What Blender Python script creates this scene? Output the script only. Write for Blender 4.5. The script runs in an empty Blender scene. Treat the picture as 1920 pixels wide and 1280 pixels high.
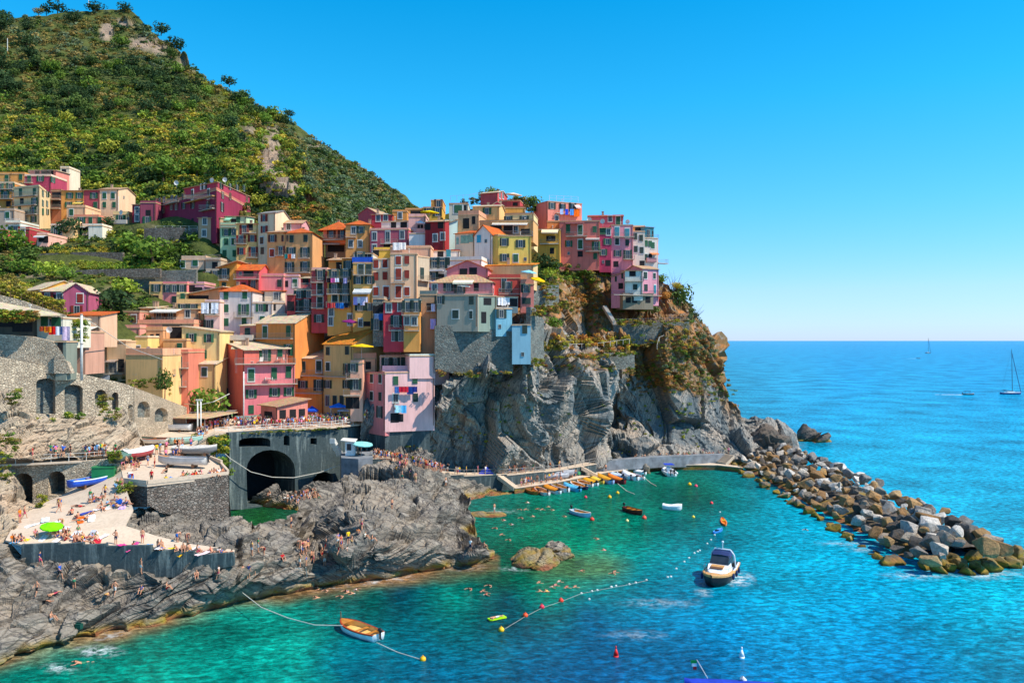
import bpy, bmesh, math, random
import numpy as np
from mathutils import Vector, Matrix
random.seed(7); np.random.seed(7)
F = 1500.0; H = 30.0; HY = 638.0
SC = bpy.context.scene; COL = SC.collection
R = math.radians
def P(px, py, Y):
    return ((px - 960) / F * Y, Y, H - (py - HY) / F * Y)
def W0(px, py, z=0.0):
    Y = (H - z) * F / (py - HY)
    return ((px - 960) / F * Y, Y, z)
def lin(c):
    return tuple((v / 12.92 if v <= .04045 else ((v + .055) / 1.055) ** 2.4) for v in c)
def rgb(s, k=1.0):
    if isinstance(s, str):
        s = tuple(int(s[i:i + 2], 16) / 255 for i in (0, 2, 4))
    return tuple(min(.9, v * k) for v in lin(s)) + (1.0,)
# ---------- object helpers
def tag(o, label=None, cat=None, group=None, kind=None):
    if label: o['label'] = label
    if cat: o['category'] = cat
    if group: o['group'] = group
    if kind: o['kind'] = kind
    return o
def empty(name, loc=(0, 0, 0), rz=0.0):
    o = bpy.data.objects.new(name, None); COL.objects.link(o)
    o.location = loc; o.rotation_euler = (0, 0, rz); o.empty_display_size = .3
    return o
def link(name, me, parent=None, loc=None, rot=None, sc=None, col=None):
    o = bpy.data.objects.new(name, me); COL.objects.link(o)
    if parent is not None: o.parent = parent
    if loc is not None: o.location = loc
    if rot is not None: o.rotation_euler = rot
    if sc is not None: o.scale = sc
    if col is not None: o.color = col
    return o
class MB:
    def __init__(s): s.v = []; s.f = []; s.m = []
    def add(s, vs, fs, m=0):
        n = len(s.v); s.v += [tuple(v) for v in vs]
        s.f += [tuple(i + n for i in f) for f in fs]; s.m += [m] * len(fs)
    def box(s, c, d, rz=0.0, m=0, R3=None):
        vs = []
        for x in (-.5, .5):
            for y in (-.5, .5):
                for z in (-.5, .5):
                    p = Vector((x * d[0], y * d[1], z * d[2]))
                    if R3 is not None: p = R3 @ p
                    elif rz: p = Matrix.Rotation(rz, 3, 'Z') @ p
                    vs.append((p.x + c[0], p.y + c[1], p.z + c[2]))
        s.add(vs, [(0, 1, 3, 2), (4, 6, 7, 5), (0, 4, 5, 1), (2, 3, 7, 6), (0, 2, 6, 4), (1, 5, 7, 3)], m)
    def bar(s, a, b, r, n=6, r2=None, m=0, caps=True):
        a = Vector(a); b = Vector(b); d = b - a
        if d.length < 1e-6: return
        d.normalize(); u = d.orthogonal().normalized(); w = d.cross(u); r2 = r if r2 is None else r2
        vs = [a + (u * math.cos(t) + w * math.sin(t)) * r for t in [2 * math.pi * i / n for i in range(n)]]
        vs += [b + (u * math.cos(t) + w * math.sin(t)) * r2 for t in [2 * math.pi * i / n for i in range(n)]]
        fs = [(i, (i + 1) % n, n + (i + 1) % n, n + i) for i in range(n)]
        if caps: fs += [tuple(range(n - 1, -1, -1)), tuple(range(n, 2 * n))]
        s.add(vs, fs, m)
    def tube(s, pts, r, n=5, m=0):
        for a, b in zip(pts[:-1], pts[1:]): s.bar(a, b, r, n, m=m)
    def prism(s, poly, z0, z1, m=0):
        n = len(poly)
        vs = [(p[0], p[1], z0) for p in poly] + [(p[0], p[1], z1) for p in poly]
        fs = [(i, (i + 1) % n, n + (i + 1) % n, n + i) for i in range(n)] + [tuple(range(n - 1, -1, -1)), tuple(range(n, 2 * n))]
        s.add(vs, fs, m)
    def quad(s, a, b, c, d, m=0): s.add([a, b, c, d], [(0, 1, 2, 3)], m)
    def slab(s, quad, t, m=0):
        a = [Vector(q) for q in quad]; n = (a[1] - a[0]).cross(a[2] - a[0]).normalized()
        if n.z < 0: n = -n
        k = len(a)
        vs = [tuple(p) for p in a] + [tuple(p - n * t) for p in a]
        s.add(vs, [tuple(range(k)), tuple(range(2 * k - 1, k - 1, -1))] + [(i, k + i, k + (i + 1) % k, (i + 1) % k) for i in range(k)], m)
    def ico(s, c, r, m=0, sub=1, sq=(1, 1, 1)):
        bm = bmesh.new(); bmesh.ops.create_icosphere(bm, subdivisions=sub, radius=1)
        bm.verts.index_update()
        s.add([(c[0] + v.co.x * r * sq[0], c[1] + v.co.y * r * sq[1], c[2] + v.co.z * r * sq[2]) for v in bm.verts], [tuple(v.index for v in f.verts) for f in bm.faces], m); bm.free()
    def mesh(s, name, mats, smooth=False):
        me = bpy.data.meshes.new(name); me.from_pydata(s.v, [], s.f)
        for m in (mats if isinstance(mats, (list, tuple)) else [mats]): me.materials.append(m)
        if any(s.m): me.polygons.foreach_set('material_index', s.m)
        bm = bmesh.new(); bm.from_mesh(me); bmesh.ops.recalc_face_normals(bm, faces=bm.faces); bm.to_mesh(me); bm.free()
        if smooth: me.polygons.foreach_set('use_smooth', [True] * len(me.polygons))
        me.update(); return me
    def obj(s, name, mats, parent=None, col=None, smooth=False, loc=None, rot=None):
        return link(name, s.mesh(name, mats, smooth), parent, loc, rot, None, col)
def npmesh(name, V, Fc, mat, smooth=False, attr=None):
    V = np.asarray(V, dtype=np.float32); Fc = np.asarray(Fc, dtype=np.int32); k = Fc.shape[1]
    me = bpy.data.meshes.new(name)
    me.vertices.add(len(V)); me.vertices.foreach_set('co', V.ravel())
    me.loops.add(Fc.size); me.loops.foreach_set('vertex_index', Fc.ravel())
    me.polygons.add(len(Fc)); me.polygons.foreach_set('loop_start', np.arange(0, Fc.size, k, dtype=np.int32))
    me.polygons.foreach_set('use_smooth', np.full(len(Fc), smooth))
    for m in (mat if isinstance(mat, (list, tuple)) else [mat]): me.materials.append(m)
    if attr is not None:
        for nm, dat in attr.items():
            a = me.color_attributes.new(nm, 'FLOAT_COLOR', 'POINT')
            d = np.ones((len(V), 4), dtype=np.float32); d[:, :dat.shape[1]] = dat
            a.data.foreach_set('color', d.ravel())
    me.update(calc_edges=True); me.validate()
    return me
# ---------- noise
def _h(ix, iy, iz, s):
    with np.errstate(over='ignore'):
        h = (ix.astype(np.uint32) * np.uint32(374761393) + iy.astype(np.uint32) * np.uint32(668265263) + iz.astype(np.uint32) * np.uint32(2147483647) + np.uint32(s * 974711 + 13)) & np.uint32(0xffffffff)
        h = (h ^ (h >> np.uint32(13))) * np.uint32(1274126177); h = (h ^ (h >> np.uint32(16))) * np.uint32(2246822519); h ^= h >> np.uint32(13)
    return h.astype(np.float64) / 4294967295.0
def vn(p, s=0):
    i = np.floor(p).astype(np.int64); f = p - i; f = f * f * (3 - 2 * f); o = 0
    for dx in (0, 1):
        for dy in (0, 1):
            for dz in (0, 1):
                w = (f[..., 0] if dx else 1 - f[..., 0]) * (f[..., 1] if dy else 1 - f[..., 1]) * (f[..., 2] if dz else 1 - f[..., 2])
                o = o + w * _h(i[..., 0] + dx, i[..., 1] + dy, i[..., 2] + dz, s)
    return o * 2 - 1
def fbm(p, o=4, s=0, g=.5):
    a = 1; t = 0; r = 0
    for k in range(o):
        r = r + a * vn(p * 2 ** k + k * 17.3, s + k); t += a; a *= g
    return r / t
def ridged(p, o=4, s=0):
    a = 1; t = 0; r = 0
    for k in range(o):
        r = r + a * (1 - np.abs(vn(p * 2 ** k + k * 9.1, s + k))); t += a; a *= .5
    return r / t
def worley(p, s=0):
    i = np.floor(p).astype(np.int64); f1 = np.full(p.shape[:-1], 9.); f2 = f1.copy(); cid = np.zeros_like(f1)
    for dx in (-1, 0, 1):
        for dy in (-1, 0, 1):
            for dz in (-1, 0, 1):
                c = i + np.array([dx, dy, dz])
                q = np.stack([c[..., k] + _h(c[..., 0], c[..., 1], c[..., 2], s + 1 + k) for k in range(3)], -1)
                d = np.sqrt(((q - p) ** 2).sum(-1)); h = _h(c[..., 0], c[..., 1], c[..., 2], s + 5)
                n = d < f1
                f2 = np.where(n, f1, np.minimum(f2, d)); cid = np.where(n, h, cid); f1 = np.where(n, d, f1)
    return f1, f2, cid
def pl(pts):
    xs = np.array([p[0] for p in pts], float); ys = np.array([p[1] for p in pts], float)
    return lambda x: np.interp(x, xs, ys)
class RBF:
    def __init__(s, pts, val, sm=1e-3):
        s.c = np.array(pts, float) / 200.; n = len(pts); A = np.zeros((n + 3, n + 3))
        A[:n, :n] = s.k(s.c, s.c) + np.eye(n) * sm; A[:n, n] = 1; A[:n, n + 1:] = s.c; A[n, :n] = 1; A[n + 1:, :n] = s.c.T
        v = np.array(val, float); b = np.zeros((n + 3,) + v.shape[1:]); b[:n] = v; s.w = np.linalg.solve(A, b)
    def k(s, a, b):
        d = np.sqrt(((a[:, None] - b[None]) ** 2).sum(-1)) + 1e-9
        return d * d * np.log(d) if False else d
    def __call__(s, x, y):
        q = np.stack([np.ravel(x), np.ravel(y)], -1) / 200.; n = len(s.c)
        o = s.k(q, s.c) @ s.w[:n] + s.w[n] + q @ s.w[n + 1:]
        return o.reshape(np.shape(x) + o.shape[1:])
class Relief:
    """ground surface: control points give its distance; noise gives it form"""
    def __init__(s, ctrl):
        s.f = RBF([c[:2] for c in ctrl], [c[2] for c in ctrl])
    def at(s, px, py, off=0):
        Y = float(s.f(np.array([px], float), np.array([py], float))[0]) + off
        return P(px, py, Y)
def build_relief(name, rel, x0, x1, step, T, B, rows, disp, mat, back=(), attr=None, smooth=False):
    xs = np.arange(x0, x1 + step, step); n = len(xs); t = np.linspace(0, 1, rows)
    PX = np.repeat(xs[None], rows, 0); PY = T(xs)[None] * (1 - t[:, None]) + B(xs)[None] * t[:, None]
    Y = rel.f(PX, PY)
    V = np.stack([(PX - 960) / F * Y, Y, H - (PY - HY) / F * Y], -1)
    if back:
        ex = [V[0] + np.array([0, dy, dz]) for dy, dz in back[::-1]]
        V = np.concatenate([np.stack(ex), V]); rows = len(V)
    du = np.gradient(V, axis=1); dv = np.gradient(V, axis=0)
    N = np.cross(dv, du); N /= np.linalg.norm(N, axis=-1, keepdims=True) + 1e-9
    N = np.where(N[..., 1:2] > 0, -N, N) if not back else N * np.sign(-N[len(back) + 1:, :, 1].mean())
    for _ in range(12):
        N[1:-1] = (N[:-2] + N[1:-1] + N[2:]) / 3; N[:, 1:-1] = (N[:, :-2] + N[:, 1:-1] + N[:, 2:]) / 3
    N /= np.linalg.norm(N, axis=-1, keepdims=True) + 1e-9
    if disp is not None: V = V + N * disp(V)[..., None]
    idx = np.arange(rows * n).reshape(rows, n)
    Fc = np.stack([idx[:-1, :-1], idx[1:, :-1], idx[1:, 1:], idx[:-1, 1:]], -1).reshape(-1, 4)
    a = attr(V) if attr else None
    me = npmesh(name, V.reshape(-1, 3), Fc, mat, smooth, a)
    return link(name, me), V
def rotp(p, ax, ang):
    m = np.array(Matrix.Rotation(ang, 3, ax)); return p @ m.T
# ---------- materials
class NT:
    def __init__(s, name, disp=False):
        s.m = bpy.data.materials.new(name); s.m.use_nodes = True; s.t = s.m.node_tree; s.t.nodes.clear()
        s.out = s.n('ShaderNodeOutputMaterial')
    def n(s, typ, **k):
        o = s.t.nodes.new(typ)
        for a, v in k.items():
            if a[0] == '_': o.inputs[int(a[1:]) if a[1:].isdigit() else a[1:].replace('_', ' ')].default_value = v
            else: setattr(o, a, v)
        return o
    def l(s, a, b): s.t.links.new(a, b)
    def pos(s, sc=(1, 1, 1), rot=(0, 0, 0), obj=False):
        g = s.n('ShaderNodeTexCoord').outputs['Object'] if obj else s.n('ShaderNodeNewGeometry').outputs['Position']
        m = s.n('ShaderNodeMapping'); m.inputs['Scale'].default_value = sc; m.inputs['Rotation'].default_value = rot
        s.l(g, m.inputs['Vector']); return m.outputs[0]
    def noise(s, v, scale, det=4, rough=.55, dist=0):
        n = s.n('ShaderNodeTexNoise'); n.inputs['Scale'].default_value = scale; n.inputs['Detail'].default_value = det
        n.inputs['Roughness'].default_value = rough; n.inputs['Distortion'].default_value = dist; s.l(v, n.inputs['Vector']); return n.outputs['Fac']
    def vor(s, v, scale, feat='F1', out='Distance', rnd=1):
        n = s.n('ShaderNodeTexVoronoi', feature=feat); n.inputs['Scale'].default_value = scale; n.inputs['Randomness'].default_value = rnd
        s.l(v, n.inputs['Vector']); return n.outputs[out]
    def ramp(s, f, stops, interp='LINEAR'):
        r = s.n('ShaderNodeValToRGB'); r.color_ramp.interpolation = interp; e = r.color_ramp.elements
        while len(e) < len(stops): e.new(.5)
        for i, (p, c) in enumerate(stops):
            e[i].position = p; e[i].color = c if not isinstance(c, (int, float)) else (c, c, c, 1)
        s.l(f, r.inputs[0]); return r.outputs[0]
    def mix(s, f, a, b, mode='MIX'):
        m = s.n('ShaderNodeMix', data_type='RGBA', blend_type=mode)
        for i, v in ((0, f), (6, a), (7, b)):
            if isinstance(v, bpy.types.NodeSocket): s.l(v, m.inputs[i])
            else: m.inputs[i].default_value = v
        return m.outputs[2]
    def math(s, op, a, b=0.0, clamp=False):
        m = s.n('ShaderNodeMath', operation=op, use_clamp=clamp)
        for i, v in ((0, a), (1, b)):
            if isinstance(v, bpy.types.NodeSocket): s.l(v, m.inputs[i])
            else: m.inputs[i].default_value = v
        return m.outputs[0]
    def bump(s, h, st=.3, d=.1, nrm=None):
        b = s.n('ShaderNodeBump'); b.inputs['Strength'].default_value = st; b.inputs['Distance'].default_value = d; s.l(h, b.inputs['Height'])
        if nrm is not None: s.l(nrm, b.inputs['Normal'])
        return b.outputs[0]
    def bsdf(s, col, rough=.8, spec=.3, bump=None, metal=0, **k):
        b = s.n('ShaderNodeBsdfPrincipled'); b.inputs['Roughness'].default_value = rough
        b.inputs['Specular IOR Level'].default_value = spec; b.inputs['Metallic'].default_value = metal
        if isinstance(col, bpy.types.NodeSocket): s.l(col, b.inputs['Base Color'])
        else: b.inputs['Base Color'].default_value = col
        if bump is not None: s.l(bump, b.inputs['Normal'])
        for a, v in k.items(): b.inputs[a].default_value = v
        s.l(b.outputs[0], s.out.inputs['Surface']); return b
    def sepz(s, v):
        x = s.n('ShaderNodeSeparateXYZ'); s.l(v, x.inputs[0]); return x.outputs
def objcol(t): return t.n('ShaderNodeObjectInfo').outputs['Color']
M = {}
def simple(name, col, rough=.6, metal=0, spec=.4, var=.12, sc=3.0):
    t = NT(name); n = t.noise(t.pos(), sc, 5)
    c = t.mix(1.0, col, t.ramp(n, [(.3, 1 - var * 1.6), (.7, 1 + var)]), 'MULTIPLY')
    t.bsdf(c, rough, spec, metal=metal); M[name] = t.m; return t.m
# plaster coloured by the object
t = NT('plaster'); oc = objcol(t)
big = t.noise(t.pos((1, 1, .35)), .35, 6, .65); st = t.noise(t.pos((2.2, 2.2, .12)), 1.1, 5, .7); fine = t.noise(t.pos(), 7, 3)
c = t.mix(1.0, oc, t.ramp(big, [(.25, .74), (.5, .98), (.8, 1.12)]), 'MULTIPLY')
c = t.mix(t.ramp(st, [(.5, 0.0), (.72, .7)]), c, t.mix(1.0, oc, (.62, .6, .6, 1), 'MULTIPLY'))
c = t.mix(t.ramp(t.noise(t.pos(), .9, 6, .7), [(.66, 0.0), (.74, .45)]), c, (.5, .46, .4, 1))
t.bsdf(c, .9, .2, t.bump(fine, .25, .03)); M['plaster'] = t.m
# painted wood / shutters
t = NT('painted_wood'); oc = objcol(t)
wv = t.n('ShaderNodeTexWave', bands_direction='Z'); wv.inputs['Scale'].default_value = 5.5; t.l(t.pos(), wv.inputs['Vector'])
c = t.mix(1.0, oc, t.ramp(t.noise(t.pos(), 2.5, 4), [(.3, .7), (.75, 1.25)]), 'MULTIPLY')
t.bsdf(c, .55, .3, t.bump(wv.outputs['Fac'], .6, .03)); M['shutter'] = t.m
# generic paint by object colour
t = NT('paint'); c = t.mix(1.0, objcol(t), t.ramp(t.noise(t.pos(), 1.6, 5), [(.3, .82), (.75, 1.1)]), 'MULTIPLY')
t.bsdf(c, .42, .4); M['paint'] = t.m
t = NT('cloth'); c = t.mix(1.0, objcol(t), t.ramp(t.noise(t.pos(), 3, 3), [(.3, .75), (.75, 1.15)]), 'MULTIPLY')
b = t.bsdf(c, .9, .1, t.bump(t.noise(t.pos(), 4, 3), .6, .1)); M['cloth'] = t.m
t = NT('striped_cloth'); oc = objcol(t)
wv = t.n('ShaderNodeTexWave', bands_direction='X'); wv.inputs['Scale'].default_value = 1.3; t.l(t.pos(), wv.inputs['Vector'])
t.bsdf(t.mix(t.ramp(wv.outputs['Fac'], [(.45, 0.0), (.55, 1.0)]), oc, (.75, .73, .68, 1)), .9, .1); M['striped'] = t.m
# roof tiles (object colour)
t = NT('roof_tiles'); oc = objcol(t)
wv = t.n('ShaderNodeTexWave', bands_direction='X'); wv.inputs['Scale'].default_value = 1.1; wv.inputs['Distortion'].default_value = .6; t.l(t.pos(obj=True), wv.inputs['Vector'])
v = t.vor(t.pos(obj=True), 2.6, 'F1', 'Color')
c = t.mix(.32, oc, t.mix(1.0, oc, v, 'MULTIPLY')); c = t.mix(1.0, c, t.ramp(t.noise(t.pos(), .8, 6, .7), [(.3, .72), (.6, 1.05), (.8, 1.25)]), 'MULTIPLY')
c = t.mix(t.ramp(t.noise(t.pos(), 1.9, 5, .7), [(.62, 0.0), (.7, .6)]), c, (.36, .31, .24, 1))
t.bsdf(c, .85, .2, t.bump(wv.outputs['Fac'], .8, .08)); M['roof'] = t.m
# glass
t = NT('window_glass'); t.bsdf(t.mix(t.noise(t.pos(), .8, 2), (.01, .014, .018, 1), (.05, .07, .09, 1)), .12, .5); M['glass'] = t.m
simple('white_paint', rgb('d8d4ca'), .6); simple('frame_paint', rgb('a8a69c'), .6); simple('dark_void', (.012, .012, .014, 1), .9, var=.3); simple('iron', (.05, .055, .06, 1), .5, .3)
simple('rail_metal', rgb('a89c90'), .4, .3); simple('dark_wood', rgb('6b4a33'), .7); simple('varnish', rgb('c07a2c'), .35, var=.2); simple('concrete', rgb('7c8084'), .9, var=.25, sc=.7)
simple('white_gel', rgb('eceeee'), .25, spec=.5, var=.04); simple('black_rubber', (.015, .015, .017, 1), .5); simple('rope', rgb('cfc8b8'), .9)
simple('chrome', (.6, .6, .62, 1), .2, .9); simple('teak', rgb('cf9a5c'), .55, var=.2, sc=6); simple('bark', rgb('5a4838'), .9, var=.4)
simple('skin', rgb('c98e6c'), .6, var=.12); simple('hair', rgb('3a2a1e'), .7, var=.3); simple('navy', rgb('1c3060'), .7); simple('foam_float', rgb('e6e2d8'), .6)
# pale stone path
t = NT('path_paving'); n1 = t.noise(t.pos(), .35, 6, .65); n2 = t.noise(t.pos(), 3, 4)
c = t.mix(n1, rgb('c0a88e'), rgb('dcc8b0')); c = t.mix(t.ramp(n2, [(.45, 0.0), (.75, .35)]), c, rgb('8c7a68'))
cr = t.vor(t.pos((1, 1, 1)), .45, 'DISTANCE_TO_EDGE'); c = t.mix(t.ramp(t.noise(t.pos(), .8, 6, .7), [(.6, 0.0), (.7, .5)]), c, rgb('8a7868'))
t.bsdf(c, .9, .2, t.bump(n2, .3, .05)); M['paving'] = t.m
# rubble stone wall
def stonewall(name, a, b, mortar, sc, flat=1.7):
    t = NT(name); v = t.pos((1, 1, flat)); col = t.vor(v, sc, 'F1', 'Color'); ed = t.vor(v, sc, 'DISTANCE_TO_EDGE')
    s_ = t.n('ShaderNodeSeparateColor'); t.l(col, s_.inputs[0])
    c = t.mix(s_.outputs[0], a, b); c = t.mix(t.math('MULTIPLY', s_.outputs[1], .3), c, rgb('8a6a58')); c = t.mix(1.0, c, t.ramp(t.noise(t.pos(), .25, 6, .7), [(.3, .68), (.7, 1.15)]), 'MULTIPLY')
    c = t.mix(t.ramp(ed, [(.0, .8), (.11, 0.0)]), c, mortar); nz = t.noise(t.pos(), 5, 5)
    h = t.math('ADD', t.ramp(ed, [(0, 0.0), (.15, 1.0)]), t.math('MULTIPLY', nz, .6))
    t.bsdf(c, .92, .2, t.bump(h, .9, .12)); M[name] = t.m
stonewall('rubble_wall', rgb('f0dcbc'), rgb('b8a890'), rgb('94836e'), 2.7)
stonewall('grey_wall', rgb('9a9286'), rgb('625c54'), rgb('46423c'), 2.4)
stonewall('old_wall', rgb('8a9088'), rgb('56625f'), rgb('8a8a80'), 2.3, 1.3)
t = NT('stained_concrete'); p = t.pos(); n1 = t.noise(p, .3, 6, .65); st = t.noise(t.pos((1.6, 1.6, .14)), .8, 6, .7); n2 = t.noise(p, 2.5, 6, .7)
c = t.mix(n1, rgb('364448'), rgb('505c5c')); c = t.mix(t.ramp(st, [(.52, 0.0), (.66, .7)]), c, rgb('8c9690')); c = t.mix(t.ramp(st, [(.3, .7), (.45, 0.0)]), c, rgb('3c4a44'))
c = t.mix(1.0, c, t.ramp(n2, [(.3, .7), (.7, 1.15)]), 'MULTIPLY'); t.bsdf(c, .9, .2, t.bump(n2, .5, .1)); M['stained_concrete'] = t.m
# rock
def rockmat(name, c1, c2, c3, strata_rot, algae=True, soil=0.0, soilz=(99, 100), stain=None):
    t = NT(name); p = t.pos(); r1_ = t.pos((1, 1, 1), strata_rot); s1_ = t.n('ShaderNodeMapping'); s1_.inputs['Scale'].default_value = (.3, .45, 2.4); t.l(r1_, s1_.inputs['Vector']); sv = s1_.outputs[0]
    n1 = t.noise(p, .12, 6, .6); n2 = t.noise(sv, .7, 8, .68, .8); n3 = t.noise(p, 3.0, 6, .65); vv = t.vor(sv, .9, 'DISTANCE_TO_EDGE')
    c = t.mix(t.ramp(n2, [(.35, 0.0), (.62, 1.0)]), c1, c2); c = t.mix(t.ramp(n1, [(.45, 0.0), (.62, 1.0)]), c, t.mix(.6, c, c3))
    c = t.mix(1.0, c, t.ramp(n3, [(.3, .78), (.55, 1.02), (.75, 1.18)]), 'MULTIPLY')
    c = t.mix(t.ramp(vv, [(0, .85), (.05, 0.0)]), c, (.03, .03, .035, 1))
    z = t.sepz(t.n('ShaderNodeNewGeometry').outputs['Position'])[2]
    if stain is not None:
        ns = t.noise(t.pos((1, 1, .25)), .16, 5, .6); c = t.mix(t.ramp(ns, [(.5, 0.0), (.6, .75)]), c, stain)
    if soil:
        ns = t.noise(p, .22, 6, .65); zz = t.math('ADD', z, t.math('MULTIPLY', ns, 14))
        f = t.n('ShaderNodeAttribute', attribute_name='mask').outputs['Fac']
        sc_ = t.mix(t.noise(p, .6, 5), rgb('8a5a34'), rgb('6e6438')); sc_ = t.mix(t.ramp(t.noise(p, .35, 4), [(.5, 0.0), (.62, 1.0)]), sc_, rgb('b0743c'))
        c = t.mix(t.math('MULTIPLY', f, t.ramp(t.noise(p, .5, 6, .7), [(.34, 0.0), (.5, soil)])), c, sc_)
    if algae:
        zz = t.math('ADD', z, t.math('MULTIPLY', t.math('SUBTRACT', t.noise(p, .35, 4), .5), 2.4))
        c = t.mix(t.math('MULTIPLY', t.ramp(t.math('MULTIPLY', zz, .2 * float(algae)), [(.10, 1.0), (.24, 0.0)]), t.ramp(t.noise(p, .3, 5, .6), [(.4, .35), (.58, 1.0)])), c, t.mix(t.noise(p, .7, 4), rgb('94602e'), rgb('8e8c2a')))
        c = t.mix(t.ramp(t.math('MULTIPLY', zz, .2), [(.0, .85), (.1, 0.0)]), c, rgb('8a5238'))
    hh = t.math('ADD', t.math('MULTIPLY', n2, 1.0), t.math('MULTIPLY', n3, .35))
    t.bsdf(c, .85, .25, t.bump(hh, .95, .4)); M[name] = t.m
rockmat('shore_rock', rgb('48443f'), rgb('988f82'), rgb('a0907c'), (0, R(-30), R(-25)), True)
rockmat('islet_rock', rgb('48443f'), rgb('988f82'), rgb('a0907c'), (0, R(-30), R(-25)), .5)
rockmat('cliff_rock', rgb('646a6a'), rgb('b0a698'), rgb('b49c84'), (0, R(68), R(20)), True, .95, (.34 * 100, .46 * 100), rgb('4a5a60'))
rockmat('dark_rock', rgb('3c3a38'), rgb('6e665e'), rgb('7c6a58'), (R(35), R(20), 0), True)
rockmat('warm_rock', rgb('8c7c68'), rgb('c8b498'), rgb('c9a888'), (R(20), R(60), 0), False)
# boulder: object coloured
t = NT('boulder_rock'); p = t.pos(); oc = objcol(t); n1 = t.noise(p, .5, 6, .65); n2 = t.noise(p, 2.5, 6, .7)
c = t.mix(1.0, oc, t.ramp(n2, [(.3, .55), (.55, 1.0), (.75, 1.35)]), 'MULTIPLY'); z = t.sepz(t.n('ShaderNodeNewGeometry').outputs['Position'])[2]
c = t.mix(t.ramp(n1, [(.55, 0.0), (.68, .6)]), c, rgb('a8742c'))
zz = t.math('ADD', z, t.math('MULTIPLY', t.math('SUBTRACT', n1, .5), 3.0)); c = t.mix(t.ramp(t.math('MULTIPLY', zz, .2), [(.1, .9), (.24, 0.0)]), c, t.mix(n2, rgb('7a5a18'), rgb('a8902a')))
c = t.mix(t.ramp(t.math('MULTIPLY', z, .2), [(.03, .7), (.09, 0.0)]), c, rgb('2c2218'))
t.bsdf(c, .85, .25, t.bump(n2, 1.0, .3)); M['boulder'] = t.m
# terrain soils
t = NT('hill_soil'); p = t.pos(); c = t.mix(t.noise(p, .05, 6), rgb('46562a'), rgb('6a6a38')); c = t.mix(t.ramp(t.noise(p, .25, 6, .7), [(.4, 0.0), (.65, .9)]), c, rgb('343e1e'))
at = t.n('ShaderNodeAttribute', attribute_name='mask').outputs['Color']; rk = t.mix(t.noise(t.pos((1, 1, .5)), .5, 6, .7), rgb('6c6258'), rgb('c0a48a'))
c = t.mix(at, c, rk); t.bsdf(c, .95, .1, t.bump(t.noise(p, 1.2, 6, .7), 1.0, .6)); M['hill'] = t.m
# foliage
def foliage(name, usecol):
    t = NT(name); src = objcol(t) if usecol else t.n('ShaderNodeAttribute', attribute_name='tint').outputs['Color']
    n = t.noise(t.pos(), 1.4, 4); c = t.mix(1.0, src, t.ramp(n, [(.3, .75), (.55, 1.1), (.75, 1.6)]), 'MULTIPLY')
    b = t.bsdf(c, .75, .15); tr = t.n('ShaderNodeBsdfTranslucent'); t.l(c, tr.inputs[0]); mx = t.n('ShaderNodeMixShader'); mx.inputs[0].default_value = .22
    t.l(b.outputs[0], mx.inputs[1]); t.l(tr.outputs[0], mx.inputs[2]); t.l(mx.outputs[0], t.out.inputs[0]); M[name] = t.m
foliage('leaf', True); foliage('leaf_mass', False)
# person clothing
t = NT('shirt'); t.bsdf(objcol(t), .9, .1); M['shirt'] = t.m
t = NT('shorts'); rn = t.n('ShaderNodeObjectInfo').outputs['Random']
t.bsdf(t.ramp(rn, [(0, rgb('24304a')), (.15, rgb('8c1f24')), (.3, rgb('d8d4cc')), (.45, rgb('2a2a2c')), (.6, rgb('2f62a8')), (.72, rgb('b8485c')), (.84, rgb('c9a46c')), (.93, rgb('3a7a5a'))], 'CONSTANT'), .9, .1); M['shorts'] = t.m
# sea
t = NT('sea'); at = t.n('ShaderNodeAttribute', attribute_name='tint').outputs['Color']
rz = R(-18)
w1 = t.noise(t.pos((1, 1.8, 1), (0, 0, rz)), .8, 6, .62, .4); w2 = t.noise(t.pos((1, 1.5, 1), (0, 0, rz)), .16, 4, .55, .3); w3 = t.noise(t.pos((1, 2.2, 1), (0, 0, R(-35))), 2.6, 4, .6)
hs = t.math('ADD', t.math('MULTIPLY', w1, .55), t.math('MULTIPLY', w2, 1.1)); hs = t.math('ADD', hs, t.math('MULTIPLY', w3, .32))
c = t.mix(1.0, at, t.ramp(w1, [(.36, .5), (.5, .92), (.64, 1.7)]), 'MULTIPLY'); c = t.mix(1.0, c, t.ramp(w3, [(.3, .7), (.5, 1.0), (.7, 1.4)]), 'MULTIPLY')
c = t.mix(1.0, c, t.ramp(t.noise(t.pos(), .05, 5, .6), [(.34, .6), (.66, 1.3)]), 'MULTIPLY')
fm = t.n('ShaderNodeAttribute', attribute_name='foam').outputs['Fac']
fo = t.math('MULTIPLY', t.ramp(t.noise(t.pos(), .9, 7, .75), [(.45, 0.0), (.6, 1.0)]), fm); c = t.mix(fo, c, (.8, .85, .85, 1))
bp = t.bump(hs, .9, .65); b = t.bsdf(c, .5, 0.0, bp); gl = t.n('ShaderNodeBsdfGlossy'); gl.inputs['Roughness'].default_value = .13; gl.inputs['Color'].default_value = (.45, .78, 1, 1); t.l(bp, gl.inputs['Normal'])
fr = t.n('ShaderNodeFresnel'); fr.inputs['IOR'].default_value = 1.33; t.l(bp, fr.inputs['Normal']); mx = t.n('ShaderNodeMixShader'); t.l(t.math('MULTIPLY', fr.outputs[0], .6), mx.inputs[0]); t.l(b.outputs[0], mx.inputs[1]); t.l(gl.outputs[0], mx.inputs[2]); t.l(mx.outputs[0], t.out.inputs[0]); M['sea'] = t.m
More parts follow.
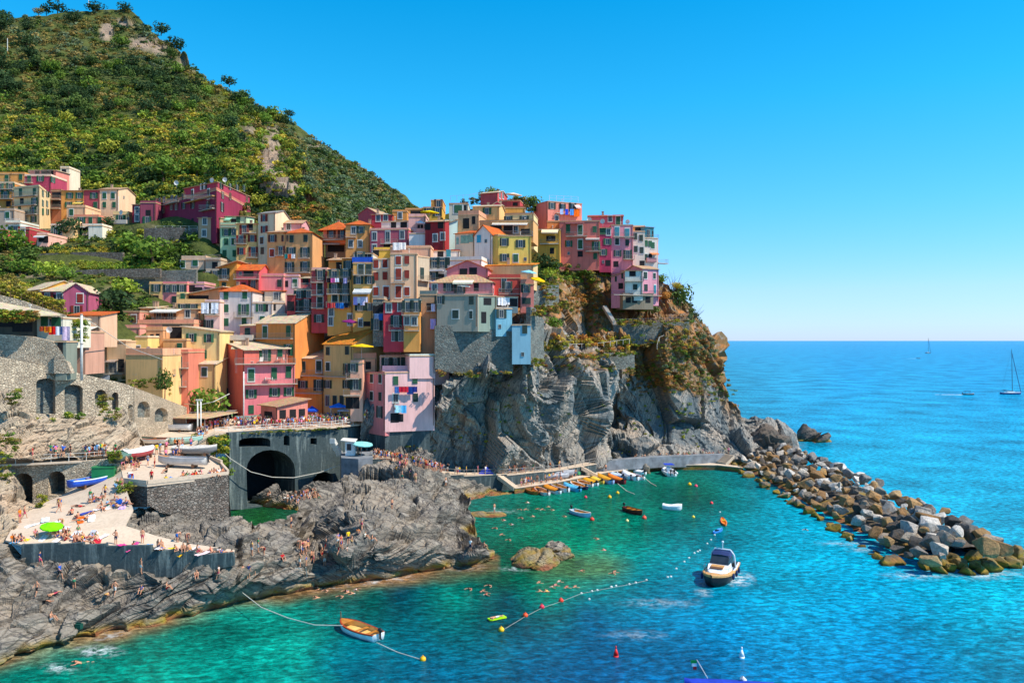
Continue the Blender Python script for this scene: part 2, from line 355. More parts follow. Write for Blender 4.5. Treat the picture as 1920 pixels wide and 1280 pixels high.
# ---------- SEA
def build_sea():
    pys = np.concatenate([np.array([638.8, 639.3, 640, 641, 642.5, 644.5, 647, 650, 654]), np.arange(659, 760, 6), np.arange(760, 1330, 6), [1400, 1550, 1800]])
    pxs = np.concatenate([[-2500, -1400, -700, -300, -150], np.arange(-60, 2000, 8), [2100, 2300, 2700, 3600, 5000]])
    PX, PY = np.meshgrid(pxs, pys); Y = H * F / (PY - HY); V = np.stack([(PX - 960) / F * Y, Y, 0 * Y], -1)
    cc = [(960, 1000, '006a54'), (1100, 950, '00705a'), (1280, 925, '0a6450'), (1000, 950, '046a54'), (1200, 1000, '00786a'), (1350, 1010, '008aa0'), (1330, 930, '106a5c'), (1450, 1080, '00a4cc'), (1400, 950, '0a7c88'), (1500, 1000, '0aa0c8'), (1600, 1150, '0092c8'),
          (1850, 1130, '10a8cc'), (1700, 1250, '0078b4'), (1300, 1250, '0068a4'), (1000, 1240, '005880'), (1100, 1150, '005c84'), (700, 1130, '006460'), (750, 1110, '00425a'), (850, 1130, '007a70'), (500, 1200, '008c80'), (550, 1230, '048a80'),
          (300, 1240, '007c6e'), (150, 1265, '00786a'), (420, 1150, '145a52'), (600, 1160, '006e6c'), (620, 1260, '006e84'), (800, 1250, '005a7c'), (950, 1090, '00503c'), (960, 1120, '00404e'), (1040, 1120, '007e6c'), (1100, 1080, '0a8a74'), (1250, 1100, '007c9c'), (1200, 1180, '0072a0'), (1350, 1180, '0086c0'),
          (1500, 800, '2296cc'), (1560, 860, '12a0cc'), (1600, 900, '0aa6d0'), (1800, 850, '189ccc'), (1800, 1000, '08a8d0'), (1900, 940, '10a4d0'), (1600, 700, '2490cc'), (1850, 700, '2490cc'), (1600, 650, '3088bc'), (1900, 650, '3088bc'), (1500, 740, '3098c8'), (1700, 760, '289acc'),
          (450, 950, '1e4a24'), (500, 970, '24502a'), (590, 1010, '14504a'), (1000, 640, '4a98c0'), (-500, 1100, '007a6a'), (2600, 900, '10a0d0'), (2600, 1200, '0080c0'), (-300, 700, '3098c8'), (960, 1700, '006090')]
    g = RBF([(a, b) for a, b, _ in cc], [rgb(c)[:3] for _, _, c in cc])
    PXc = np.clip(PX, -300, 2300); PYc = np.clip(PY, 640, 1400)
    wob = fbm(V * np.array([.03, .03, 1]), 4, 3)[..., None]
    C = np.clip(g(PXc + 30 * wob[..., 0], PYc), .0, .9) * np.array([.5, .92, .8])
    # shallows over rocks near the shore: mottled brown green bottom
    S = SHORE(PXc); d = PYc - S; rk = fbm(V * np.array([.22, .22, 1]), 5, 8)
    m = np.clip(1 - d / 34.0 + rk * .8, 0, 1) * (PXc < 940) * (PYc > 1040)
    near = np.clip(1.15 - d / 20.0 + rk * .5, 0, 1)[..., None]; bot = near * np.array(rgb('9a6c42')[:3]) + (1 - near) * np.array(rgb('4c5c38')[:3])
    C = C * (1 - m[..., None] * .92) + m[..., None] * .92 * bot
    d2 = np.hypot((PXc - 1075) / 95, (PYc - 1062) / 30); m2 = np.clip(1.25 - d2 + rk * .6, 0, .85)[..., None]
    C = C * (1 - m2) + m2 * np.array(rgb('4c6e40')[:3])
    br = np.clip(fbm(V * np.array([.09, .09, 1]), 4, 21) * 2 - .35, 0, 1)[..., None] * ((PXc < 640) & (PYc > 1120))[..., None]
    C = C * (1 - br * .6) + br * .6 * np.array(rgb('12b49a')[:3])
    dk = np.clip(fbm(V * np.array([.06, .06, 1]), 4, 31) * 2.2 - .5, 0, 1)[..., None] * (PYc > 900)[..., None]
    C = C * (1 - dk * .5)
    # foam: broken water along the left shore, around the island rock, wakes; two soft open-water patches are sun sparkle painted white
    fo = np.zeros_like(PX)
    def blob(x, y, a, b, s=1.0):
        nonlocal fo
        fo = np.maximum(fo, s * np.clip(1.3 - np.hypot((PXc - x) / a, (PYc - y) / b), 0, 1))
    for a in [(185, 1220, 42, 10), (110, 1252, 30, 7), (965, 1066, 26, 5, .8), (1030, 1047, 22, 5, .5), (1385, 1085, 26, 12, 1.1), (1320, 1110, 16, 6, .6), (1240, 1130, 70, 8, .34), (1915, 1050, 30, 14, 1.1), (1720, 1078, 60, 6, .7), (1850, 1076, 60, 8, 1.0), (1600, 1018, 60, 5, .5), (1620, 1030, 30, 4, .5), (1500, 835, 14, 3, .6), (870, 1064, 40, 4, .5), (1190, 1190, 60, 9, .26), (940, 958, 30, 3, .4)]: blob(*a)
    fo = np.maximum(fo, .9 * np.clip(1 - np.abs(d - 3) / 6, 0, 1) * np.clip(rk * 3 + .1, 0, 1) * (PXc < 930))
    idx = np.arange(PX.size).reshape(PX.shape)
    Fc = np.stack([idx[:-1, :-1], idx[1:, :-1], idx[1:, 1:], idx[:-1, 1:]], -1).reshape(-1, 4)
    me = npmesh('sea', V.reshape(-1, 3), Fc, M['sea'], True, {'tint': C.reshape(-1, 3), 'foam': np.repeat(fo.reshape(-1, 1), 3, 1)})
    tag(link('sea', me), kind='structure')
SHORE = pl([(-200, 1310), (-60, 1262), (0, 1243), (60, 1228), (160, 1200), (300, 1168), (450, 1128), (570, 1108), (700, 1088), (850, 1065), (925, 1050)])
build_sea()
fl = MB(); fl.quad((-4000, 20, -14), (4000, 20, -14), (4000, 4000, -14), (-4000, 4000, -14))
tag(fl.obj('seabed', M['dark_rock']), kind='structure')
# ---------- rock displacement
def facets(p, s=0, tilt=1.0):
    """planar blocks: every cell has its own offset and its own tilt"""
    i = np.floor(p).astype(np.int64); f1 = np.full(p.shape[:-1], 9.); f2 = f1.copy(); val = np.zeros_like(f1)
    for dx in (-1, 0, 1):
        for dy in (-1, 0, 1):
            for dz in (-1, 0, 1):
                c = i + np.array([dx, dy, dz]); r = [_h(c[..., 0], c[..., 1], c[..., 2], s + k) for k in range(7)]
                q = np.stack([c[..., k] + r[k] for k in range(3)], -1); v = p - q; d = np.sqrt((v ** 2).sum(-1)); n = d < f1
                h = (r[3] - .5) + tilt * ((r[4] - .5) * v[..., 0] + (r[5] - .5) * v[..., 1] + (r[6] - .5) * v[..., 2]) * 1.6
                f2 = np.where(n, f1, np.minimum(f2, d)); val = np.where(n, h, val); f1 = np.where(n, d, f1)
    return val, f2 - f1
A1 = np.array(Matrix.Rotation(R(28), 3, 'Y') @ Matrix.Rotation(R(24), 3, 'Z'))
def rock_disp(amp=1.0, sc=1.0, strat=1.0):
    def f(V):
        q = V @ A1.T; w = fbm(V * .07 * sc, 3, 40)[..., None] * 2.2; s_ = (q + w) * sc
        a, ea = facets(s_ * np.array([.10, .10, .26]), 3); b, eb = facets(s_ * np.array([.22, .22, .7]), 9); c, ec = facets(s_ * np.array([.5, .42, 1.9]), 17)
        d = 1.9 * a + .95 * b + .34 * c - .5 * np.clip(.10 - ea, 0, 1) * 10 * 1.1 - .25 * np.clip(.09 - eb, 0, 1) * 10 * 1.0 - .2 * ((s_[..., 2] * 1.3 + .8 * fbm(V * .15, 3, 14)) % 1)
        d = d + .5 * strat * (np.abs(((s_[..., 2] * .55 + .6 * fbm(V * .1, 3, 4)) % 1) - .5) - .25) + .04 * fbm(V * 1.6, 3, 6)
        return d * amp
    return f
# ---------- FOREGROUND ROCKS
def wy(py, z=0.0): return (H - z) * F / (py - HY)
ctr = []
for x in range(-180, 926, 60):
    s = float(SHORE(x)); ctr.append((x, s, wy(s, .1))); ctr.append((x, s + 14, wy(s + 14) + 6.0)); 
for x, y, z in [(-180, 1150, 4.5), (-180, 1035, 7), (-120, 1220, 2.2), (-40, 1150, 3.0), (0, 1180, 2.2), (60, 1130, 3.2), (160, 1172, 1.2), (160, 1120, 3.0), (100, 1070, 4.8), (0, 1060, 6.0), (0, 1035, 7), (-50, 1035, 7), (300, 1140, 1.6), (300, 1082, 4.8), (200, 1080, 4.8), (230, 1110, 3.2), (400, 1110, 2.0), (400, 1070, 4.6), (470, 1090, 3.0), (470, 1050, 4.4), (470, 1000, 5.2), (440, 1020, 5.4), (480, 982, 4.8), (550, 975, 4.2), (540, 1020, 4.4), (570, 1062, 3.2), (570, 1080, 2.2), (640, 1045, 4.0), (700, 1030, 4.6), (640, 1080, 2.0), (600, 990, 3.0), (590, 1012, 1.6), (590, 945, 4.2), (620, 915, 5.2), (660, 885, 6.6), (700, 860, 7.4), (730, 845, 8.0), (765, 832, 9.5), (760, 880, 7.6), (735, 950, 5.8), (700, 980, 6.2), (650, 960, 6.0), (800, 960, 4.6), (760, 1010, 4.8), (820, 1030, 3.2), (835, 910, 5.4), (850, 1050, 1.0), (700, 1065, 2.0), (800, 1060, 1.2), (870, 950, 3.0), (885, 985, .6), (880, 1020, 3.2), (905, 1022, 2.6), (924, 1036, .8), (895, 1000, 1.0)]:
    ctr.append((x, y, wy(y, z)))
ctr += [(800, 850, 148), (830, 880, 150), (855, 900, 152), (870, 920, 150), (925, 1000, 122), (925, 960, 132)]
REL1 = Relief(ctr)
T1 = pl([(-60, 1025), (0, 1028), (90, 1040), (110, 1056), (200, 1068), (330, 1064), (400, 1052), (440, 1030), (452, 990), (480, 974), (530, 970), (552, 960), (575, 935), (600, 914), (640, 893), (655, 873), (690, 858), (728, 842), (750, 828), (768, 825), (790, 838), (830, 876), (860, 905), (880, 955), (895, 998), (925, 1028)])
def shore_disp(V):
    z = V[..., 2]; d = rock_disp(1.0)(V); return d * np.clip(.3 + z / 4.0, .3, .95)
o, VR1 = build_relief('shore_rock', REL1, -180, 926, 2.2, T1, lambda x: SHORE(x) + 14, 250, shore_disp, M['shore_rock'], back=[(1.5, -.4), (4, -2), (8, -5)]); tag(o, kind='structure')
# rocks beneath the bridge
REL1c = Relief([(440, 905, 150), (480, 925, 146), (520, 915, 147), (560, 930, 143), (600, 925, 141), (640, 910, 143), (480, 948, 147), (560, 955, 141), (520, 945, 144), (640, 950, 141), (430, 950, 150)])
o, _ = build_relief('boulder_shore', REL1c, 462, 645, 2.5, pl([(462, 945), (475, 930), (500, 917), (525, 912), (540, 922), (560, 918), (590, 902), (645, 900)]), pl([(462, 954), (560, 956), (600, 965), (645, 960)]), 30, rock_disp(.7, 1.2), M['shore_rock'], back=[(1, -1), (4, -4)]); tag(o, kind='structure')
# rocks at the foot of the walkway
REL1d = Relief([(820, 900, 153), (860, 900, 154), (900, 905, 156), (940, 910, 158), (980, 925, 159), (840, 930, 148), (900, 932, wy(932)), (940, 928, wy(928)), (990, 932, wy(932)), (900, 945, 152), (960, 945, 152), (820, 945, 147)])
o, _ = build_relief('walkway_rock', REL1d, 815, 985, 2.5, pl([(815, 900), (850, 893), (890, 900), (930, 910), (985, 925)]), pl([(815, 945), (900, 944), (940, 938), (985, 934)]), 26, rock_disp(.45, 1.3), M['shore_rock'], back=[(1, -1), (3, -3)]); tag(o, kind='structure')
# rocks below the square wall
REL1e = Relief([(230, 950, 103), (300, 955, 103), (440, 960, 106), (230, 1000, 96), (340, 990, 99), (440, 1010, 98), (250, 1040, 91.5), (430, 1045, 92.5), (340, 1045, 91.5)])
o, _ = build_relief('terrace_rock', REL1e, 236, 470, 2.2, pl([(236, 958), (260, 946), (300, 950), (345, 940), (400, 950), (432, 975), (470, 985)]), pl([(236, 1030), (330, 1048), (400, 1062), (470, 1040)]), 50, rock_disp(.75, .9), M['shore_rock'], back=[(1, -1), (3, -3)]); tag(o, kind='structure')
# ---------- PROMONTORY CLIFF
REL2 = Relief([(620, 860, 159), (620, 790, 163), (700, 860, 159), (735, 798, 156), (700, 798, 159), (780, 860, 159), (785, 792, 155), (780, 730, 166), (806, 700, 166), (800, 850, 158), (845, 695, 157.5), (818, 730, 152.5), (808, 765, 151.5), (830, 760, 152), (870, 640, 172), (870, 702, 154.2), (895, 676, 155.5), (930, 690, 155.5), (835, 690, 157), (858, 790, 157), (850, 875, 160.5), (900, 720, 159), (910, 800, 159), (960, 690, 161), (960, 640, 172), (1000, 600, 178), (1000, 500, 196), (1060, 500, 203), (1060, 600, 190), (1100, 652, 189), (1100, 664, 181), (1020, 652, 174), (1020, 664, 166), (1100, 780, 175), (1020, 780, 167), (1060, 865, 173.5), (950, 875, 164.5),
    (1120, 700, 181), (1120, 860, 179), (1137, 700, 196), (1131, 780, 203), (1137, 860, 197), (1155, 700, 188), (1155, 860, 183), (1170, 640, 192), (1150, 600, 203), (1200, 650, 196), (1210, 604, 200), (1210, 592, 208), (1280, 606, 201), (1280, 594, 210), (1230, 500, 211), (1200, 862, 184), (1250, 780, 194), (1300, 858, 190), (1280, 690, 199), (1300, 560, 217), (1345, 640, 217), (1320, 700, 203), (1370, 760, 206), (1330, 800, 199), (1395, 862, 193), (1440, 875, 195), (1495, 868, 197), (1450, 810, 203), (1405, 790, 208)])
T2 = pl([(620, 792), (700, 788), (745, 770), (775, 700), (800, 650), (850, 610), (1000, 490), (1060, 494), (1150, 494), (1236, 502), (1250, 516), (1270, 540), (1290, 562), (1310, 592), (1330, 622), (1347, 645), (1362, 690), (1376, 726), (1388, 752), (1398, 776), (1420, 782), (1440, 792), (1470, 796), (1488, 815), (1500, 848)])
B2 = pl([(620, 900), (830, 905), (900, 898), (1000, 885), (1110, 875), (1140, 868), (1300, 868), (1380, 875), (1440, 884), (1500, 880)])
A2 = np.array(Matrix.Rotation(R(16), 3, 'Y') @ Matrix.Rotation(R(30), 3, 'Z'))
def cliff_disp(V):
    q = V @ A2.T; w = fbm(V * .05, 3, 50)[..., None] * 5; p = q + w
    a, ea = facets(p * np.array([.085, .085, .028]), 13); b, eb = facets(p * np.array([.22, .22, .075]), 19); c, ec = facets(p * np.array([.55, .55, .3]), 29); e, ee = facets(p * np.array([1.3, 1.3, 1.0]), 33)
    rough = np.clip(fbm(V * .06, 3, 77) * 2.5 + .25, 0, 1)
    d = 7.5 * a + 3.2 * b + (.9 * c + .45 * e) * (.12 + rough) - 2.2 * np.clip(.05 - ea, 0, 1) * 20 * .6 - .6 * np.clip(.06 - eb, 0, 1) * 16 * .6
    d = d + .12 * fbm(V * .9, 4, 16) * (1 + rough)
    z = V[..., 2]; top = np.clip((z - 31) / 9, 0, 1)
    return d * (.72 - .3 * top) * (.4 + .6 * np.clip(z / 14, 0, 1)) + top * .8 * fbm(V * .35, 4, 61)
def soilmask(V):
    px = 960 + F * V[..., 0] / V[..., 1]; py = HY - (V[..., 2] - H) * F / V[..., 1]; lim = np.interp(px, [900, 1000, 1100, 1150, 1200, 1260, 1350, 1420], [540, 625, 655, 680, 725, 735, 750, 765])
    m = np.clip((lim - py) / 30 + .1 + 2.2 * fbm(V * .12, 5, 44), 0, 1); return {'mask': np.repeat(m.reshape(-1, 1), 3, 1)}
o, VR2 = build_relief('promontory_cliff', REL2, 620, 1500, 2.0, T2, B2, 210, cliff_disp, M['cliff_rock'], back=[(2, -.2), (5, -1), (11, -4), (22, -14), (30, -45)], attr=soilmask); tag(o, kind='structure'); OC = o
# ---------- ground under the village
REL3 = Relief([(-240, 430, 215), (-240, 600, 150), (-240, 700, 135), (20, 440, 208), (50, 459, 198), (100, 461, 195.5), (110, 443, 207), (150, 446, 205), (230, 438, 208), (300, 425, 206), (380, 425, 196), (350, 535, 183), (400, 535, 183), (300, 575, 173), (60, 592, 150), (110, 594, 150), (165, 596, 149), (230, 644, 152), (180, 700, 150), (260, 716, 147), (330, 745, 153), (200, 500, 182), (300, 500, 186), (60, 520, 172), (-60, 430, 215), (0, 475, 190), (340, 440, 200), (250, 600, 166), (0, 530, 168), (400, 560, 184), (600, 560, 186), (0, 600, 140), (100, 660, 142), (400, 700, 166), (600, 790, 175), (400, 780, 168), (500, 790, 172), (800, 560, 182), (800, 640, 174), (700, 700, 178), (500, 430, 214), (700, 440, 214), (900, 420, 212), (1000, 430, 216), (900, 560, 184), (1000, 560, 192), (600, 640, 176), (300, 760, 150), (860, 700, 170)])
def soft(V): return .8 * fbm(V * .2, 4, 71)
o, _ = build_relief('village_slope', REL3, -240, 1010, 6, pl([(-60, 425), (100, 430), (250, 418), (330, 405), (420, 395), (560, 400), (600, 425), (640, 432), (700, 420), (800, 405), (900, 392), (960, 400), (1010, 420)]), pl([(-60, 720), (200, 760), (350, 800), (700, 800), (860, 700), (1010, 600)]), 70, soft, M['hill'], back=[(8, 1), (30, -4)],
    attr=lambda V: {'mask': np.repeat(np.clip(fbm(V * .12, 4, 5) * 3 - .6, 0, 1).reshape(-1, 1), 3, 1)}); tag(o, kind='structure'); HO = [None, None, o, OC]
# ---------- HILLS
REL4 = Relief([(-240, 430, 240), (-240, 300, 285), (-240, 150, 385), (-240, 28, 500), (-60, 430, 240), (0, 430, 236), (300, 430, 224), (450, 430, 218), (600, 420, 238), (0, 300, 284), (300, 300, 286), (450, 300, 296), (540, 330, 300), (570, 300, 330), (0, 150, 385), (200, 120, 430), (350, 150, 420), (430, 165, 440), (540, 240, 420), (0, 28, 505), (210, 15, 520), (330, 90, 480), (-60, 28, 500), (-60, 300, 284), (480, 400, 232), (590, 380, 262)])
T4 = pl([(-60, 34), (0, 36), (60, 30), (110, 30), (160, 24), (210, 22), (240, 20), (262, 36), (285, 58), (312, 76), (335, 100), (355, 118), (390, 148), (430, 168), (480, 196), (530, 232), (552, 262), (566, 300), (577, 340), (590, 380), (606, 420)])
def hill_disp(V): return 5 * fbm(V * .025, 5, 81) + 1.5 * fbm(V * .12, 4, 84)
def terr(V):
    z = V[..., 2]; k = np.clip((120 - z) / 25, 0, 1) * np.clip((z - 62) / 6, 0, 1); st = 5.5; fr = (z / st) % 1
    return hill_disp(V) + k * 3.4 * (np.clip(fr * 3, 0, 1) - fr) + hmask(V) * hrock(V)
def hrock(V):
    a, ea = facets(V * np.array([.05, .05, .035]), 93); b, eb = facets(V * np.array([.14, .14, .08]), 95); return 7 * a + 3 * b
def hmask(V):
    z = V[..., 2]; x = V[..., 0]; px = 960 + F * x / V[..., 1]; py = HY - (z - H) * F / V[..., 1]
    n = fbm(V * .05, 4, 90); m = np.zeros_like(z)
    for a, b, c, d, s in [(200, 60, 14, 26, 1), (270, 82, 45, 16, .9), (230, 45, 30, 14, .6), (345, 120, 30, 16, .6), (300, 92, 22, 12, .9), (505, 290, 32, 50, 1), (520, 345, 60, 34, 1.1), (580, 370, 30, 60, 1), (470, 245, 22, 22, .6), (425, 340, 40, 14, .8), (500, 400, 80, 24, .9)]:
        m = np.maximum(m, s * np.clip(1.25 - np.hypot((px - a) / c, (py - b) / d), 0, 1))
    m = np.clip((m + n * .5 * (m > 0)) * 1.6 - .15, 0, 1)
    return m
o, VR4 = build_relief('terraced_hill', REL4, -240, 606, 3, T4, lambda x: 0 * x + 446, 200, terr, M['hill'], attr=lambda V: {'mask': np.repeat(hmask(V).reshape(-1, 1), 3, 1)}); tag(o, kind='structure')
HO[0] = o
REL5 = Relief([(440, 180, 560), (560, 240, 540), (600, 268, 520), (700, 330, 470), (785, 392, 430), (560, 430, 300), (700, 430, 330), (800, 430, 400), (620, 330, 420), (480, 300, 430), (850, 430, 420), (690, 380, 400)])
o, VR5 = build_relief('far_hillside', REL5, 440, 830, 4, pl([(440, 172), (480, 198), (540, 226), (560, 238), (600, 268), (640, 296), (672, 312), (700, 330), (725, 348), (745, 362), (765, 380), (785, 394), (830, 420)]), lambda x: 0 * x + 448, 80, hill_disp, M['hill'], back=[(10, 1), (40, -8), (90, -50)],
    attr=lambda V: {'mask': np.repeat(np.clip(fbm(V * np.array([.05, .05, .02]), 4, 6) * 3.2 - 1.2, 0, 1).reshape(-1, 1), 3, 1)}); tag(o, kind='structure')
HO[1] = o
# ---------- separate sea rocks
def sea_rock(name, label, px, py, w, d, h, seed, mat='shore_rock', lobes=3, sub=5, group=None, cat='rock', tall=None):
    rnd = random.Random(seed); bm = bmesh.new(); bmesh.ops.create_icosphere(bm, subdivisions=sub, radius=1)
    V = np.array([v.co[:] for v in bm.verts]); bm.verts.index_update(); Fc = np.array([[v.index for v in f.verts] for f in bm.faces]); bm.free()
    c = W0(px, py); V = V * np.array([w / 2, d / 2, h]); Q = V + np.array(c)
    n = V / (np.linalg.norm(V, axis=1, keepdims=True) + 1e-6)
    amp = min(w, h * 2) * .14
    V = V + n * (rock_disp(1, 3.0 / max(w, 2) * 1.6)(Q * 1.0 + seed) * amp)[:, None]
    if tall: V[:, 2] *= 1 + tall[2] * np.clip(1 - np.hypot(V[:, 0] - tall[0] * w, V[:, 1] - tall[1] * d) / (w * .3), 0, 1)
    o = link(name, npmesh(name, V, Fc, M[mat]), loc=c); return tag(o, label, cat, group)
sea_rock('island_rock', 'grey islet rock with yellow algae alone in the bay', 1000, 1052, 6.6, 9.0, 1.9, 3, 'islet_rock', tall=(-.15, .1, .3))
sea_rock('island_rock', 'low dark rock knob on the right shoulder of the bay islet', 1044, 1038, 4.2, 5, 1.9, 8)
sea_rock('spit_rock', 'flat wet rock spit running out from the big shore rock', 912, 966, 7.5, 3.6, .9, 5)
sea_rock('sea_stack', 'dark pointed rock standing alone in the open sea', 1519, 826, 8.6, 7, 4.2, 12, 'dark_rock', tall=(-.25, 0, .6))
sea_rock('headland_rock', 'large dark rugged rock at the foot of the headland above the breakwater', 1448, 862, 13, 12, 8.6, 15, 'dark_rock')
sea_rock('headland_rock', 'smaller dark rock behind the breakwater by the open sea', 1478, 856, 6.5, 6, 4.5, 21, 'dark_rock')
sea_rock('headland_rock', 'low black rock just past the headland point', 1420, 800, 7, 6, 2.8, 25, 'dark_rock')
sea_rock('shore_boulder', 'rounded pinkish boulder awash at the edge of the lower shore', 275, 1168, 3.6, 2.4, .9, 31)
sea_rock('quay_boulder', 'pale boulder leaning on the quay beside the moored white boats', 1212, 887, 2.0, 1.6, 2.2, 35)
# ---------- breakwater
def boulder_proto(seed):
    rnd = random.Random(seed); pts = []
    bm = bmesh.new()
    for i in range(13):
        v = Vector((rnd.gauss(0, 1), rnd.gauss(0, 1), rnd.gauss(0, 1))).normalized(); v = Vector((v.x * rnd.uniform(.85, 1.15), v.y * rnd.uniform(.8, 1.1), v.z * rnd.uniform(.6, .85))); bm.verts.new(v)
    bmesh.ops.convex_hull(bm, input=bm.verts)
    for v in [v for v in bm.verts if not v.link_faces]: bm.verts.remove(v)
    bmesh.ops.bevel(bm, geom=list(bm.edges), offset=.045, segments=1, affect='EDGES', profile=.6)
    bmesh.ops.triangulate(bm, faces=bm.faces); bmesh.ops.subdivide_edges(bm, edges=bm.edges, cuts=2, use_grid_fill=True)
    bm.verts.ensure_lookup_table()
    V = np.array([v.co[:] for v in bm.verts]); d = fbm(V * 2.2 + seed * 3.1, 4, seed) * .07 + fbm(V * 6 + seed, 3, seed + 2) * .03
    for v, k in zip(bm.verts, d): v.co += v.co.normalized() * k
    me = bpy.data.meshes.new('boulder'); bm.to_mesh(me); bm.free(); me.materials.append(M['boulder']); return me
BP = [boulder_proto(s) for s in range(11)]
cols = ['8c867e', 'b4aca2', 'd8d0c4', 'e4dcd0', '6c6862', '4c4844', 'b08a5c', '98744c', '8a8680', 'd0c4b4', 'a89a88', '645c54', 'b49468']
rnd = random.Random(5); nb = 0
Yv = 103.0
while Yv < 196:
    cx = 61.6 + max(0, Yv - 112) * .05; half = 10.6 + max(0, Yv - 118) * .03; x = cx - half + (0 if Yv > 106 else 2.5)
    while x < cx + (4.5 if Yv > 112 else 3.0):
        u = (x - cx) / half; zc = 3.8 * (1 - u * u) + .05
        s = (rnd.uniform(.75, 1.75) if rnd.random() < .8 else rnd.uniform(.5, .8)) * (1.1 if Yv < 125 else .95)
        col = rgb(rnd.choice(cols), rnd.uniform(.65, 1.05))
        o = link('breakwater_boulder', BP[nb % 11], None, (x + rnd.uniform(-.7, .7), Yv + rnd.uniform(-.8, .8), zc + rnd.uniform(-.5, .4)), (rnd.uniform(-.6, .6), rnd.uniform(-.6, .6), rnd.uniform(0, 6.28)), (s * rnd.uniform(.9, 1.25), s, s * rnd.uniform(.8, 1.1)), col)
        tag(o, 'angular quarried boulder piled in the breakwater', 'boulder', 'boulders of the breakwater'); nb += 1
        x += rnd.uniform(2.0, 2.8)
    Yv += 2.35
for k, (px, py, s) in enumerate([(1900, 1062, 1.5), (1880, 1060, 1.9), (1908, 1046, 1.6), (1862, 1070, 1.5), (1810, 1075, 1.4), (1920, 1058, .9), (1735, 1066, 1.2), (1760, 1072, 1.3), (1785, 1070, 1.1), (1800, 1064, 1.5), (1830, 1066, 1.4), (1850, 1062, 1.3), (1840, 1074, 1.0), (1870, 1050, 1.6), (1820, 1052, 1.6), (1790, 1056, 1.5), (1890, 1052, 1.3), (1765, 1062, 1.4)]):
    c = W0(px, py); tag(link('breakwater_boulder', BP[k % 11], None, (c[0], c[1], .3), (k, .4, k * 2), (s, s, s), rgb('84724a')), 'algae covered boulder at the seaward tip of the breakwater', 'boulder', 'mossy boulders at the breakwater tip')
mb = []; rows = []
for i, Yv in enumerate(np.linspace(111, 200, 60)):
    cx = 62.0; half = (10.2 if Yv > 108 else max(1, 5 + (Yv - 104) * 1.6)); rows.append([(cx + half * u, Yv, 2.7 * (1 - u * u) - 1.2) for u in np.linspace(-1, 1, 30)])
Vb = np.array(rows); Vb[..., 2] += .6 * fbm(Vb * .5, 3, 2); ii = np.arange(1800).reshape(60, 30); Fb = np.stack([ii[:-1, :-1], ii[1:, :-1], ii[1:, 1:], ii[:-1, 1:]], -1).reshape(-1, 4)
tag(link('breakwater_rubble', npmesh('breakwater_rubble', Vb.reshape(-1, 3), Fb, M['dark_rock'])), 'dark small rubble filling beneath the boulders', 'rubble', kind='stuff')
print('boulders', nb)
# ---------- window prototypes (unit: 1 wide, 1 high, y = outwards is -1)
def proto(name, boxes, mat):
    b = MB()
    for c, d in boxes: b.box(c, d)
    return b.mesh(name, mat)
PW = {
 'window': proto('window', [((0, -.03, .47), (1.0, .1, .07)), ((0, -.03, -.47), (1.08, .14, .07)), ((-.46, -.03, 0), (.09, .1, .88)), ((.46, -.03, 0), (.09, .1, .88)), ((0, -.028, 0), (.05, .08, .88))], M['frame_paint']),
 'pane': proto('pane', [((0, -.004, 0), (.86, .02, .9))], M['glass']),
 'shutter': proto('shutter', [((0, -.045, 0), (1, .07, 1))], M['shutter']),
 'surround': proto('surround', [((0, -.02, .56), (1.3, .06, .12)), ((-.59, -.02, 0), (.13, .06, 1.0)), ((.59, -.02, 0), (.13, .06, 1.0)), ((0, -.03, -.55), (1.36, .12, .1))], M['white_paint']),
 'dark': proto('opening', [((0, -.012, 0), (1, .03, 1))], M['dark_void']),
}
SH = {'g': rgb('1f5a3c'), 'b': rgb('5a2c22'), 'r': rgb('8c2a1c'), 'k': rgb('1e3a34'), 't': rgb('2f8a9a'), 'w': rgb('d8d8d0'), 'm': rgb('8fb49a'), 'c': rgb('2aa8c8'), 'n': rgb('6a4c38')}
ROOFC = {'o': rgb('d8692c'), 't': rgb('c9a27c'), 'c': rgb('dcc4a0'), 'y': rgb('e08a30'), 'g': rgb('9a948e'), 'r': rgb('a85a44')}
HOUSES = {}
class Face:
    def __init__(s, a, b):
        s.a = Vector((a[0], a[1])); s.b = Vector((b[0], b[1])); s.d = s.b - s.a; s.L = s.d.length; s.ang = math.atan2(s.d.y, s.d.x)
        s.n = Vector((s.d.y, -s.d.x)).normalized()
    def hit(s, px, py):
        k = (px - 960) / F; t = (k * s.a.y - s.a.x) / (s.d.x - k * s.d.y); p = s.a + s.d * t
        return Vector((p.x, p.y, H - (py - HY) / F * p.y))
    def off(s, p, o): return Vector((p[0] + s.n.x * o, p[1] + s.n.y * o, p[2]))
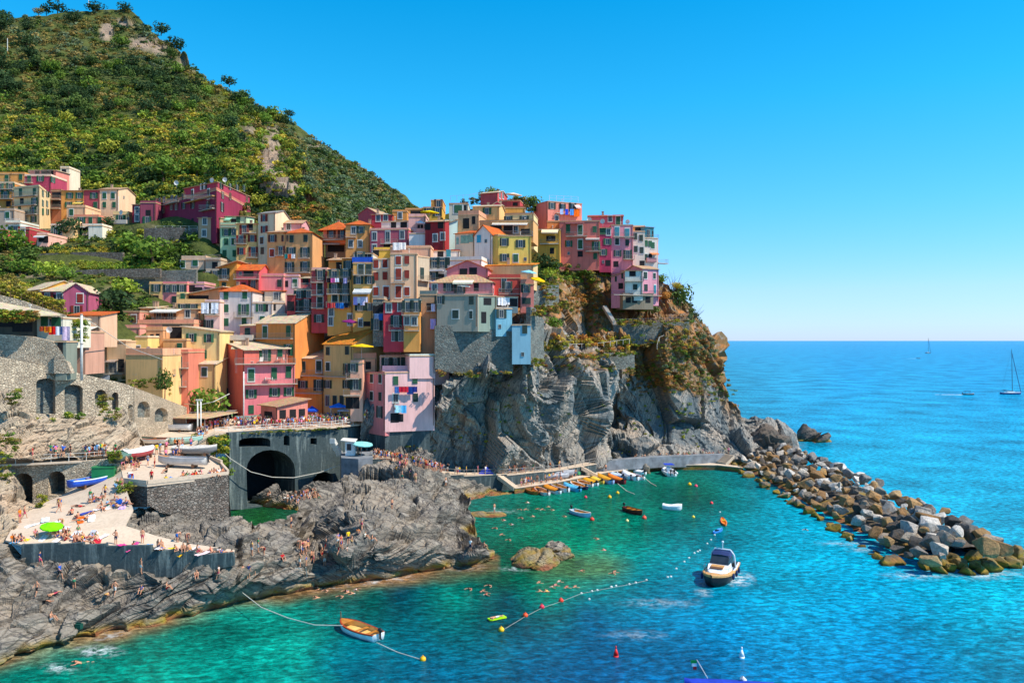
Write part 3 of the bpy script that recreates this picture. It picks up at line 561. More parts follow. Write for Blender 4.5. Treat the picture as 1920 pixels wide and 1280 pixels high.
def add_win(root, f, px, py, st, sh='g', w=None, h=None):
    p = f.hit(px, py); rot = (0, 0, f.ang)
    if st in 'DdE': w = w or 1.1; h = h or 2.3
    elif st == 's': w = w or .6; h = h or .8
    elif st == 'x': w = w or 1.3; h = h or 1.5
    else: w = w or 1.0; h = h or 1.65
    p = f.off(p, .01)
    if st == 'x':
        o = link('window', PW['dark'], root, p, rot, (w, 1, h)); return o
    if st in 'cd':   # closed shutters
        o = link('window', PW['surround'] if random.random() < .35 else PW['window'], root, p, rot, (w, 1, h))
        s = link('shutter', PW['shutter'], o, (0, -.02, 0), None, (.96, 1.3, .98), SH[sh]); return o
    o = link('window' if st != 'E' else 'door', PW['window'], root, p, rot, (w, 1, h)); link('pane', PW['pane'], o)
    if st in 'oDO':
        for sg in (-1, 1):
            a = random.uniform(-.12, .12) if random.random() < .8 else sg * random.uniform(.5, 1.0)
            link('shutter', PW['shutter'], o, (sg * (.5 + .26 * math.cos(a) + .02), -.02 - .26 * abs(math.sin(a)), 0), (0, 0, a), (.5, 1, 1.0), SH[sh])
    elif st in 'wW': link('surround', PW['surround'], o)
    return o
def add_balcony(root, f, x0, x1, py, dep=.9, solid=False, col=None, rail='rail_metal', h=1.0):
    a = f.hit(x0, py); b = f.hit(x1, py); L = (b - a).length; u = (b - a).normalized(); c = (a + b) / 2; n = Vector((f.n.x, f.n.y, 0))
    m = MB(); m.box(tuple(c + n * (dep / 2 + .01) - Vector((0, 0, .09))), (L, dep, .16), f.ang)
    o = m.obj('balcony', M['plaster'], root, col or rgb('b8a896'))
    r = MB(); e = a + n * dep; e2 = b + n * dep
    if solid:
        for s_, t_ in ((a, e), (e, e2), (e2, b)):
            q = (s_ + t_) / 2; d = t_ - s_; r.box((q.x, q.y, q.z + h / 2 + .002), (d.length + .08, .1, h), math.atan2(d.y, d.x))
        r.obj('railing', M['plaster'], o, col or rgb('c8bcae'))
    else:
        for s_, t_ in ((a + n * .05, e), (e, e2), (e2, b + n * .05)):
            d = t_ - s_; k = max(2, int(d.length / .17)); up = Vector((0, 0, h))
            r.bar(s_ + up, t_ + up, .03, 4); r.bar(s_ + Vector((0, 0, .12)), t_ + Vector((0, 0, .12)), .02, 4)
            for i in range(k + 1): q = s_ + d * i / k; r.bar(q, q + up, .014, 3, caps=False)
        r.obj('railing', M[rail], o)
    return o
def add_awning(root, f, x0, x1, py, dep=1.8, drop=.7, col='e8d8b8', mat='cloth'):
    a = f.hit(x0, py); b = f.hit(x1, py); n = Vector((f.n.x, f.n.y, 0)); dn = Vector((0, 0, -drop)); m = MB()
    c, d = b + n * dep + dn, a + n * dep + dn; v = Vector((0, 0, -.28))
    m.slab([a, b, c, d], .04); m.slab([d + v * .2, c + v * .2, c + v, d + v], .02)
    m.bar(a + n * .05, d, .03, 4); m.bar(b + n * .05, c, .03, 4)
    m.obj('awning', M[mat], root, rgb(col))
def warm(c):
    r, g, b, a = rgb(c); l = .3 * r + .55 * g + .15 * b; k = .14; f = (1.06, .93, .76); return tuple(min(.88, (v * (1 - k) + l * k) * f[i] * 1.06) for i, v in enumerate((r, g, b))) + (1,)
def house(label, pts, top, bot, col, roof='flat', rc='t', rh=1.6, d=8.0, w='', sh='g', bal=(), aw=(), ov=.35, name='house', cat='house', par=None, trim=None, chim=1, pipes=True, wx=(), wall='plaster', zb=None, ext=1.0):
    top_px = top if isinstance(top, tuple) else (top, 1 if len(pts) == 3 else 0)
    bx = [P(px, 0, Y) for px, Y in pts]; k = top_px[1]
    zt = H - (top_px[0] - HY) / F * pts[k][1]; z0 = (H - (bot - HY) / F * pts[k][1]) if zb is None else zb
    A = Vector(bx[0][:2]); B = Vector(bx[1][:2])
    if len(pts) == 3:
        C = Vector(bx[2][:2]); D = A + C - B
    else:
        n = Vector(((B - A).y, -(B - A).x)).normalized(); C = B - n * d; D = A - n * d
    cen = (A + B + C + D) / 4
    root = empty(name, (cen.x, cen.y, z0)); tag(root, label, cat); O = Vector((cen.x, cen.y, z0))
    fs = [Face(A, B), Face(B, C), Face(C, D), Face(D, A)]
    # local frame: everything is built relative to the root
    class LF(Face):
        def hit(s, px, py): return Face.hit(s, px, py) - O
        def off(s, p, o): return Face.off(s, p, o)
    fs = [LF(A, B), LF(B, C), LF(C, D), LF(D, A)]
    q = [Vector((v.x, v.y, 0)) - O for v in (A, B, C, D)]; q = [Vector((v.x, v.y, 0)) for v in q]; hh = zt - z0
    U = (q[1] - q[0]).normalized(); Vv = (q[3] - q[0]).normalized()
    wb = MB(); wb.prism([(v.x, v.y) for v in q], -ext, hh); up = Vector((0, 0, hh)); rz = Vector((0, 0, rh))
    rb = MB(); colr = ROOFC[rc] if rc in ROOFC else rgb(rc); a, b, c, e = [v + up for v in q]
    if roof == 'gx':   # ridge parallel to front
        r0 = (a + e) / 2 + rz; r1 = (b + c) / 2 + rz
        wb.add([a, e, r0], [(0, 1, 2)]); wb.add([b, c, r1], [(0, 1, 2)])
        s = rh / ((e - a).length / 2); o1 = -Vv * ov - Vector((0, 0, s * ov)); o2 = Vv * ov - Vector((0, 0, s * ov)); g = U * ov * .8; t = Vector((0, 0, .14))
        rb.slab([a + o1 - g + t, b + o1 + g + t, r1 + g + t, r0 - g + t], .12); rb.slab([e + o2 - g + t, c + o2 + g + t, r1 + g + t, r0 - g + t], .12)
    elif roof == 'gy':
        r0 = (a + b) / 2 + rz; r1 = (e + c) / 2 + rz
        wb.add([a, b, r0], [(0, 1, 2)]); wb.add([e, c, r1], [(0, 1, 2)])
        s = rh / ((b - a).length / 2); o1 = -U * ov - Vector((0, 0, s * ov)); o2 = U * ov - Vector((0, 0, s * ov)); g = Vv * ov * .8; t = Vector((0, 0, .14))
        rb.slab([a + o1 - g + t, e + o1 + g + t, r1 + g + t, r0 - g + t], .12); rb.slab([b + o2 - g + t, c + o2 + g + t, r1 + g + t, r0 - g + t], .12)
    elif roof == 'hip':
        L = (b - a).length; Dp = (e - a).length; ins = min(L, Dp) / 2 * .95; t = Vector((0, 0, .02)); s = rh / ins; k2 = -s * ov
        A_, B_, C_, D_ = a - U * ov - Vv * ov + Vector((0, 0, k2 + .16)), b + U * ov - Vv * ov + Vector((0, 0, k2 + .16)), c + U * ov + Vv * ov + Vector((0, 0, k2 + .16)), e - U * ov + Vv * ov + Vector((0, 0, k2 + .16))
        if L >= Dp: r0 = (a + e) / 2 + U * ins + rz; r1 = (b + c) / 2 - U * ins + rz; rb.slab([A_, B_, r1, r0], .1); rb.slab([C_, D_, r0, r1], .1); rb.slab([D_, A_, r0], .1); rb.slab([B_, C_, r1], .1)
        else: r0 = (a + b) / 2 + Vv * ins + rz; r1 = (e + c) / 2 - Vv * ins + rz; rb.slab([A_, B_, r0], .1); rb.slab([B_, C_, r1, r0], .1); rb.slab([C_, D_, r1], .1); rb.slab([D_, A_, r0, r1], .1)
    elif roof in ('shed', 'shl', 'shr'):
        i = {'shed': (2, 3), 'shl': (0, 3), 'shr': (1, 2)}[roof]; pp = [a, b, c, e]; hi = [p + (rz if j in i else Vector()) for j, p in enumerate(pp)]
        for j in range(4):
            n_ = (j + 1) % 4
            if hi[j] != pp[j] or hi[n_] != pp[n_]: wb.add([pp[j], pp[n_], hi[n_], hi[j]], [(0, 1, 2, 3)])
        cc = sum(hi, Vector()) / 4; t = Vector((0, 0, .16)); rb.slab([p + (p - cc).normalized() * ov * 1.3 + t for p in hi], .14)
    else:
        ph = .45 if par is None else par; cx = sum(q, Vector()) / 4
        rb.slab([a - U * .1 - Vv * .1 + Vector((0, 0, .06)), b + U * .1 - Vv * .1 + Vector((0, 0, .06)), c + U * .1 + Vv * .1 + Vector((0, 0, .06)), e - U * .1 + Vv * .1 + Vector((0, 0, .06))], .2)
        if ph > 0:
            pm = MB()
            for s_, t_ in ((a, b), (b, c), (c, e), (e, a)):
                m_ = (s_ + t_) / 2; dd = t_ - s_; inn = (cx + up - m_); inn.z = 0; inn = inn.normalized() * .12
                pm.box((m_.x + inn.x, m_.y + inn.y, m_.z + .062 + ph / 2), (dd.length - .01, .2, ph), math.atan2(dd.y, dd.x))
            pm.obj('parapet', M['plaster'], root, warm(trim) if trim else warm(col))
    wo = wb.obj('wall', M[wall], root, warm(col))
    ro = rb.obj('roof', M['roof'] if roof != 'flat' else M['plaster'], root, colr)
    if roof != 'flat' and chim:
        for i in range(chim):
            fx, fy = random.uniform(.2, .8), random.uniform(.3, .7); p = q[0] + (q[1] - q[0]) * fx + (q[3] - q[0]) * fy
            m = MB(); m.box((p.x, p.y, hh + rh * .6 + .35), (.55, .45, 1.7)); m.box((p.x, p.y, hh + rh * .6 + 1.24), (.7, .6, .1)); m.obj('chimney', M['plaster'], ro, rgb('b09078'))
    elif roof == 'flat' and (B - A).length > 5 and random.random() < .6:
        p = (q[0] + (q[1] - q[0]) * random.uniform(.2, .8) + (q[3] - q[0]) * random.uniform(.3, .8)); m = MB(); m.bar((p.x, p.y, hh + .1), (p.x, p.y, hh + 1.4), .06, 5); m.box((p.x, p.y, hh + 1.45), (.35, .35, .14)); m.obj('vent_pipe', M['white_paint'], ro)
    if pipes and (B - A).length > 4:
        m = MB(); p = q[1] - U * .25 - Vv * .08; m.bar((p.x, p.y, .0), (p.x, p.y, hh - .1), .06, 6); m.obj('drainpipe', M['dark_wood'], root)
    for it in w.split(';'):
        it = it.strip()
        if not it: continue
        hd, ps = it.split(':'); fi = int(hd[0]); st = hd[1]; s_ = hd[2] if len(hd) > 2 else sh
        for pp in ps.split():
            v = [float(x) for x in pp.split(',')]
            add_win(root, fs[fi], v[0], v[1], st, s_, *(v[2:] if len(v) > 2 else ()))
    for bb in bal:
        kw = bb[4] if len(bb) > 4 else {}; add_balcony(root, fs[bb[0]], bb[1], bb[2], bb[3], **kw)
    for aa in aw: add_awning(root, fs[aa[0]], *aa[1:])
    HOUSES[label] = (root, fs, O); return root, fs, O
h = house
# ================= far left cluster under the terraces
h('small white concrete block on the slope above the magenta house', [(113, 240), (130, 240)], 315, 350, 'ded4c4', d=6, w='0x:120,322', ext=4)
h('pink penthouse with a dark loggia above the magenta house', [(56, 233), (105, 233)], 320, 365, 'e08a84', 'shed', 'c', .4, 7, '0x:70,323 84,323,2,1.6 94,323,2,1.6', bal=((0, 56, 96, 328),), chim=0, ext=4)
h('deep magenta house with a white framed window and green balcony door', [(46, 226), (96, 226)], 330, 365, 'b03a62', 'flat', w='0o:76,335;0d:55,337;1o:99,337', bal=((0, 48, 62, 343),), trim='e0c8c0', ext=4)
h('ochre house squeezed between the magenta house and the balconied block', [(21, 228), (46, 228)], 326, 362, 'd89a48', 'flat', w='0c:39,332 39,348', ext=4)
h('ochre house with a tall green shutter at the hill edge', [(-30, 228), (21, 228)], 326, 350, 'd8a04c', 'flat', w='0d:13,336', bal=((0, 2, 22, 343),), ext=4)
h('golden balconied house with a red painted ground floor', [(-40, 219), (26, 219)], 344, 400, 'd89038', 'flat', w='0D:10,366 0,352 20,351;0x:16,382', bal=((0, -20, 26, 355), (0, -20, 25, 373)), trim='c8b8a0', ext=4)
h('tall cream block with long balconies and a sunlit side wall', [(26, 212), (74, 209), (98, 224)], (350, 1), 425, 'ecd0a0', 'flat', w='0d:39,361 65,361;0D:65,379;0c:37,393;0x:41,377;0o:63,411 ;0D:62,396;0c:37,409;1o:80,363 80,381 80,397 88,364 88,382 88,397', bal=((0, 28, 71, 368), (0, 28, 70, 385), (0, 50, 71, 402)), ov=.6, ext=4)
h('narrow brown house of stacked loggias beside the cream block', [(96, 222), (115, 222)], 358, 395, 'a86a50', 'flat', w='0x:106,366,2.4,1.5 106,382,2.4,1.8', bal=((0, 97, 114, 374), (0, 97, 114, 391)), ext=4)  # loggia shadow of the cream block, given as a brown box
h('orange terrace house with two rows of green shuttered windows', [(115, 222), (157, 222)], 358, 392, 'dc9a44', 'shed', 't', .6, 8, '0o:131,367 149,367;0o:129,384;0D:149,385', aw=((0, 141, 158, 379, 1.6, .6, 'd8b85c'),), ext=4)
h('small magenta terrace house between the orange and the cream one', [(157, 222), (187, 222)], 357, 394, 'b8485e', 'shed', 't', .6, 8, '0o:176,367;0d:179,386', chim=0, ext=4)
h('cream terrace house with four green windows and a sunlit gable', [(187, 222), (222, 222)], 355, 394, 'ecc4a4', 'gx', 't', 1.3, 10, '0c:196,367 212,367 196,384 214,384;1s:232,370', ext=4)
h('small beige house with one green shutter and laundry on its terrace', [(125, 213), (160, 213)], 388, 412, 'e0b894', w='0c:134,398', ext=4)
h('salmon house with a flat terrace and blue black shutters', [(138, 209), (185, 209)], 406, 428, 'd8826c', w='0o:153,413;0c:170,413 187,413', ext=4)
h('low white house with a green door behind the village hedge', [(95, 206), (168, 206)], 423, 445, 'e8d4cc', w='0D:104,433;0x:121,431;0c:135,432;0d:150,434;0x:160,430', aw=((0, 140, 165, 424, 1.4, .3, 'e8dccc'),), ext=4)
h('tiny sunlit cream box house with a red awning', [(117, 203), (138, 203)], 416, 430, 'f0c890', w='', d=4, ext=4)
h('plain white block at the end of the low white house', [(166, 203), (192, 203)], 423, 436, 'f0e4dc', d=5, ext=4)
h('grey house with one green shutter at the picture edge', [(-30, 205), (27, 205)], 394, 428, 'a89c94', w='0c:14,403', ext=4)
h('pale blue house with a white railed roof terrace', [(11, 200), (38, 200)], 417, 444, 'cfe0e0', w='0c:19,431;0D:29,432', bal=((0, 11, 38, 418, {'dep': .5, 'rail': 'white_paint'}), (0, 9, 33, 441)), ext=4)
h('small crimson house with an orange sunlit side', [(34, 196), (55, 196)], 429, 458, 'a82c3c', w='0w:43,434 42,449', d=9, ext=4)
h('pink house with small square windows at the picture edge', [(-40, 196), (11, 196)], 434, 458, 'c8505c', w='0s:2,438 2,446', d=5, ext=4)
h('pale pink garage house with a white awning', [(69, 193), (89, 193)], 440, 460, 'e8b0a8', 'flat', w='0x:77,449,1.2,1.2 86,449,1.2,1.6', aw=((0, 68, 88, 442, 1.2, .3, 'f0e8e0'),), d=14, ext=4)
h('small cream house of two terraces beside the crimson hotel', [(212, 213), (241, 213)], 402, 440, 'ecca8c', w='0D:226,411 218,431;0x:231,409;0s:240,410', bal=((0, 212, 240, 420, {'solid': True}),), par=.8, ext=4)
h('narrow crimson annex with white framed windows', [(248, 212), (263, 212)], 384, 425, '98243c', 'shed', 'c', .8, 6, '0w:257,394 257,409', chim=0, ext=4)
h('purple pink annex with a white air unit', [(263, 210), (292, 210)], 380, 425, 'a04868', w='0x:278,399;0D:276,414', ext=4)
h('long crimson purple house with yellow shuttered balcony doors', [(288, 218), (406, 193), (470, 222)], (356, 1), 424, '8e2450', 'flat', trim='c87868', sh='n', w='0d:361,365 391,364;0o:362,385;0D:391,386;0o:323,372 331,373 345,368 345,386 300,377 308,375 294,378 298,395 307,394 322,388 331,388;0x:361,415;1o:417,366 431,368 462,372;1Dk:416,388', bal=((0, 351, 404, 374, {'col': rgb('d8a060')}), (0, 379, 404, 393), (0, 311, 338, 381)), par=.6, ext=4)
h('set back top storey of the long crimson house with a green window row', [(345, 212), (408, 203), (468, 228)], (342, 1), 358, 'a83458', 'shed', 't', .8, w='0ow:380,350;0o:384,349;1o:414,348 431,350 444,352 457,353', sh='k', ext=4)
# ================= gardens and the middle left
h('old tall house with bare peeling brick facade', [(372, 195), (413, 195)], 409, 486, 'b89c80', 'shed', 't', 1.0, 9, '0w:384,415 404,414 404,436;0w:383,437;0x:383,478 402,476;0s:404,455', sh='n', wall='plaster', ext=4)
h('tall mint green house with a glazed roof terrace', [(413, 193), (443, 193)], 421, 505, 'a4d4b0', 'flat', d=9, w='0o:424,436 438,435;0c:424,453 438,453 421,475 440,475', bal=((0, 414, 442, 426, {'dep': .6}),), ext=4)
h('mint green set back attic with a small dark window', [(416, 199), (462, 199)], 406, 430, 'b4dcc0', 'shed', 't', .6, 6, '0x:438,416;0c:447,411', aw=((0, 416, 436, 408, 2, .8, '8cc8a8'),), chim=0, ext=4)
h('golden house with brown red shutters next to the mint green one', [(443, 190), (484, 190)], 420, 492, 'eec074', 'shed', 't', .5, 9, sh='r', w='0D:452,450;0o:473,447 453,471;0D:475,472;0x:469,426;0D:458,431', bal=((0, 441, 463, 457), (0, 463, 484, 483), (0, 456, 482, 437)), ext=4)
h('cream tower house with crimson shutters and a white sunlit gable', [(484, 190), (516, 188), (546, 202)], (399, 1), 492, 'e8d0b4', 'gx', 'g', 1.6, sh='r', w='0o:496,409 496,430;0cn:491,451 492,470', chim=0, ext=4)
h('lilac pink low house with a gable behind the ochre block', [(515, 195), (566, 195)], 419, 445, 'd89aa8', 'gx', 't', 1.2, 7, w='0w:523,428 541,425', ext=4)
h('warm ochre house left wing with a crimson shuttered window', [(501, 182), (537, 181)], 436, 508, 'e4a060', 'hip', 't', .8, 9, sh='b', w='0o:511,447;0c:530,447,.5,1.5;0cr:510,474;0D:526,471', bal=((0, 518, 532, 479),), ext=4)
h('large ochre house with an orange hip roof and laundry balconies', [(534, 181), (586, 180), (608, 193)], (436, 1), 516, 'e0a468', 'hip', 'o', 1.5, sh='k', w='0c:547,448 573,447;0D:546,473 572,473 543,501 572,500;0cn:539,447,.5,1.5', bal=((0, 535, 555, 484, {'dep': .7}), (0, 561, 581, 484, {'dep': .7}), (0, 535, 582, 511)), ext=4)
h('greyish pink house with green shutters above the vegetable plot', [(340, 187), (386, 187)], 487, 538, 'd0b4a0', 'flat', w='0c:343,495;0c:366,493,1.2,1.4;0dt:374,527', par=.9, ext=4)
h('grey house with two small arched doors by the lane', [(386, 186), (414, 186)], 487, 536, 'bcb0a4', w='0x:403,497;0Dn:390,518;0Dk:403,516', bal=((0, 386, 413, 486, {'dep': .5}),), ext=4)
h('golden ochre house under a broad tan roof with a balcony door', [(411, 176), (444, 176)], 502, 548, 'dc9428', 'shr', 't', 1.3, 9, sh='k', ov=.9, w='0D:421,513;0c:420,536', bal=((0, 411, 429, 525),), ext=4)
h('magenta pink house with an orange tiled roof and long balcony', [(443, 175.5), (486, 175.5)], 507, 552, 'cc5468', 'gx', 'o', 1.6, 8, w='0s:451,513;0x:466,512,2.2,1.4;0c:457,536 ;0D:475,534', bal=((0, 440, 486, 523),), sh='b', ext=4)
h('rose pink house with a plain sunlit wall', [(487, 177), (532, 177)], 517, 560, 'e48c98', w='0c:524,531', sh='k', par=.5, ext=4)
h('lilac house with a curved roof terrace', [(532, 178), (560, 178)], 518, 575, 'd4a8c0', w='0xk:537,532,.8,1.4;0c:553,530', par=.4, ext=4)
h('pale grey lilac house with an orange hip roof and green shutters', [(412, 168.5), (474, 168.5)], 546, 625, 'ccc8d4', 'hip', 'o', 1.7, 11, w='0c:424,554 459,553 424,578 424,604 458,602;0D:457,580', bal=((0, 440, 475, 594),), chim=2, ext=4)
h('white wing with a covered roof terrace', [(474, 168.5), (511, 168.5)], 568, 625, 'd8d0d4', 'flat', w='0o:489,577;0x:497,577;0c:492,600', par=.25, ext=4)
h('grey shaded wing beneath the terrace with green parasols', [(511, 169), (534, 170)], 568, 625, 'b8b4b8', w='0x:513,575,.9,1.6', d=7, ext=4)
h('white bathroom like attic with a tan canopy above the terrace', [(482, 175), (528, 175)], 546, 572, 'e4d8c8', 'shed', 'o', .4, 5, w='0E:492,556;0w:518,555;0E:522,557', sh='t', bal=((0, 474, 530, 568, {'dep': 2.2}),), chim=0, ext=4)
h('yellow house with a wide cream canopy over its loggia', [(331, 169), (384, 169)], 569, 612, 'e8bc78', 'flat', w='0o:343,577;0o:362,577', sh='k', par=.9, ext=4)
h('peach back room under a cream canopy roof', [(350, 173), (412, 172)], 553, 574, 'e8a878', 'shr', 'c', 1.4, 7, ov=1.3, w='0x:375,560,4,1.4;0x:357,560', chim=0, ext=4)
h('yellow tower room with a dark shutter beside the canopy', [(331, 172), (350, 172)], 552, 575, 'ecc880', w='0c:343,557', d=5, ext=4)
h('pale pink house under the hanging sheets', [(384, 166), (412, 166)], 566, 622, 'e4c0c4', w='0o:391,607;0D:394,579', sh='k', bal=((0, 386, 412, 590),), ext=4)
h('yellow end of the pink row with a pergola', [(280, 176), (305, 176)], 532, 575, 'e4b470', w='0o:293,540;0x:292,560', sh='k', ext=4)
h('long pink row house with four dark shuttered windows', [(305, 176), (351, 176)], 532, 576, 'd87c88', w='0o:315,541 327,541 341,541;0c:327,562', sh='k', ext=4)
h('lilac end house behind the vine terrace', [(351, 177), (383, 177)], 532, 560, 'd49cb4', w='0x:360,541;0x:371,545,2,1.6', ext=4)
h('yellow house with a cream roof behind the path railing', [(44, 158), (77, 152)], 546, 590, 'e0a028', 'gx', 'c', 1.8, 8, w='', chim=0, ext=4)
h('magenta house with a covered balcony', [(77, 152), (119, 152)], 546, 592, 'b85478', 'gx', 'c', 1.8, 8, w='0D:89,560;0x:103,560,1,1.6;0w:112,558', sh='r', bal=((0, 82, 108, 571),), aw=((0, 88, 112, 574, 1.4, .3, 'e8dcc8'),), ext=4)
h('magenta gable house with a blue framed window', [(119, 150), (167, 151)], 547, 594, 'b85480', 'gy', 'c', 1.6, 10, w='0cr:150,559;0o:144,581', sh='r', chim=0, ext=4)
# ================= middle left lower
h('pink house with two brown arched shutters', [(219, 164), (262, 164)], 584, 620, 'e49488', 'flat', sh='n', w='0c:229,598 251,598', trim='8c8480', par=.15, ext=4)
h('pink terraced wing with a small brown door', [(199, 166), (219, 166)], 580, 620, 'e09088', w='0dn:215,600', sh='n', d=7, ext=4)
h('long pink lower storey with brown windows and dark gutters', [(186, 160), (262, 160)], 614, 645, 'e49a94', sh='n', w='0cn:176,627 198,627 228,626 ;0x:240,627', par=.5, ext=4)
h('peach house with a brown shutter beside the white awning', [(262, 168), (290, 168)], 578, 622, 'e4a46c', 'shed', 'c', .6, 6, w='0cn:266,590', chim=3, ext=4)
h('peach loggia house with a white awning and balustrade', [(290, 168), (372, 168)], 580, 622, 'e8b084', 'shed', 'c', .5, 6, w='0D:298,588 320,589;0x:309,588;0w:352,588', sh='n', aw=((0, 292, 342, 580, 3, .5, 'f2ead8'),), bal=((0, 290, 368, 604, {'dep': 1.6, 'rail': 'white_paint'}),), chim=3, ext=4)
h('peach pink terrace wing below the balustrade', [(258, 163), (364, 163)], 606, 630, 'e49c84', par=.7, w='', ext=4)
h('peach house with slim windows beside the dark garage', [(274, 156), (306, 156)], 618, 668, 'd8a070', w='0x:285,636,.7,2;0x:296,635,.7,2', sh='k', par=.5, ext=4)
h('ochre brown house with a dark roof opening', [(306, 155), (350, 155)], 637, 668, 'd8a468', w='0c:337,651', par=.2, ext=4)
h('dark open rooftop shelter', [(304, 159), (342, 159)], 612, 640, '4a4844', w='0x:326,624,3.2,2', d=5, pipes=False, ext=4)
h('beige modern house with a large black window', [(162, 147), (203, 147)], 638, 712, 'd0b08c', 'flat', w='0x:184,666,2.4,2.1', par=.12, trim='e8dcc8', d=9, ext=4)
h('beige house part with a glazed porch and dark door', [(203, 147), (236, 147)], 640, 712, 'd4b898', 'flat', w='0E:212,687,1.5,2.6;0x:227,685,1.1,2.4', aw=((0, 198, 222, 675, 1.2, .1, 'd8b8a4'),), par=.12, bal=((0, 198, 234, 700),), d=8, ext=4)
h('bright yellow cube room on the beige roof', [(254, 151), (277, 151)], 632, 662, 'f0d078', par=.2, trim='e8dcc8', w='0w:259,656,.8,1.6', d=5, ext=4)
h('plain ochre yellow house with a blank facade', [(236, 144), (305, 143)], 665, 722, 'e8bc7c', par=1.1, trim='e4a888', w='', d=10, ext=4)
h('narrow yellow house with a teal shuttered door', [(305, 147), (328, 147)], 662, 735, 'f0d48c', w='0d:315,686,.7,2.4', sh='t', bal=((0, 304, 330, 702), (0, 303, 328, 664, {'dep': .6, 'rail': 'white_paint'})), d=8, ext=4)
h('narrow red house with salmon sunlit strip and balconies', [(328, 149), (353, 149)], 660, 765, 'd87c68', w='0d:338,681,.7,2.6;0c:338,715,.7,2.4', sh='k', bal=((0, 328, 354, 689), (0, 322, 350, 724)), d=8, ext=4)
h('yellow house with a slanted roofline and lilac windows', [(341, 157), (412, 157)], 622, 690, 'ecd08c', 'shl', 'c', 1.0, 8, w='0o:359,633 392,634;0o:378,664', sh='g', chim=0, ext=4)
h('low yellow annex with a tan roof and a black shuttered window', [(360, 154), (404, 154)], 683, 740, 'd8b878', 'shed', 'c', 1.0, 6, w='0ck:383,697', chim=0, ext=4)
# ================= the waterfront
PK = h('big pink restaurant house seen from its darker gable side', [(403, 166), (458, 155)], (655, 0), 792, 'd86a60', 'gy', 'c', 1.2, 3, w='0c:424,664 424,699 ;0Dk:424,738', sh='g', ov=.5)  # gable shade is put into a darker pink than the front
h('pink restaurant house front with three rows of green shutters', [(458, 155), (553, 159)], (683, 0), 795, 'e0788c', 'flat', w='0d:471,703 514,700 541,697;0o:471,738 515,735 542,734;0c:471,767', sh='g', bal=((0, 458, 556, 719, {'dep': 1.2}), (0, 440, 553, 681, {'dep': 1.0}),), par=.1, d=10)
h('pink upper storey of the restaurant house behind its sun terrace', [(441, 157.4), (539, 159.6)], (654, 0), 690, 'e88a80', 'shed', 'c', 1.5, 6, w='0c:455,664 525,661;0D:497,666;0E:499,666', sh='g', ov=.7, chim=1)
h('pink glazed restaurant veranda with a tan canopy roof', [(489, 154), (520, 150), (577, 154)], (762, 1), 790, 'd8847c', 'shed', 't', 1.0, w='0x:503,779,2.8,1.6;1x:530,776,1.3,1.6 549,775,1.3,1.6 566,774,1.3,1.6', ov=.6, sh='k', chim=0)
h('orange house with a tan roof and a big sunlit gable', [(480, 163.5), (553, 160), (608, 171.5)], (606, 1), 700, 'de8a38', 'gx', 'c', 2.1, w='0d:497,622 541,621;0D:541,656', bal=((0, 478, 550, 634),))
h('small pink annex with a dark shuttered door', [(450, 164.5), (480, 164.5)], 611, 645, 'd8847c', 'shed', 'c', .5, 6, w='0dk:464,625', aw=(), chim=0, bal=((0, 426, 479, 637, {'solid': True, 'dep': 2}),))
h('bright orange house with white roof beside the restaurant', [(553, 163), (607, 162)], 672, 775, 'ec9428', 'shed', 'c', 1.8, 9, w='0d:568,688 598,687;0o:568,721;0D:598,722', sh='k', bal=((0, 551, 603, 703), (0, 553, 606, 736)), chim=1)
h('yellow olive house with a studded orange roof', [(607, 161), (661, 157), (746, 168)], (645, 1), 790, 'd4b070', 'gx', 'y', 3.2, w='0c:615,658 651,657 615,687;0D:651,692;0o:615,720 650,720;0E:614,751 ;0d:628,752 641,752', sh='k', bal=((0, 600, 655, 705), ), chim=1)
h('pale rose back house with a dark balcony near the awnings', [(657, 155.5), (680, 155.5)], 680, 780, 'e8b09c', w='0o:662,689;0D:667,720;0x:655,755,1.4,2.2 668,755,1.2,2.2', sh='k', bal=((0, 645, 676, 740), (0, 650, 674, 709)), d=7)
h('rose house shaded left facade with six dark shutters', [(676, 160), (722, 153)], (698, 0), 800, 'd8808c', 'flat', w='0c:682,708 697,709 713,710 682,741 697,742 713,743;0x:697,771;0D:712,772', sh='k', par=.15, d=9)  # left face of the pale pink house, shade put into a darker pink
h('large pale pink house on the cliff edge with green shutters', [(722, 153), (815, 156)], (698, 0), 800, 'ecbcc8', 'flat', w='0c:742,713 778,711;0w:742,746;0ck:779,745;0x:740,783,1.6,1.8;0x:750,783', sh='g', par=.1, d=8)
h('pale pink upper storey with a roof terrace', [(768, 154.2), (816, 155.7)], (667, 0), 700, 'ecc0cc', 'flat', par=.3, d=9, w='', trim='c8d8d8')
h('recessed loggia storey with dark doors under a vine', [(712, 159), (770, 159)], 668, 700, 'e0b0a8', 'flat', w='0D:726,681 ;0D:740,681;0d:757,680', sh='k', par=.2, d=6, bal=((0, 721, 768, 694, {'dep': 2.4, 'solid': True, 'col': rgb('e8b8c0')}),))
h('pale pink wing reaching over the rock', [(815, 158), (842, 160)], 662, 712, 'e8bcc8', 'flat', w='0c:819,674', par=.15, d=6, sh='k')
h('peach round terrace house behind the pink one', [(706, 165), (756, 164)], 644, 680, 'eca890', par=.4, w='0x:709,650;0w:760,648')
h('peach terrace house with a small shuttered window', [(756, 165), (812, 165)], 639, 680, 'e8a898', par=.3, w='0o:765,648;0x:805,650', sh='k')
h('peach balcony rooms below the yellow parasol terrace', [(663, 157), (706, 160)], 672, 700, 'e8a888', w='0D:668,690;0x:690,685', sh='k', par=1.0, trim='e0a088', d=6)
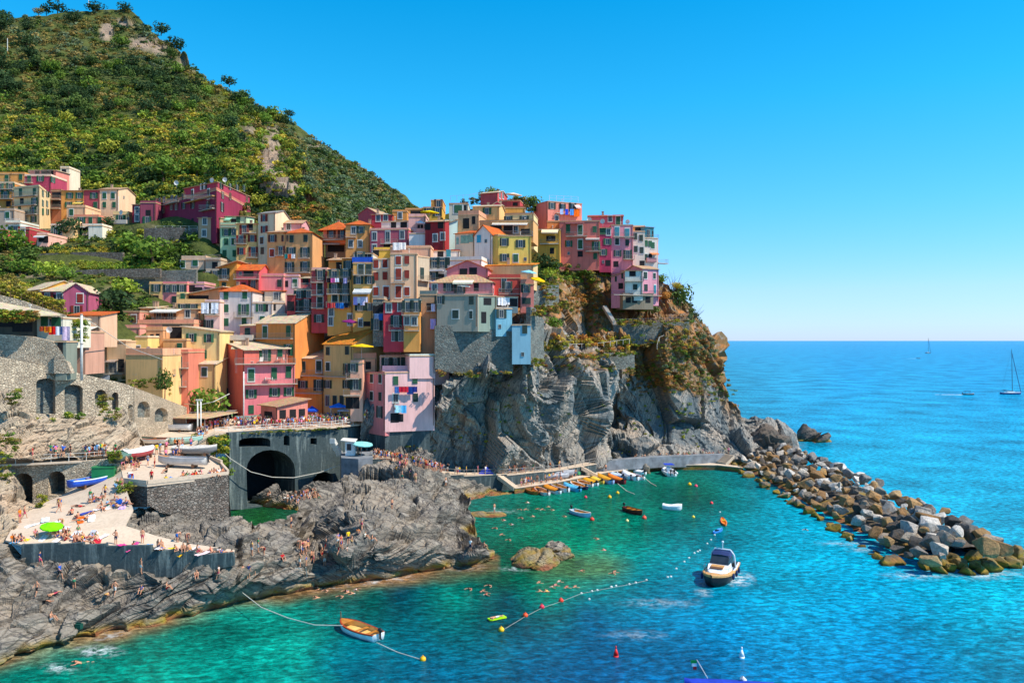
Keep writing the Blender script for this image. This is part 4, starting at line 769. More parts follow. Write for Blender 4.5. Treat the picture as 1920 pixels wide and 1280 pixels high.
# ================= central towers
h('narrow crimson tower with four balconies', [(584, 165), (614, 165)], 506, 615, 'b4404c', w='0D:600,515;0d:600,541 600,567;0o:598,597', sh='k', bal=((0, 584, 608, 529), (0, 585, 608, 553), (0, 585, 608, 577)), trim='e0a8a0', d=10)
h('red house with white shuttered french windows', [(552, 167), (584, 167)], 544, 612, 'b82c38', w='0o:560,552 579,551;0D:575,571 555,573', sh='k', bal=((0, 540, 585, 584),), par=.15, trim='e8d8c8')
h('red attic behind the white railed terrace', [(564, 172), (586, 172)], 522, 545, 'b83840', 'shed', 'c', .5, 4, w='0x:573,527', chim=0, bal=((0, 552, 586, 541, {'dep': 2.2, 'rail': 'white_paint'}),))
h('small red house with a striped awning', [(538, 166), (553, 166)], 553, 612, 'a83840', 'shed', 'c', .4, 6, w='0x:545,574,1.5,2', chim=0)
h('tall golden house with five storeys of balconies', [(614, 164), (662, 164)], 507, 620, 'e4a440', w='0D:627,515 648,514 ;0D:627,541 647,540;0d:628,563;0D:647,563;0w:621,585;0W:620,602,.9,1.8 656,599,.9,2.2', sh='k', bal=((0, 614, 656, 528), (0, 614, 656, 551), (0, 613, 656, 575)), trim='3c4440', par=.2)
h('golden attic with a patched tile roof and one dark window', [(641, 166), (663, 166)], 485, 512, 'e0a040', 'shed', 't', .8, 7, w='0o:653,496', sh='k', ov=.6)
h('low tiled attic behind the flower terrace', [(616, 172), (643, 172)], 488, 510, 'c89040', 'shed', 't', 1.0, 6, w='0x:636,498', ov=.6)
h('golden tower with a glass loggia and blue balcony cloth', [(662, 163), (699, 163)], 493, 620, 'e0a850', w='0d:677,506 691,506;0o:672,525 693,525;0o:675,575 694,575;0W:676,605,.8,1.6;0x:688,607,1.4,1', sh='k', bal=((0, 663, 698, 515),), aw=((0, 665, 698, 541, 2, .9, '7c8c94', 'striped'),), par=.1)
h('glazed white loggia on top of the golden tower', [(664, 164), (699, 164)], 475, 494, 'c8d0d0', w='0D:675,482;0x:684,482,1,1.7 693,482,.8,1.7', sh='k', par=.1, trim='4c545c', bal=((0, 662, 699, 492, {'dep': .8, 'solid': True, 'col': rgb('2c58b8')}),), d=6)
h('pale peach tower with six crimson shuttered windows', [(699, 163), (732, 163)], 486, 622, 'e8b898', sh='r', w='0c:705,495 722,494 705,518 722,517 705,546;0d:724,548', par=.15)
h('sunlit yellow roof room with crimson chimneys', [(701, 170), (735, 170)], 468, 490, 'f0c030', w='0x:705,474', d=5)
h('large pale peach house with red shutters and one balcony', [(732, 162), (782, 162)], 476, 575, 'ecc0a0', sh='r', w='0c:747,488 763,487 763,514 763,546;0d:747,514 747,547', bal=((0, 733, 760, 530),), par=.15, trim='e8b8a0')
h('grey shaded side house with a small balcony', [(782, 163), (805, 166)], 480, 560, 'bcb0a0', w='0dk:791,512', bal=((0, 784, 803, 526),), sh='k', par=.1)
h('brown sheltered terrace room above the peach house', [(732, 168), (808, 168)], 464, 482, 'd8a890', w='', par=.4, d=6)
h('raspberry red house with white framed dark shutters', [(719, 156), (757, 156)], 567, 650, 'c83048', 'shed', 't', .5, 8, w='0W:729,577 751,575;0D:743,602;0E:739,629;0D:752,629', sh='k', bal=((0, 730, 754, 619),), chim=0)
h('orange slice of house with two balconies beside the raspberry one', [(757, 155), (787, 155)], 565, 650, 'e09c40', w='0D:765,574 779,574;0W:763,601;0W:777,602', sh='k', bal=((0, 754, 786, 590, {'dep': .8}), (0, 759, 786, 619)), par=.5, trim='5c7c88')
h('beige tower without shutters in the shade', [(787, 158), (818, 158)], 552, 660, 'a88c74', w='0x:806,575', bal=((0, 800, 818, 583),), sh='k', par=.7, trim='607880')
h('narrow grey stone house with laundry', [(699, 158), (720, 158)], 560, 640, '8c8c8c', w='0x:705,580 716,578;0D:706,608', sh='k', wall='old_wall')
# ================= upper ridge
h('orange roofed house with peach loggia and columns', [(606, 192), (648, 191)], 428, 450, 'dc8460', 'hip', 'o', 1.9, 9, w='0D:621,437;0D:642,437', sh='b', bal=((0, 607, 648, 450, {'dep': 1.4}),), ov=1.0, chim=1)
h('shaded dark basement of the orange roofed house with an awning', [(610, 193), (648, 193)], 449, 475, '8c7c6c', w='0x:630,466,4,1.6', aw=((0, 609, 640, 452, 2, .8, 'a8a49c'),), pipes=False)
h('ochre house with white framed dark windows', [(648, 188), (694, 188)], 421, 480, 'dca058', 'hip', 'o', 1.4, 9, sh='k', w='0W:663,432;0o:677,431;0W:658,457 675,457', bal=((0, 649, 668, 445),))
h('magenta house with three tall white framed doors', [(694, 186), (766, 185)], 431, 480, 'c05874', w='0W:702,443,1,1.9 754,440,1,1.9;0W:727,444,1,2.6;0w:702,465 ;0x:727,463,2,1.2', sh='k', bal=((0, 715, 746, 457),), par=.35, trim='e0a0a0')
h('white pergola room on the magenta house roof terrace', [(715, 192), (769, 191)], 416, 433, 'e8dce0', w='0x:738,422 757,422,1.6,1.6', trim='b8c4bc', par=.1, d=5)
h('crimson attic house with two white framed windows', [(697, 199), (736, 199)], 403, 425, 'b83048', 'shed', 't', 1.0, 7, w='0w:709,409 723,408')
h('orange terrace house with a white framed window', [(736, 200), (763, 200)], 396, 420, 'd89038', par=.3, w='0w:750,404')
h('rose red gable house at the back of the ridge', [(672, 212), (706, 210)], 402, 425, 'c05060', 'gy', 't', 1.6, 8)
h('ochre house with a dark opening at the skyline', [(760, 206), (796, 206)], 392, 415, 'd8983c', 'flat', w='0x:783,399,3.6,1.1', par=.2)
h('pink terrace room with a white parasol', [(766, 190), (798, 190)], 406, 445, 'e0b0b4', w='0x:788,427', par=.6, bal=((0, 766, 797, 437, {'solid': True, 'col': rgb('e0b8b4')}),))
h('blank white wall panel house with two small arched motifs', [(767, 181), (797, 181)], 438, 470, 'e8e4ec', w='', par=.1)
h('dark crimson house with a terracotta roof', [(797, 180), (834, 179)], 417, 470, '9c2430', 'shed', 't', 1.7, 9, w='0w:816,446 830,443;0x:802,425 826,422', sh='n')
h('yellow house below the open penthouse', [(793, 205), (829, 205)], 389, 412, 'dcb030', w='0o:803,396;0D:820,397', sh='k', par=.15, trim='a08478', d=9)
h('ochre penthouse under a flat canopy', [(808, 208), (830, 208)], 375, 392, 'dca040', 'flat', w='0D:822,382', sh='n', par=0, d=9)
h('white gray house with a wide dark green garage window', [(842, 200), (878, 200)], 382, 408, 'c8ccc4', w='0cg:859,392,1.9,2;0x:872,392,.6,2', par=.15, trim='a06858')
h('pale blue house wall beside the crimson house', [(834, 182), (858, 183)], 411, 478, 'b0d8e0', 'shl', 't', -1.2, 8, w='', chim=0)
h('beige house with a dark green opening and a terrace above', [(859, 186), (898, 185)], 403, 445, 'dca880', 'flat', w='0x:874,419,1.5,2.4;0xk:888,413,.8,1.8', par=.9, trim='d89c80')
h('yellow beige house with a white framed green window', [(886, 193), (936, 192)], 388, 412, 'e0b878', 'gx', 'c', .9, 8, w='0o:913,396', sh='g')
h('raspberry roofed house behind the cream gable', [(921, 200), (944, 200)], 386, 402, 'd04068', 'gy', 'c', 1.0, 7)
h('crimson house standing highest on the ridge', [(901, 212), (933, 210), (951, 217)], (361, 1), 388, 'c84c58', 'gx', 'c', 1.0, w='1w:937,366 943,367', sh='k', chim=1)
h('low crimson garden room on the ridge', [(936, 208), (975, 207)], 377, 396, 'c04450', w='0x:966,385', par=.15)
h('small ochre cube below the crimson garden room', [(945, 200), (985, 200)], 389, 410, 'e0a038', w='', par=.3, trim='984030')
h('cream yellow house with dark green door on the skyline', [(947, 189), (1001, 188)], 402, 460, 'e8cc94', 'flat', w='0o:953,412;0D:983,414', sh='k', bal=((0, 972, 1001, 422),), par=.25, trim='a07864', d=8)
h('long loggia house with dark glass and a deep blue balcony', [(899, 180), (1000, 178)], 415, 448, 'e0a868', 'flat', w='0x:930,431,2.6,2 955,431,2.6,2;0w:967,430;0x:985,434,2,1.2', bal=((0, 922, 999, 443, {'dep': 1.4, 'col': rgb('28384c')}),), aw=((0, 924, 990, 418, 1.2, .4, 'e8dcc8'),), par=.15, trim='58483c')
h('white gable house with cyan shutters', [(890, 173), (922, 171)], (439, 1), 505, 'e8e0e4', 'gy', 'o', 2.0, 9, w='0cc:898,448;0sc:911,452', chim=0)
h('cream side of the white house with mint green shutters', [(853, 175), (890, 173.2)], 439, 490, 'ecd0b8', 'shed', 'o', 1.6, 8, w='0c:858,452,.5,1.4 868,449 875,449 883,447', sh='m', chim=0)
h('bright yellow house with white corner stripes', [(934, 170), (996, 170)], 442, 510, 'e8cc54', 'flat', w='0O:945,454 976,457 946,483;0cg:967,484;0s:985,486', sh='k', par=.1, trim='283c50')
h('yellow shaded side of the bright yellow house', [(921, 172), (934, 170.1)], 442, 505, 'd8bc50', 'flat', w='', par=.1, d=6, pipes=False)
h('white house with a red trimmed roof terrace', [(802, 167), (903, 165)], 489, 545, 'e8e4e8', 'flat', w='0D:815,493;0D:829,493;0ck:841,490,.6,1.6;0D:812,520;0x:827,520', sh='k', bal=((0, 803, 832, 507, {'col': rgb('e8e4e8')}), (0, 803, 830, 530)), par=.7, trim='c8d0d8', d=9)
h('small white roof room with a red band', [(808, 173), (862, 173)], 470, 490, 'e0e0e4', 'flat', w='0x:826,475;0ct:841,475', par=.2, trim='b02020', d=5)
h('ochre house with small square windows by the fig tree', [(996, 205), (1050, 204)], 431, 490, 'd8a830', 'flat', w='0x:1006,441,.7,2.2;0x:1033,447,2.4,1.4;0s:1006,468;0x:1035,470,1.1,1.5;0s:1031,447', sh='k', bal=((0, 1013, 1047, 457, {'col': rgb('d8d0c0')}),), aw=((0, 1016, 1047, 430, 1.8, 1.0, 'e8b048', 'striped'),), par=.15, trim='9c8468')
h('salmon house with a railed roof and hanging laundry', [(1000, 214), (1027, 208), (1091, 212)], (377, 1), 425, 'e8887c', 'flat', w='1O:1035,386 1054,388;1D:1073,389;1w:1044,410;0x:1003,391', sh='k', bal=((1, 1041, 1085, 401),), aw=((1, 1076, 1086, 384, 1.2, .8, 'e8c8c0'),), par=.05, trim='8a6460')
h('orange retaining room below the salmon house', [(1026, 208), (1052, 208)], 415, 445, 'e08840', par=.15, w='')
h('long rose house with dark green shutters on the cliff top', [(1049, 206), (1124, 205)], (415, 0), 500, 'd4706c', 'flat', w='0d:1065,429 1088,431;0c:1115,430;0O:1066,457;0d:1088,458;0D:1118,461;0s:1066,475;0x:1088,476;0c:1116,480', sh='g', bal=((0, 1061, 1101, 443), (0, 1098, 1128, 471)), aw=((0, 1060, 1096, 417, 1.2, .2, 'b87470'), (0, 1098, 1124, 446, 1.4, .4, 'c8b8b0')), par=.1, trim='9c7c78', d=9)
h('plum red narrow house on the cliff top', [(1124, 206), (1146, 206)], 428, 503, 'b03464', 'shed', 't', .3, 8, w='0c:1127,434 1132,434;0w:1141,435;0o:1139,453 1131,473;0s:1131,491;0x:1140,493', sh='g', chim=0)
h('rose attic house with a ridge chimney at the skyline', [(1103, 214), (1168, 213)], 407, 432, 'd05c74', 'gx', 'r', .9, 7, w='0w:1144,410;0d:1159,414', sh='g', chim=1)
h('tall pink house with white framed teal shutters', [(1146, 207), (1187, 207)], 422, 506, 'e088a4', 'flat', w='0dt:1157,434 1176,437;0c:1157,453 1176,455;0o:1158,475;0D:1177,477;0x:1155,495', sh='k', bal=((0, 1149, 1189, 444), (0, 1168, 1189, 486)), par=.1, trim='7c5c68')
h('grey white house with dark green shutters near the point', [(1186, 209), (1209, 209)], 434, 503, 'd4d0cc', 'flat', w='0c:1191,443 1202,446 1192,467 1203,469;0x:1204,494', sh='k', par=.1)
h('orange and white roof terrace room near the point', [(1185, 214), (1210, 214)], 425, 440, 'd89040', w='0x:1198,429,2,1', par=.3, trim='d8c0a8', d=5)
h('white house with a glass fronted teal attic at the point', [(1208, 211), (1233, 212)], 446, 503, 'd0ccd0', 'flat', w='0cg:1211,456 1219,457 1224,460;0x:1218,482,1.4,1.6;0c:1211,482', sh='k', bal=((0, 1211, 1228, 491, {'solid': True, 'col': rgb('b88484')}),), par=.1, aw=((0, 1218, 1232, 474, 1.4, .4, 'e88c54'),))
h('teal glass attic at the seaward end of the ridge', [(1209, 212), (1226, 213)], 426, 448, '58a8b8', 'shed', 'g', .5, 6, w='0D:1215,438;0x:1221,438', sh='t', bal=((0, 1209, 1232, 448),), chim=0)
h('pink corner strip house with a balcony on stilts', [(1224, 216), (1234, 217)], 450, 500, 'e08c90', w='0x:1230,484,.7,1', bal=((0, 1228, 1247, 494, {'dep': 1.4}),), par=.1, d=6, pipes=False)
# ================= below the ridge, sea side
h('mauve house left wing with narrow windows', [(1146, 201), (1172, 199)], 512, 570, 'dc8cac', 'shl', 't', -1.0, 8, w='0c:1155,523,.5,1.4 1167,517,.5,1.4 ;0x:1164,536;0ck:1174,538', sh='k', chim=0)
h('white bay with a dark loggia and teal balcony', [(1172, 198), (1205, 198)], 508, 556, 'c8dce4', 'shed', 't', .5, 7, w='0x:1186,513,1.6,1.3;0c:1191,538,1.1,1.4', sh='k', bal=((0, 1170, 1206, 527, {'rail': 'navy'}),), chim=0)
h('mauve house right wing facing the sea', [(1205, 199), (1235, 201)], 504, 565, 'dc94b4', 'gx', 't', 1.1, 8, w='0c:1210,516 1211,539;0c:1227,517,.7,1.4;0ct:1228,542,.6,2', sh='k', chim=0, bal=((0, 1146, 1236, 553, {'dep': 1.2, 'rail': 'navy'}),))
h('small teal storage room under the mauve house', [(1168, 197.5), (1225, 199)], 553, 572, '8c8478', w='0x:1178,562 1190,562;0x:1215,562', pipes=False, d=5)
h('rose house with big gable windows and red eaves', [(838, 164), (915, 163)], 505, 540, 'd87888', 'gy', 'o', 1.7, 8, w='0x:869,509,1.6,1.2 887,508,1.6,1.4', chim=0)
h('rose terrace house with a tan hip roof', [(807, 160), (924, 159)], 530, 560, 'dc8496', 'hip', 't', 1.9, 8, w='0W:815,540;0O:841,538;0D:862,539;0x:893,538,1,1.6', sh='k', aw=((0, 852, 889, 525, 2.4, .7, 'ece0c0'),), bal=((0, 818, 926, 551, {'dep': 1.4}),), chim=0)
h('grey plaster house above the great stone wall', [(819, 156), (896, 154.5)], 554, 612, 'a4a098', 'flat', w='0O:824,562;0ck:884,563;0ck:854,589,1.2,1.6;0ck:883,590,.6,1.5', sh='k', par=.1, trim='98a0a4')
h('grey teal corner house with a wide dark window', [(896, 155), (931, 157)], 554, 612, '8ca4a0', 'flat', w='0x:914,565,1.7,1.4;0xk:907,595,1.1,2.2', sh='k', par=.1, trim='98a0a4')
h('bright blue house with open dark shutters', [(930, 156), (960, 157)], 578, 621, '6cb8e0', 'flat', w='0O:940,588;0s:937,612', sh='k', par=.1, trim='b8c4cc')
h('tall pale blue blank house hanging over the cliff', [(960, 155), (995, 155)], 609, 673, '84c0e4', 'flat', w='0ck:984,617;0s:980,664', sh='k', par=.1, trim='a8a8a8')
h('winter garden of white glazing over the blue house', [(930, 158), (971, 159)], 556, 577, 'c0bcb8', w='0x:940,567,2.2,1.6;0x:962,567,1.8,1.6', sh='k', par=.05, pipes=False)
h('salmon red house with a tall dark balcony door', [(917, 162), (976, 162)], 521, 565, 'd04840', 'flat', w='0D:952,538;0s:938,544;0E:945,531', sh='k', bal=((0, 935, 978, 551),), par=.7, trim='c04840')
h('beige house with an orange roof behind the salmon red one', [(903, 168), (1000, 166)], 499, 535, 'dcbc88', 'shed', 'y', .9, 6, w='', chim=1)
h('salmon pink house with dark shutters and a wide green window', [(976, 160), (1001, 160)], 532, 577, 'e0807c', 'flat', w='0O:986,541;0ck:987,564,1.8,1.3', sh='k', par=.9, trim='e09084')
from mathutils.geometry import tessellate_polygon
from mathutils.bvhtree import BVHTree
GROUND = []
# ---------- paved surfaces from boundary points (px, py, z)
def surf(name, pts, mat, t=.3, label=None, cat=None, kind='structure', ground=True):
    V = [Vector(W0(x, y, z)) for x, y, z in pts]; flat = [Vector((v.x, v.y, 0)) for v in V]; tris = tessellate_polygon([flat]); n = len(V)
    m = MB(); m.add(V + [v - Vector((0, 0, t)) for v in V], [tuple(a) for a in tris] + [tuple(i + n for i in a[::-1]) for a in tris] + [(i, (i + 1) % n, n + (i + 1) % n, n + i) for i in range(n)])
    o = m.obj(name, M[mat]); tag(o, label, cat, kind=kind)
    if ground: GROUND.append(o)
    return V
PLAZA = surf('plaza_pavement', [(232, 903, 11.8), (276, 908, 11.8), (427, 891, 11.8), (415, 872, 12.2), (392, 858, 12.6), (366, 848, 13.2), (359, 838, 13.5), (372, 828, 13.6), (402, 813, 13.6), (527, 805, 13.6), (621, 800, 13.6), (681, 794, 13.6), (702, 788, 14), (700, 776, 15), (577, 782, 14.8), (460, 784, 14.8), (400, 786, 15), (300, 800, 14.2), (262, 818, 13.8), (240, 850, 13.2), (226, 872, 12.6)], 'paving')
surf('beach_ramp', [(10, 1012, 7.6), (44, 1021.5, 7.5), (200, 1021.5, 7.4), (283, 1024, 7.2), (330, 1032, 6.8), (363, 1034, 6.6), (437, 1045, 6), (440, 1030, 6.2), (350, 1018, 6.7), (290, 1003, 7.3), (235, 985, 8.2), (250, 955, 9.4), (232, 903.5, 11.75), (226, 872, 12.55), (205, 885, 11.6), (165, 900, 10.6), (120, 926, 9.6), (80, 943, 9.1), (50, 960, 8.7), (25, 985, 8.1)], 'paving', .2)
PATH = surf('upper_path', [(-40, 872, 13.6), (60, 868, 13.6), (160, 863.5, 13.6), (226, 858, 13.6), (245, 850, 13.6), (240, 838, 13.8), (160, 846, 13.8), (60, 850, 13.8), (-40, 854, 13.8)], 'paving', .25)
# ---------- walls with openings
def wall(name, label, a, b, top, bot, mat, holes=(), t=.8, back=1.6, cat='wall', col=None, kind=None, backmat='dark_void', closed=True):
    """a,b = (px, Y) ends of the wall plane; top/bot = outline points in px; holes = list of px outlines"""
    A = P(a[0], 0, a[1]); B = P(b[0], 0, b[1]); f = Face(A[:2], B[:2]); O = f.hit(bot[0][0], bot[0][1])
    u = Vector((f.d.x, f.d.y, 0)).normalized(); n = Vector((f.n.x, f.n.y, 0))
    def loc(p): q = f.hit(*p) - O; return Vector((q.dot(u), q.z, 0))
    out = [loc(p) for p in list(top) + list(bot)[::-1]]; hs = [[loc(p) for p in h] for h in holes]
    tris = tessellate_polygon([out] + hs); pts = sum([out] + hs, []); m = MB(); N = len(pts); g = lambda p, d: u * p.x + Vector((0, 0, p.y)) - n * d
    m.add([g(p, 0) for p in pts] + [g(p, t) for p in pts], [tuple(x) for x in tris] + [tuple(i + N for i in x[::-1]) for x in tris])
    k = 0
    for ring in [out] + hs:
        r = len(ring); m.add([g(p, 0) for p in ring] + [g(p, t if ring is out else back) for p in ring], [(i, (i + 1) % r, r + (i + 1) % r, r + i) for i in range(r)])
    o = m.obj(name, M[mat], loc=tuple(O), col=col); tag(o, label, cat, kind=kind)
    for ring in hs:
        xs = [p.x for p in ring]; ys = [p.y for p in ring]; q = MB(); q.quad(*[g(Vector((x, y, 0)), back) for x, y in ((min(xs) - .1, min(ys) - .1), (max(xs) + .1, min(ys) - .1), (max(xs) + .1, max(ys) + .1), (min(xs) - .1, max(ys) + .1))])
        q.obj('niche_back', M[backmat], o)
    return o, f
def arch(x0, x1, y0, y1, rise=None, n=8, skew=0):
    """outline of an arched opening: y0 crown, y1 foot"""
    c = (x0 + x1) / 2; r = (x1 - x0) / 2; rise = rise or min(r, (y1 - y0) * .6)
    return [(x0, y1), (x0, y0 + rise)] + [(c - r * math.cos(math.pi * i / n), y0 + rise - rise * math.sin(math.pi * i / n)) for i in range(1, n)] + [(x1, y0 + rise), (x1, y1)]
wall('stone_wall', 'high rubble stone wall with tall blind arches climbing beside the path', (-30, 113), (250, 128), [(-160, 640), (-40, 660), (0, 668), (47, 678), (112, 690), (163, 703), (234, 719), (252, 726)], [(-160, 900), (-40, 880), (252, 880)], 'rubble_wall', [arch(68, 104, 709, 776, 9), arch(121, 155, 721, 776, 8), arch(178, 200, 730, 757), arch(210, 222, 735, 768), arch(240, 250, 758, 790)], t=1.2, back=1.1, backmat='old_wall')
wall('stone_wall', 'lower rubble stone wall end with half buried arches beside the boat shed', (252, 128), (362, 152), [(252, 726), (300, 744), (347, 762), (362, 770)], [(252, 830), (362, 815)], 'rubble_wall', [arch(258, 281, 752, 782), arch(290, 315, 764, 790)], t=1.0, back=.9, backmat='old_wall')
wall('stone_wall', 'sunlit rough stone retaining wall under the vine pergola', (-30, 118), (130, 119), [(-40, 624), (60, 631), (98, 640), (112, 655), (126, 680), (134, 698)], [(-40, 700), (134, 700)], 'rubble_wall', t=1)
wall('stone_wall', 'pale stone retaining wall under the railed lane', (-30, 131), (120, 134), [(-40, 545), (0, 553), (40, 563), (80, 577), (122, 591)], [(-40, 612), (122, 612)], 'rubble_wall', t=1)
wall('stone_wall', 'broken stone wall on the rocks below the tall blind arches', (76, 112), (192, 116), [(76, 792), (120, 784), (150, 783), (188, 782), (192, 800)], [(76, 850), (192, 850)], 'rubble_wall', t=1)
wall('arcade_wall', 'stone arcade wall with two boat vaults beneath the railed path', (-40, 107.5), (226, 109.5), [(-40, 872.5), (60, 868.5), (160, 864), (226, 858.5)], [(-40, 960), (30, 960), (120, 940), (226, 895)], 'rubble_wall', [arch(27, 61, 887, 944, 12), arch(90, 122, 883, 928, 12)], t=1, back=3.0, backmat='dark_rock')
wall('square_bastion', 'dark stone bastion wall holding up the boat terrace', (276, 101.3), (428, 107.8), [(276, 906), (360, 898), (428, 889.5)], [(276, 945), (300, 960), (430, 990)], 'grey_wall', t=1.4)
wall('square_bastion', 'short angled flank of the dark stone bastion', (232, 104), (276, 101.3), [(232, 900), (276, 906)], [(232, 950), (276, 950)], 'grey_wall', t=1.0)
# bastion sea flank
fl_ = [Vector(W0(427, 891, 11.7)), Vector(W0(415, 872, 12.1)), Vector(W0(392, 858, 12.5)), Vector(W0(366, 848, 13.1)), Vector(W0(359, 838, 13.4)), Vector(W0(372, 828, 13.5)), Vector(W0(402, 813, 13.5))]
m = MB()
for a, b in zip(fl_[:-1], fl_[1:]): m.quad(a, b, Vector((b.x + 1, b.y, -1)), Vector((a.x + 1, a.y, -1)))
tag(m.obj('retaining_wall', M['warm_rock']), 'curved overgrown retaining wall behind the boat terrace', 'wall')
# low parapets along the plaza edge
m = MB()
for a, b in zip(PLAZA[:8], PLAZA[1:9]): d = b - a; c = (a + b) / 2; m.box((c.x, c.y + .12, c.z + .26), (d.length, .3, .5), math.atan2(d.y, d.x))
tag(m.obj('parapet_wall', M['paving']), 'low pale parapet around the boat terrace', 'wall')
# bridge wall (several planes)
E = [(425, 139.5), (470, 144.2), (553, 148.7), (640, 153.6), (706, 163)]
def dk(px): return float(np.interp(px, [402, 527, 621, 681, 702], [813.6, 805.6, 800.6, 794.6, 789]))
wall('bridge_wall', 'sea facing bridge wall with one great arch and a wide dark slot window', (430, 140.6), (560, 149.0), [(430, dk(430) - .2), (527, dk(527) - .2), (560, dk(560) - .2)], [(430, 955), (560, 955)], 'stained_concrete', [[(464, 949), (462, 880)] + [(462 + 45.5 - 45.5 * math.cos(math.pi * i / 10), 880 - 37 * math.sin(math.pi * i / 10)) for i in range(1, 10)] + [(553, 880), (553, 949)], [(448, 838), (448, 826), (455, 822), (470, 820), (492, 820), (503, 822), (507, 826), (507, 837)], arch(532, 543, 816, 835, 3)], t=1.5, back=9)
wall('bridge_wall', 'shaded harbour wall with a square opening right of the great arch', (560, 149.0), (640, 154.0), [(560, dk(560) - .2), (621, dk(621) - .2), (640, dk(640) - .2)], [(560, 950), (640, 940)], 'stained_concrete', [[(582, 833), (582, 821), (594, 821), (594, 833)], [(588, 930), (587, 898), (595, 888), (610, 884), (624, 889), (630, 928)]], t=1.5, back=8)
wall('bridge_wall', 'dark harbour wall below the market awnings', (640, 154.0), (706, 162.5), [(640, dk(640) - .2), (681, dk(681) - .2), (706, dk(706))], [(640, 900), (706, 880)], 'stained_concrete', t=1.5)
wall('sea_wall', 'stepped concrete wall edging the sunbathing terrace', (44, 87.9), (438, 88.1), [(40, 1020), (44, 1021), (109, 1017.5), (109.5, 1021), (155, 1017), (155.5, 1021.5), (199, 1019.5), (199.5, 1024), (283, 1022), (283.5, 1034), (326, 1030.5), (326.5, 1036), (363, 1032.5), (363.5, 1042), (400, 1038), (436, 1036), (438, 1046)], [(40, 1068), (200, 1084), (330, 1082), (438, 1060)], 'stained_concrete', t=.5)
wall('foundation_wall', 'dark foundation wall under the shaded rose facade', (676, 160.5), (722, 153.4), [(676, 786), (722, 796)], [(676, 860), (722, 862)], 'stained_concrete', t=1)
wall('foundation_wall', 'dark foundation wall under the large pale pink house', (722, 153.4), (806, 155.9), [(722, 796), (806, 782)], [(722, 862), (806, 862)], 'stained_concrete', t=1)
wall('great_wall', 'massive old stone retaining wall under the grey plaster house', (815, 155.0), (962, 156.8), [(815, 610), (870, 612), (962, 621.5)], [(815, 690), (850, 700), (962, 700)], 'old_wall', t=2)
wall('great_wall', 'stone retaining wall beside the pale blue cliff house', (995, 157.5), (1020, 163), [(995, 575), (1003, 577), (1020, 600)], [(995, 682), (1020, 676)], 'old_wall', t=1)
wall('garden_wall', 'teal shaded garden wall under the hedge terrace', (1150, 196.5), (1292, 198), [(1150, 606), (1292, 603)], [(1150, 648), (1292, 640)], 'old_wall', t=1)
wall('garden_wall', 'dark terrace wall beneath the dry shrubs', (1098, 180), (1190, 184), [(1098, 664), (1190, 660)], [(1098, 698), (1190, 690)], 'old_wall', t=1)
wall('garden_wall', 'old plastered garden wall beside the salmon pink house', (1001, 170), (1048, 176), [(1001, 536), (1048, 534)], [(1001, 578), (1048, 570)], 'old_wall', t=1)
for i, (x0, x1, y0, y1, y2, Y, lb) in enumerate([(150, 368, 518, 505, 560, 178, 'long shaded stone wall below the vegetable terraces'), (62, 230, 476, 473, 497, 190, 'dark terrace wall under the yellow grass strip'), (270, 372, 428, 428, 460, 197, 'shaded garden wall below the crimson hotel'), (60, 300, 511, 503, 520, 177, 'dry stone terrace wall above the gable house')]):
    wall('terrace_wall', lb, (x0, Y), (x1, Y - 1), [(x0, y0), ((x0 + x1) / 2, (y0 + y1) / 2 - 2), (x1, y1)], [(x0, y2), (x1, y2)], 'grey_wall' if i else 'old_wall', t=.8)
# ---------- walkway and quays
def ribbon(name, label, pts, dep, mat, foot=0.0, cat='walkway', parapet=0):
    out = [Vector(W0(x, y, z)) for x, y, z in pts]; inn = [v + Vector((-.12 * dep, dep, .05)) for v in out]; n = len(out)
    m = MB(); V = out + inn; lo = [Vector((v.x, v.y, foot - 1.2)) for v in out]; m.add(V, [(i, i + 1, n + i + 1, n + i) for i in range(n - 1)])
    o = m.obj(name, M['paving'], None); tag(o, label, cat, kind='structure'); GROUND.append(o)
    m = MB(); m.add([v - Vector((0, 0, .003)) for v in out] + lo, [(i, i + 1, n + i + 1, n + i) for i in range(n - 1)]); m.add([inn[0], out[0], lo[0], Vector((inn[0].x, inn[0].y, -1))], [(0, 1, 2, 3)]); m.add([inn[-1], out[-1], lo[-1], Vector((inn[-1].x, inn[-1].y, -1))], [(0, 1, 2, 3)])
    c = MB(); [c.box(tuple((a + b) / 2 + Vector((0, .1, .0))), ((b - a).length, .35, .16), math.atan2((b - a).y, (b - a).x)) for a, b in zip(out[:-1], out[1:])]
    w_ = m.obj(name + '_face', M[mat]); tag(w_, label + ' - its wall', cat, kind='structure')
    c.obj('kerb', M['paving'], w_)
    return out, inn
WK, WKi = ribbon('cliff_walkway', 'concrete walkway along the cliff foot', [(694, 856, 8.6), (730, 862, 7.8), (770, 874, 6.2), (812, 885, 4.9), (835, 888.5, 4.0), (870, 891, 3.5), (950, 889.5, 3.2), (1020, 884.5, 2.9), (1065, 879, 2.9), (1118, 868, 3.2)], 3.2, 'stained_concrete')
QY, QYi = ribbon('low_quay', 'low mooring quay at water level', [(965, 915, 1.1), (1010, 908.5, 1.1), (1048, 903, 1.1), (1094, 894, 1.1), (1138, 885, 1.1), (1237, 872, 1.1), (1300, 871.5, 1.1), (1345, 872, 1.1), (1392, 877, 1.1)], 3.0, 'dark_rock')
wall('quay_wall', 'grey blue harbour wall behind the low quay', (1118, 175.8), (1364, 190.4), [(1118, 866), (1180, 860.5), (1240, 856), (1300, 853.5), (1364, 851.5)], [(1118, 884), (1180, 880), (1240, 876), (1364, 874)], 'concrete', t=2.2)
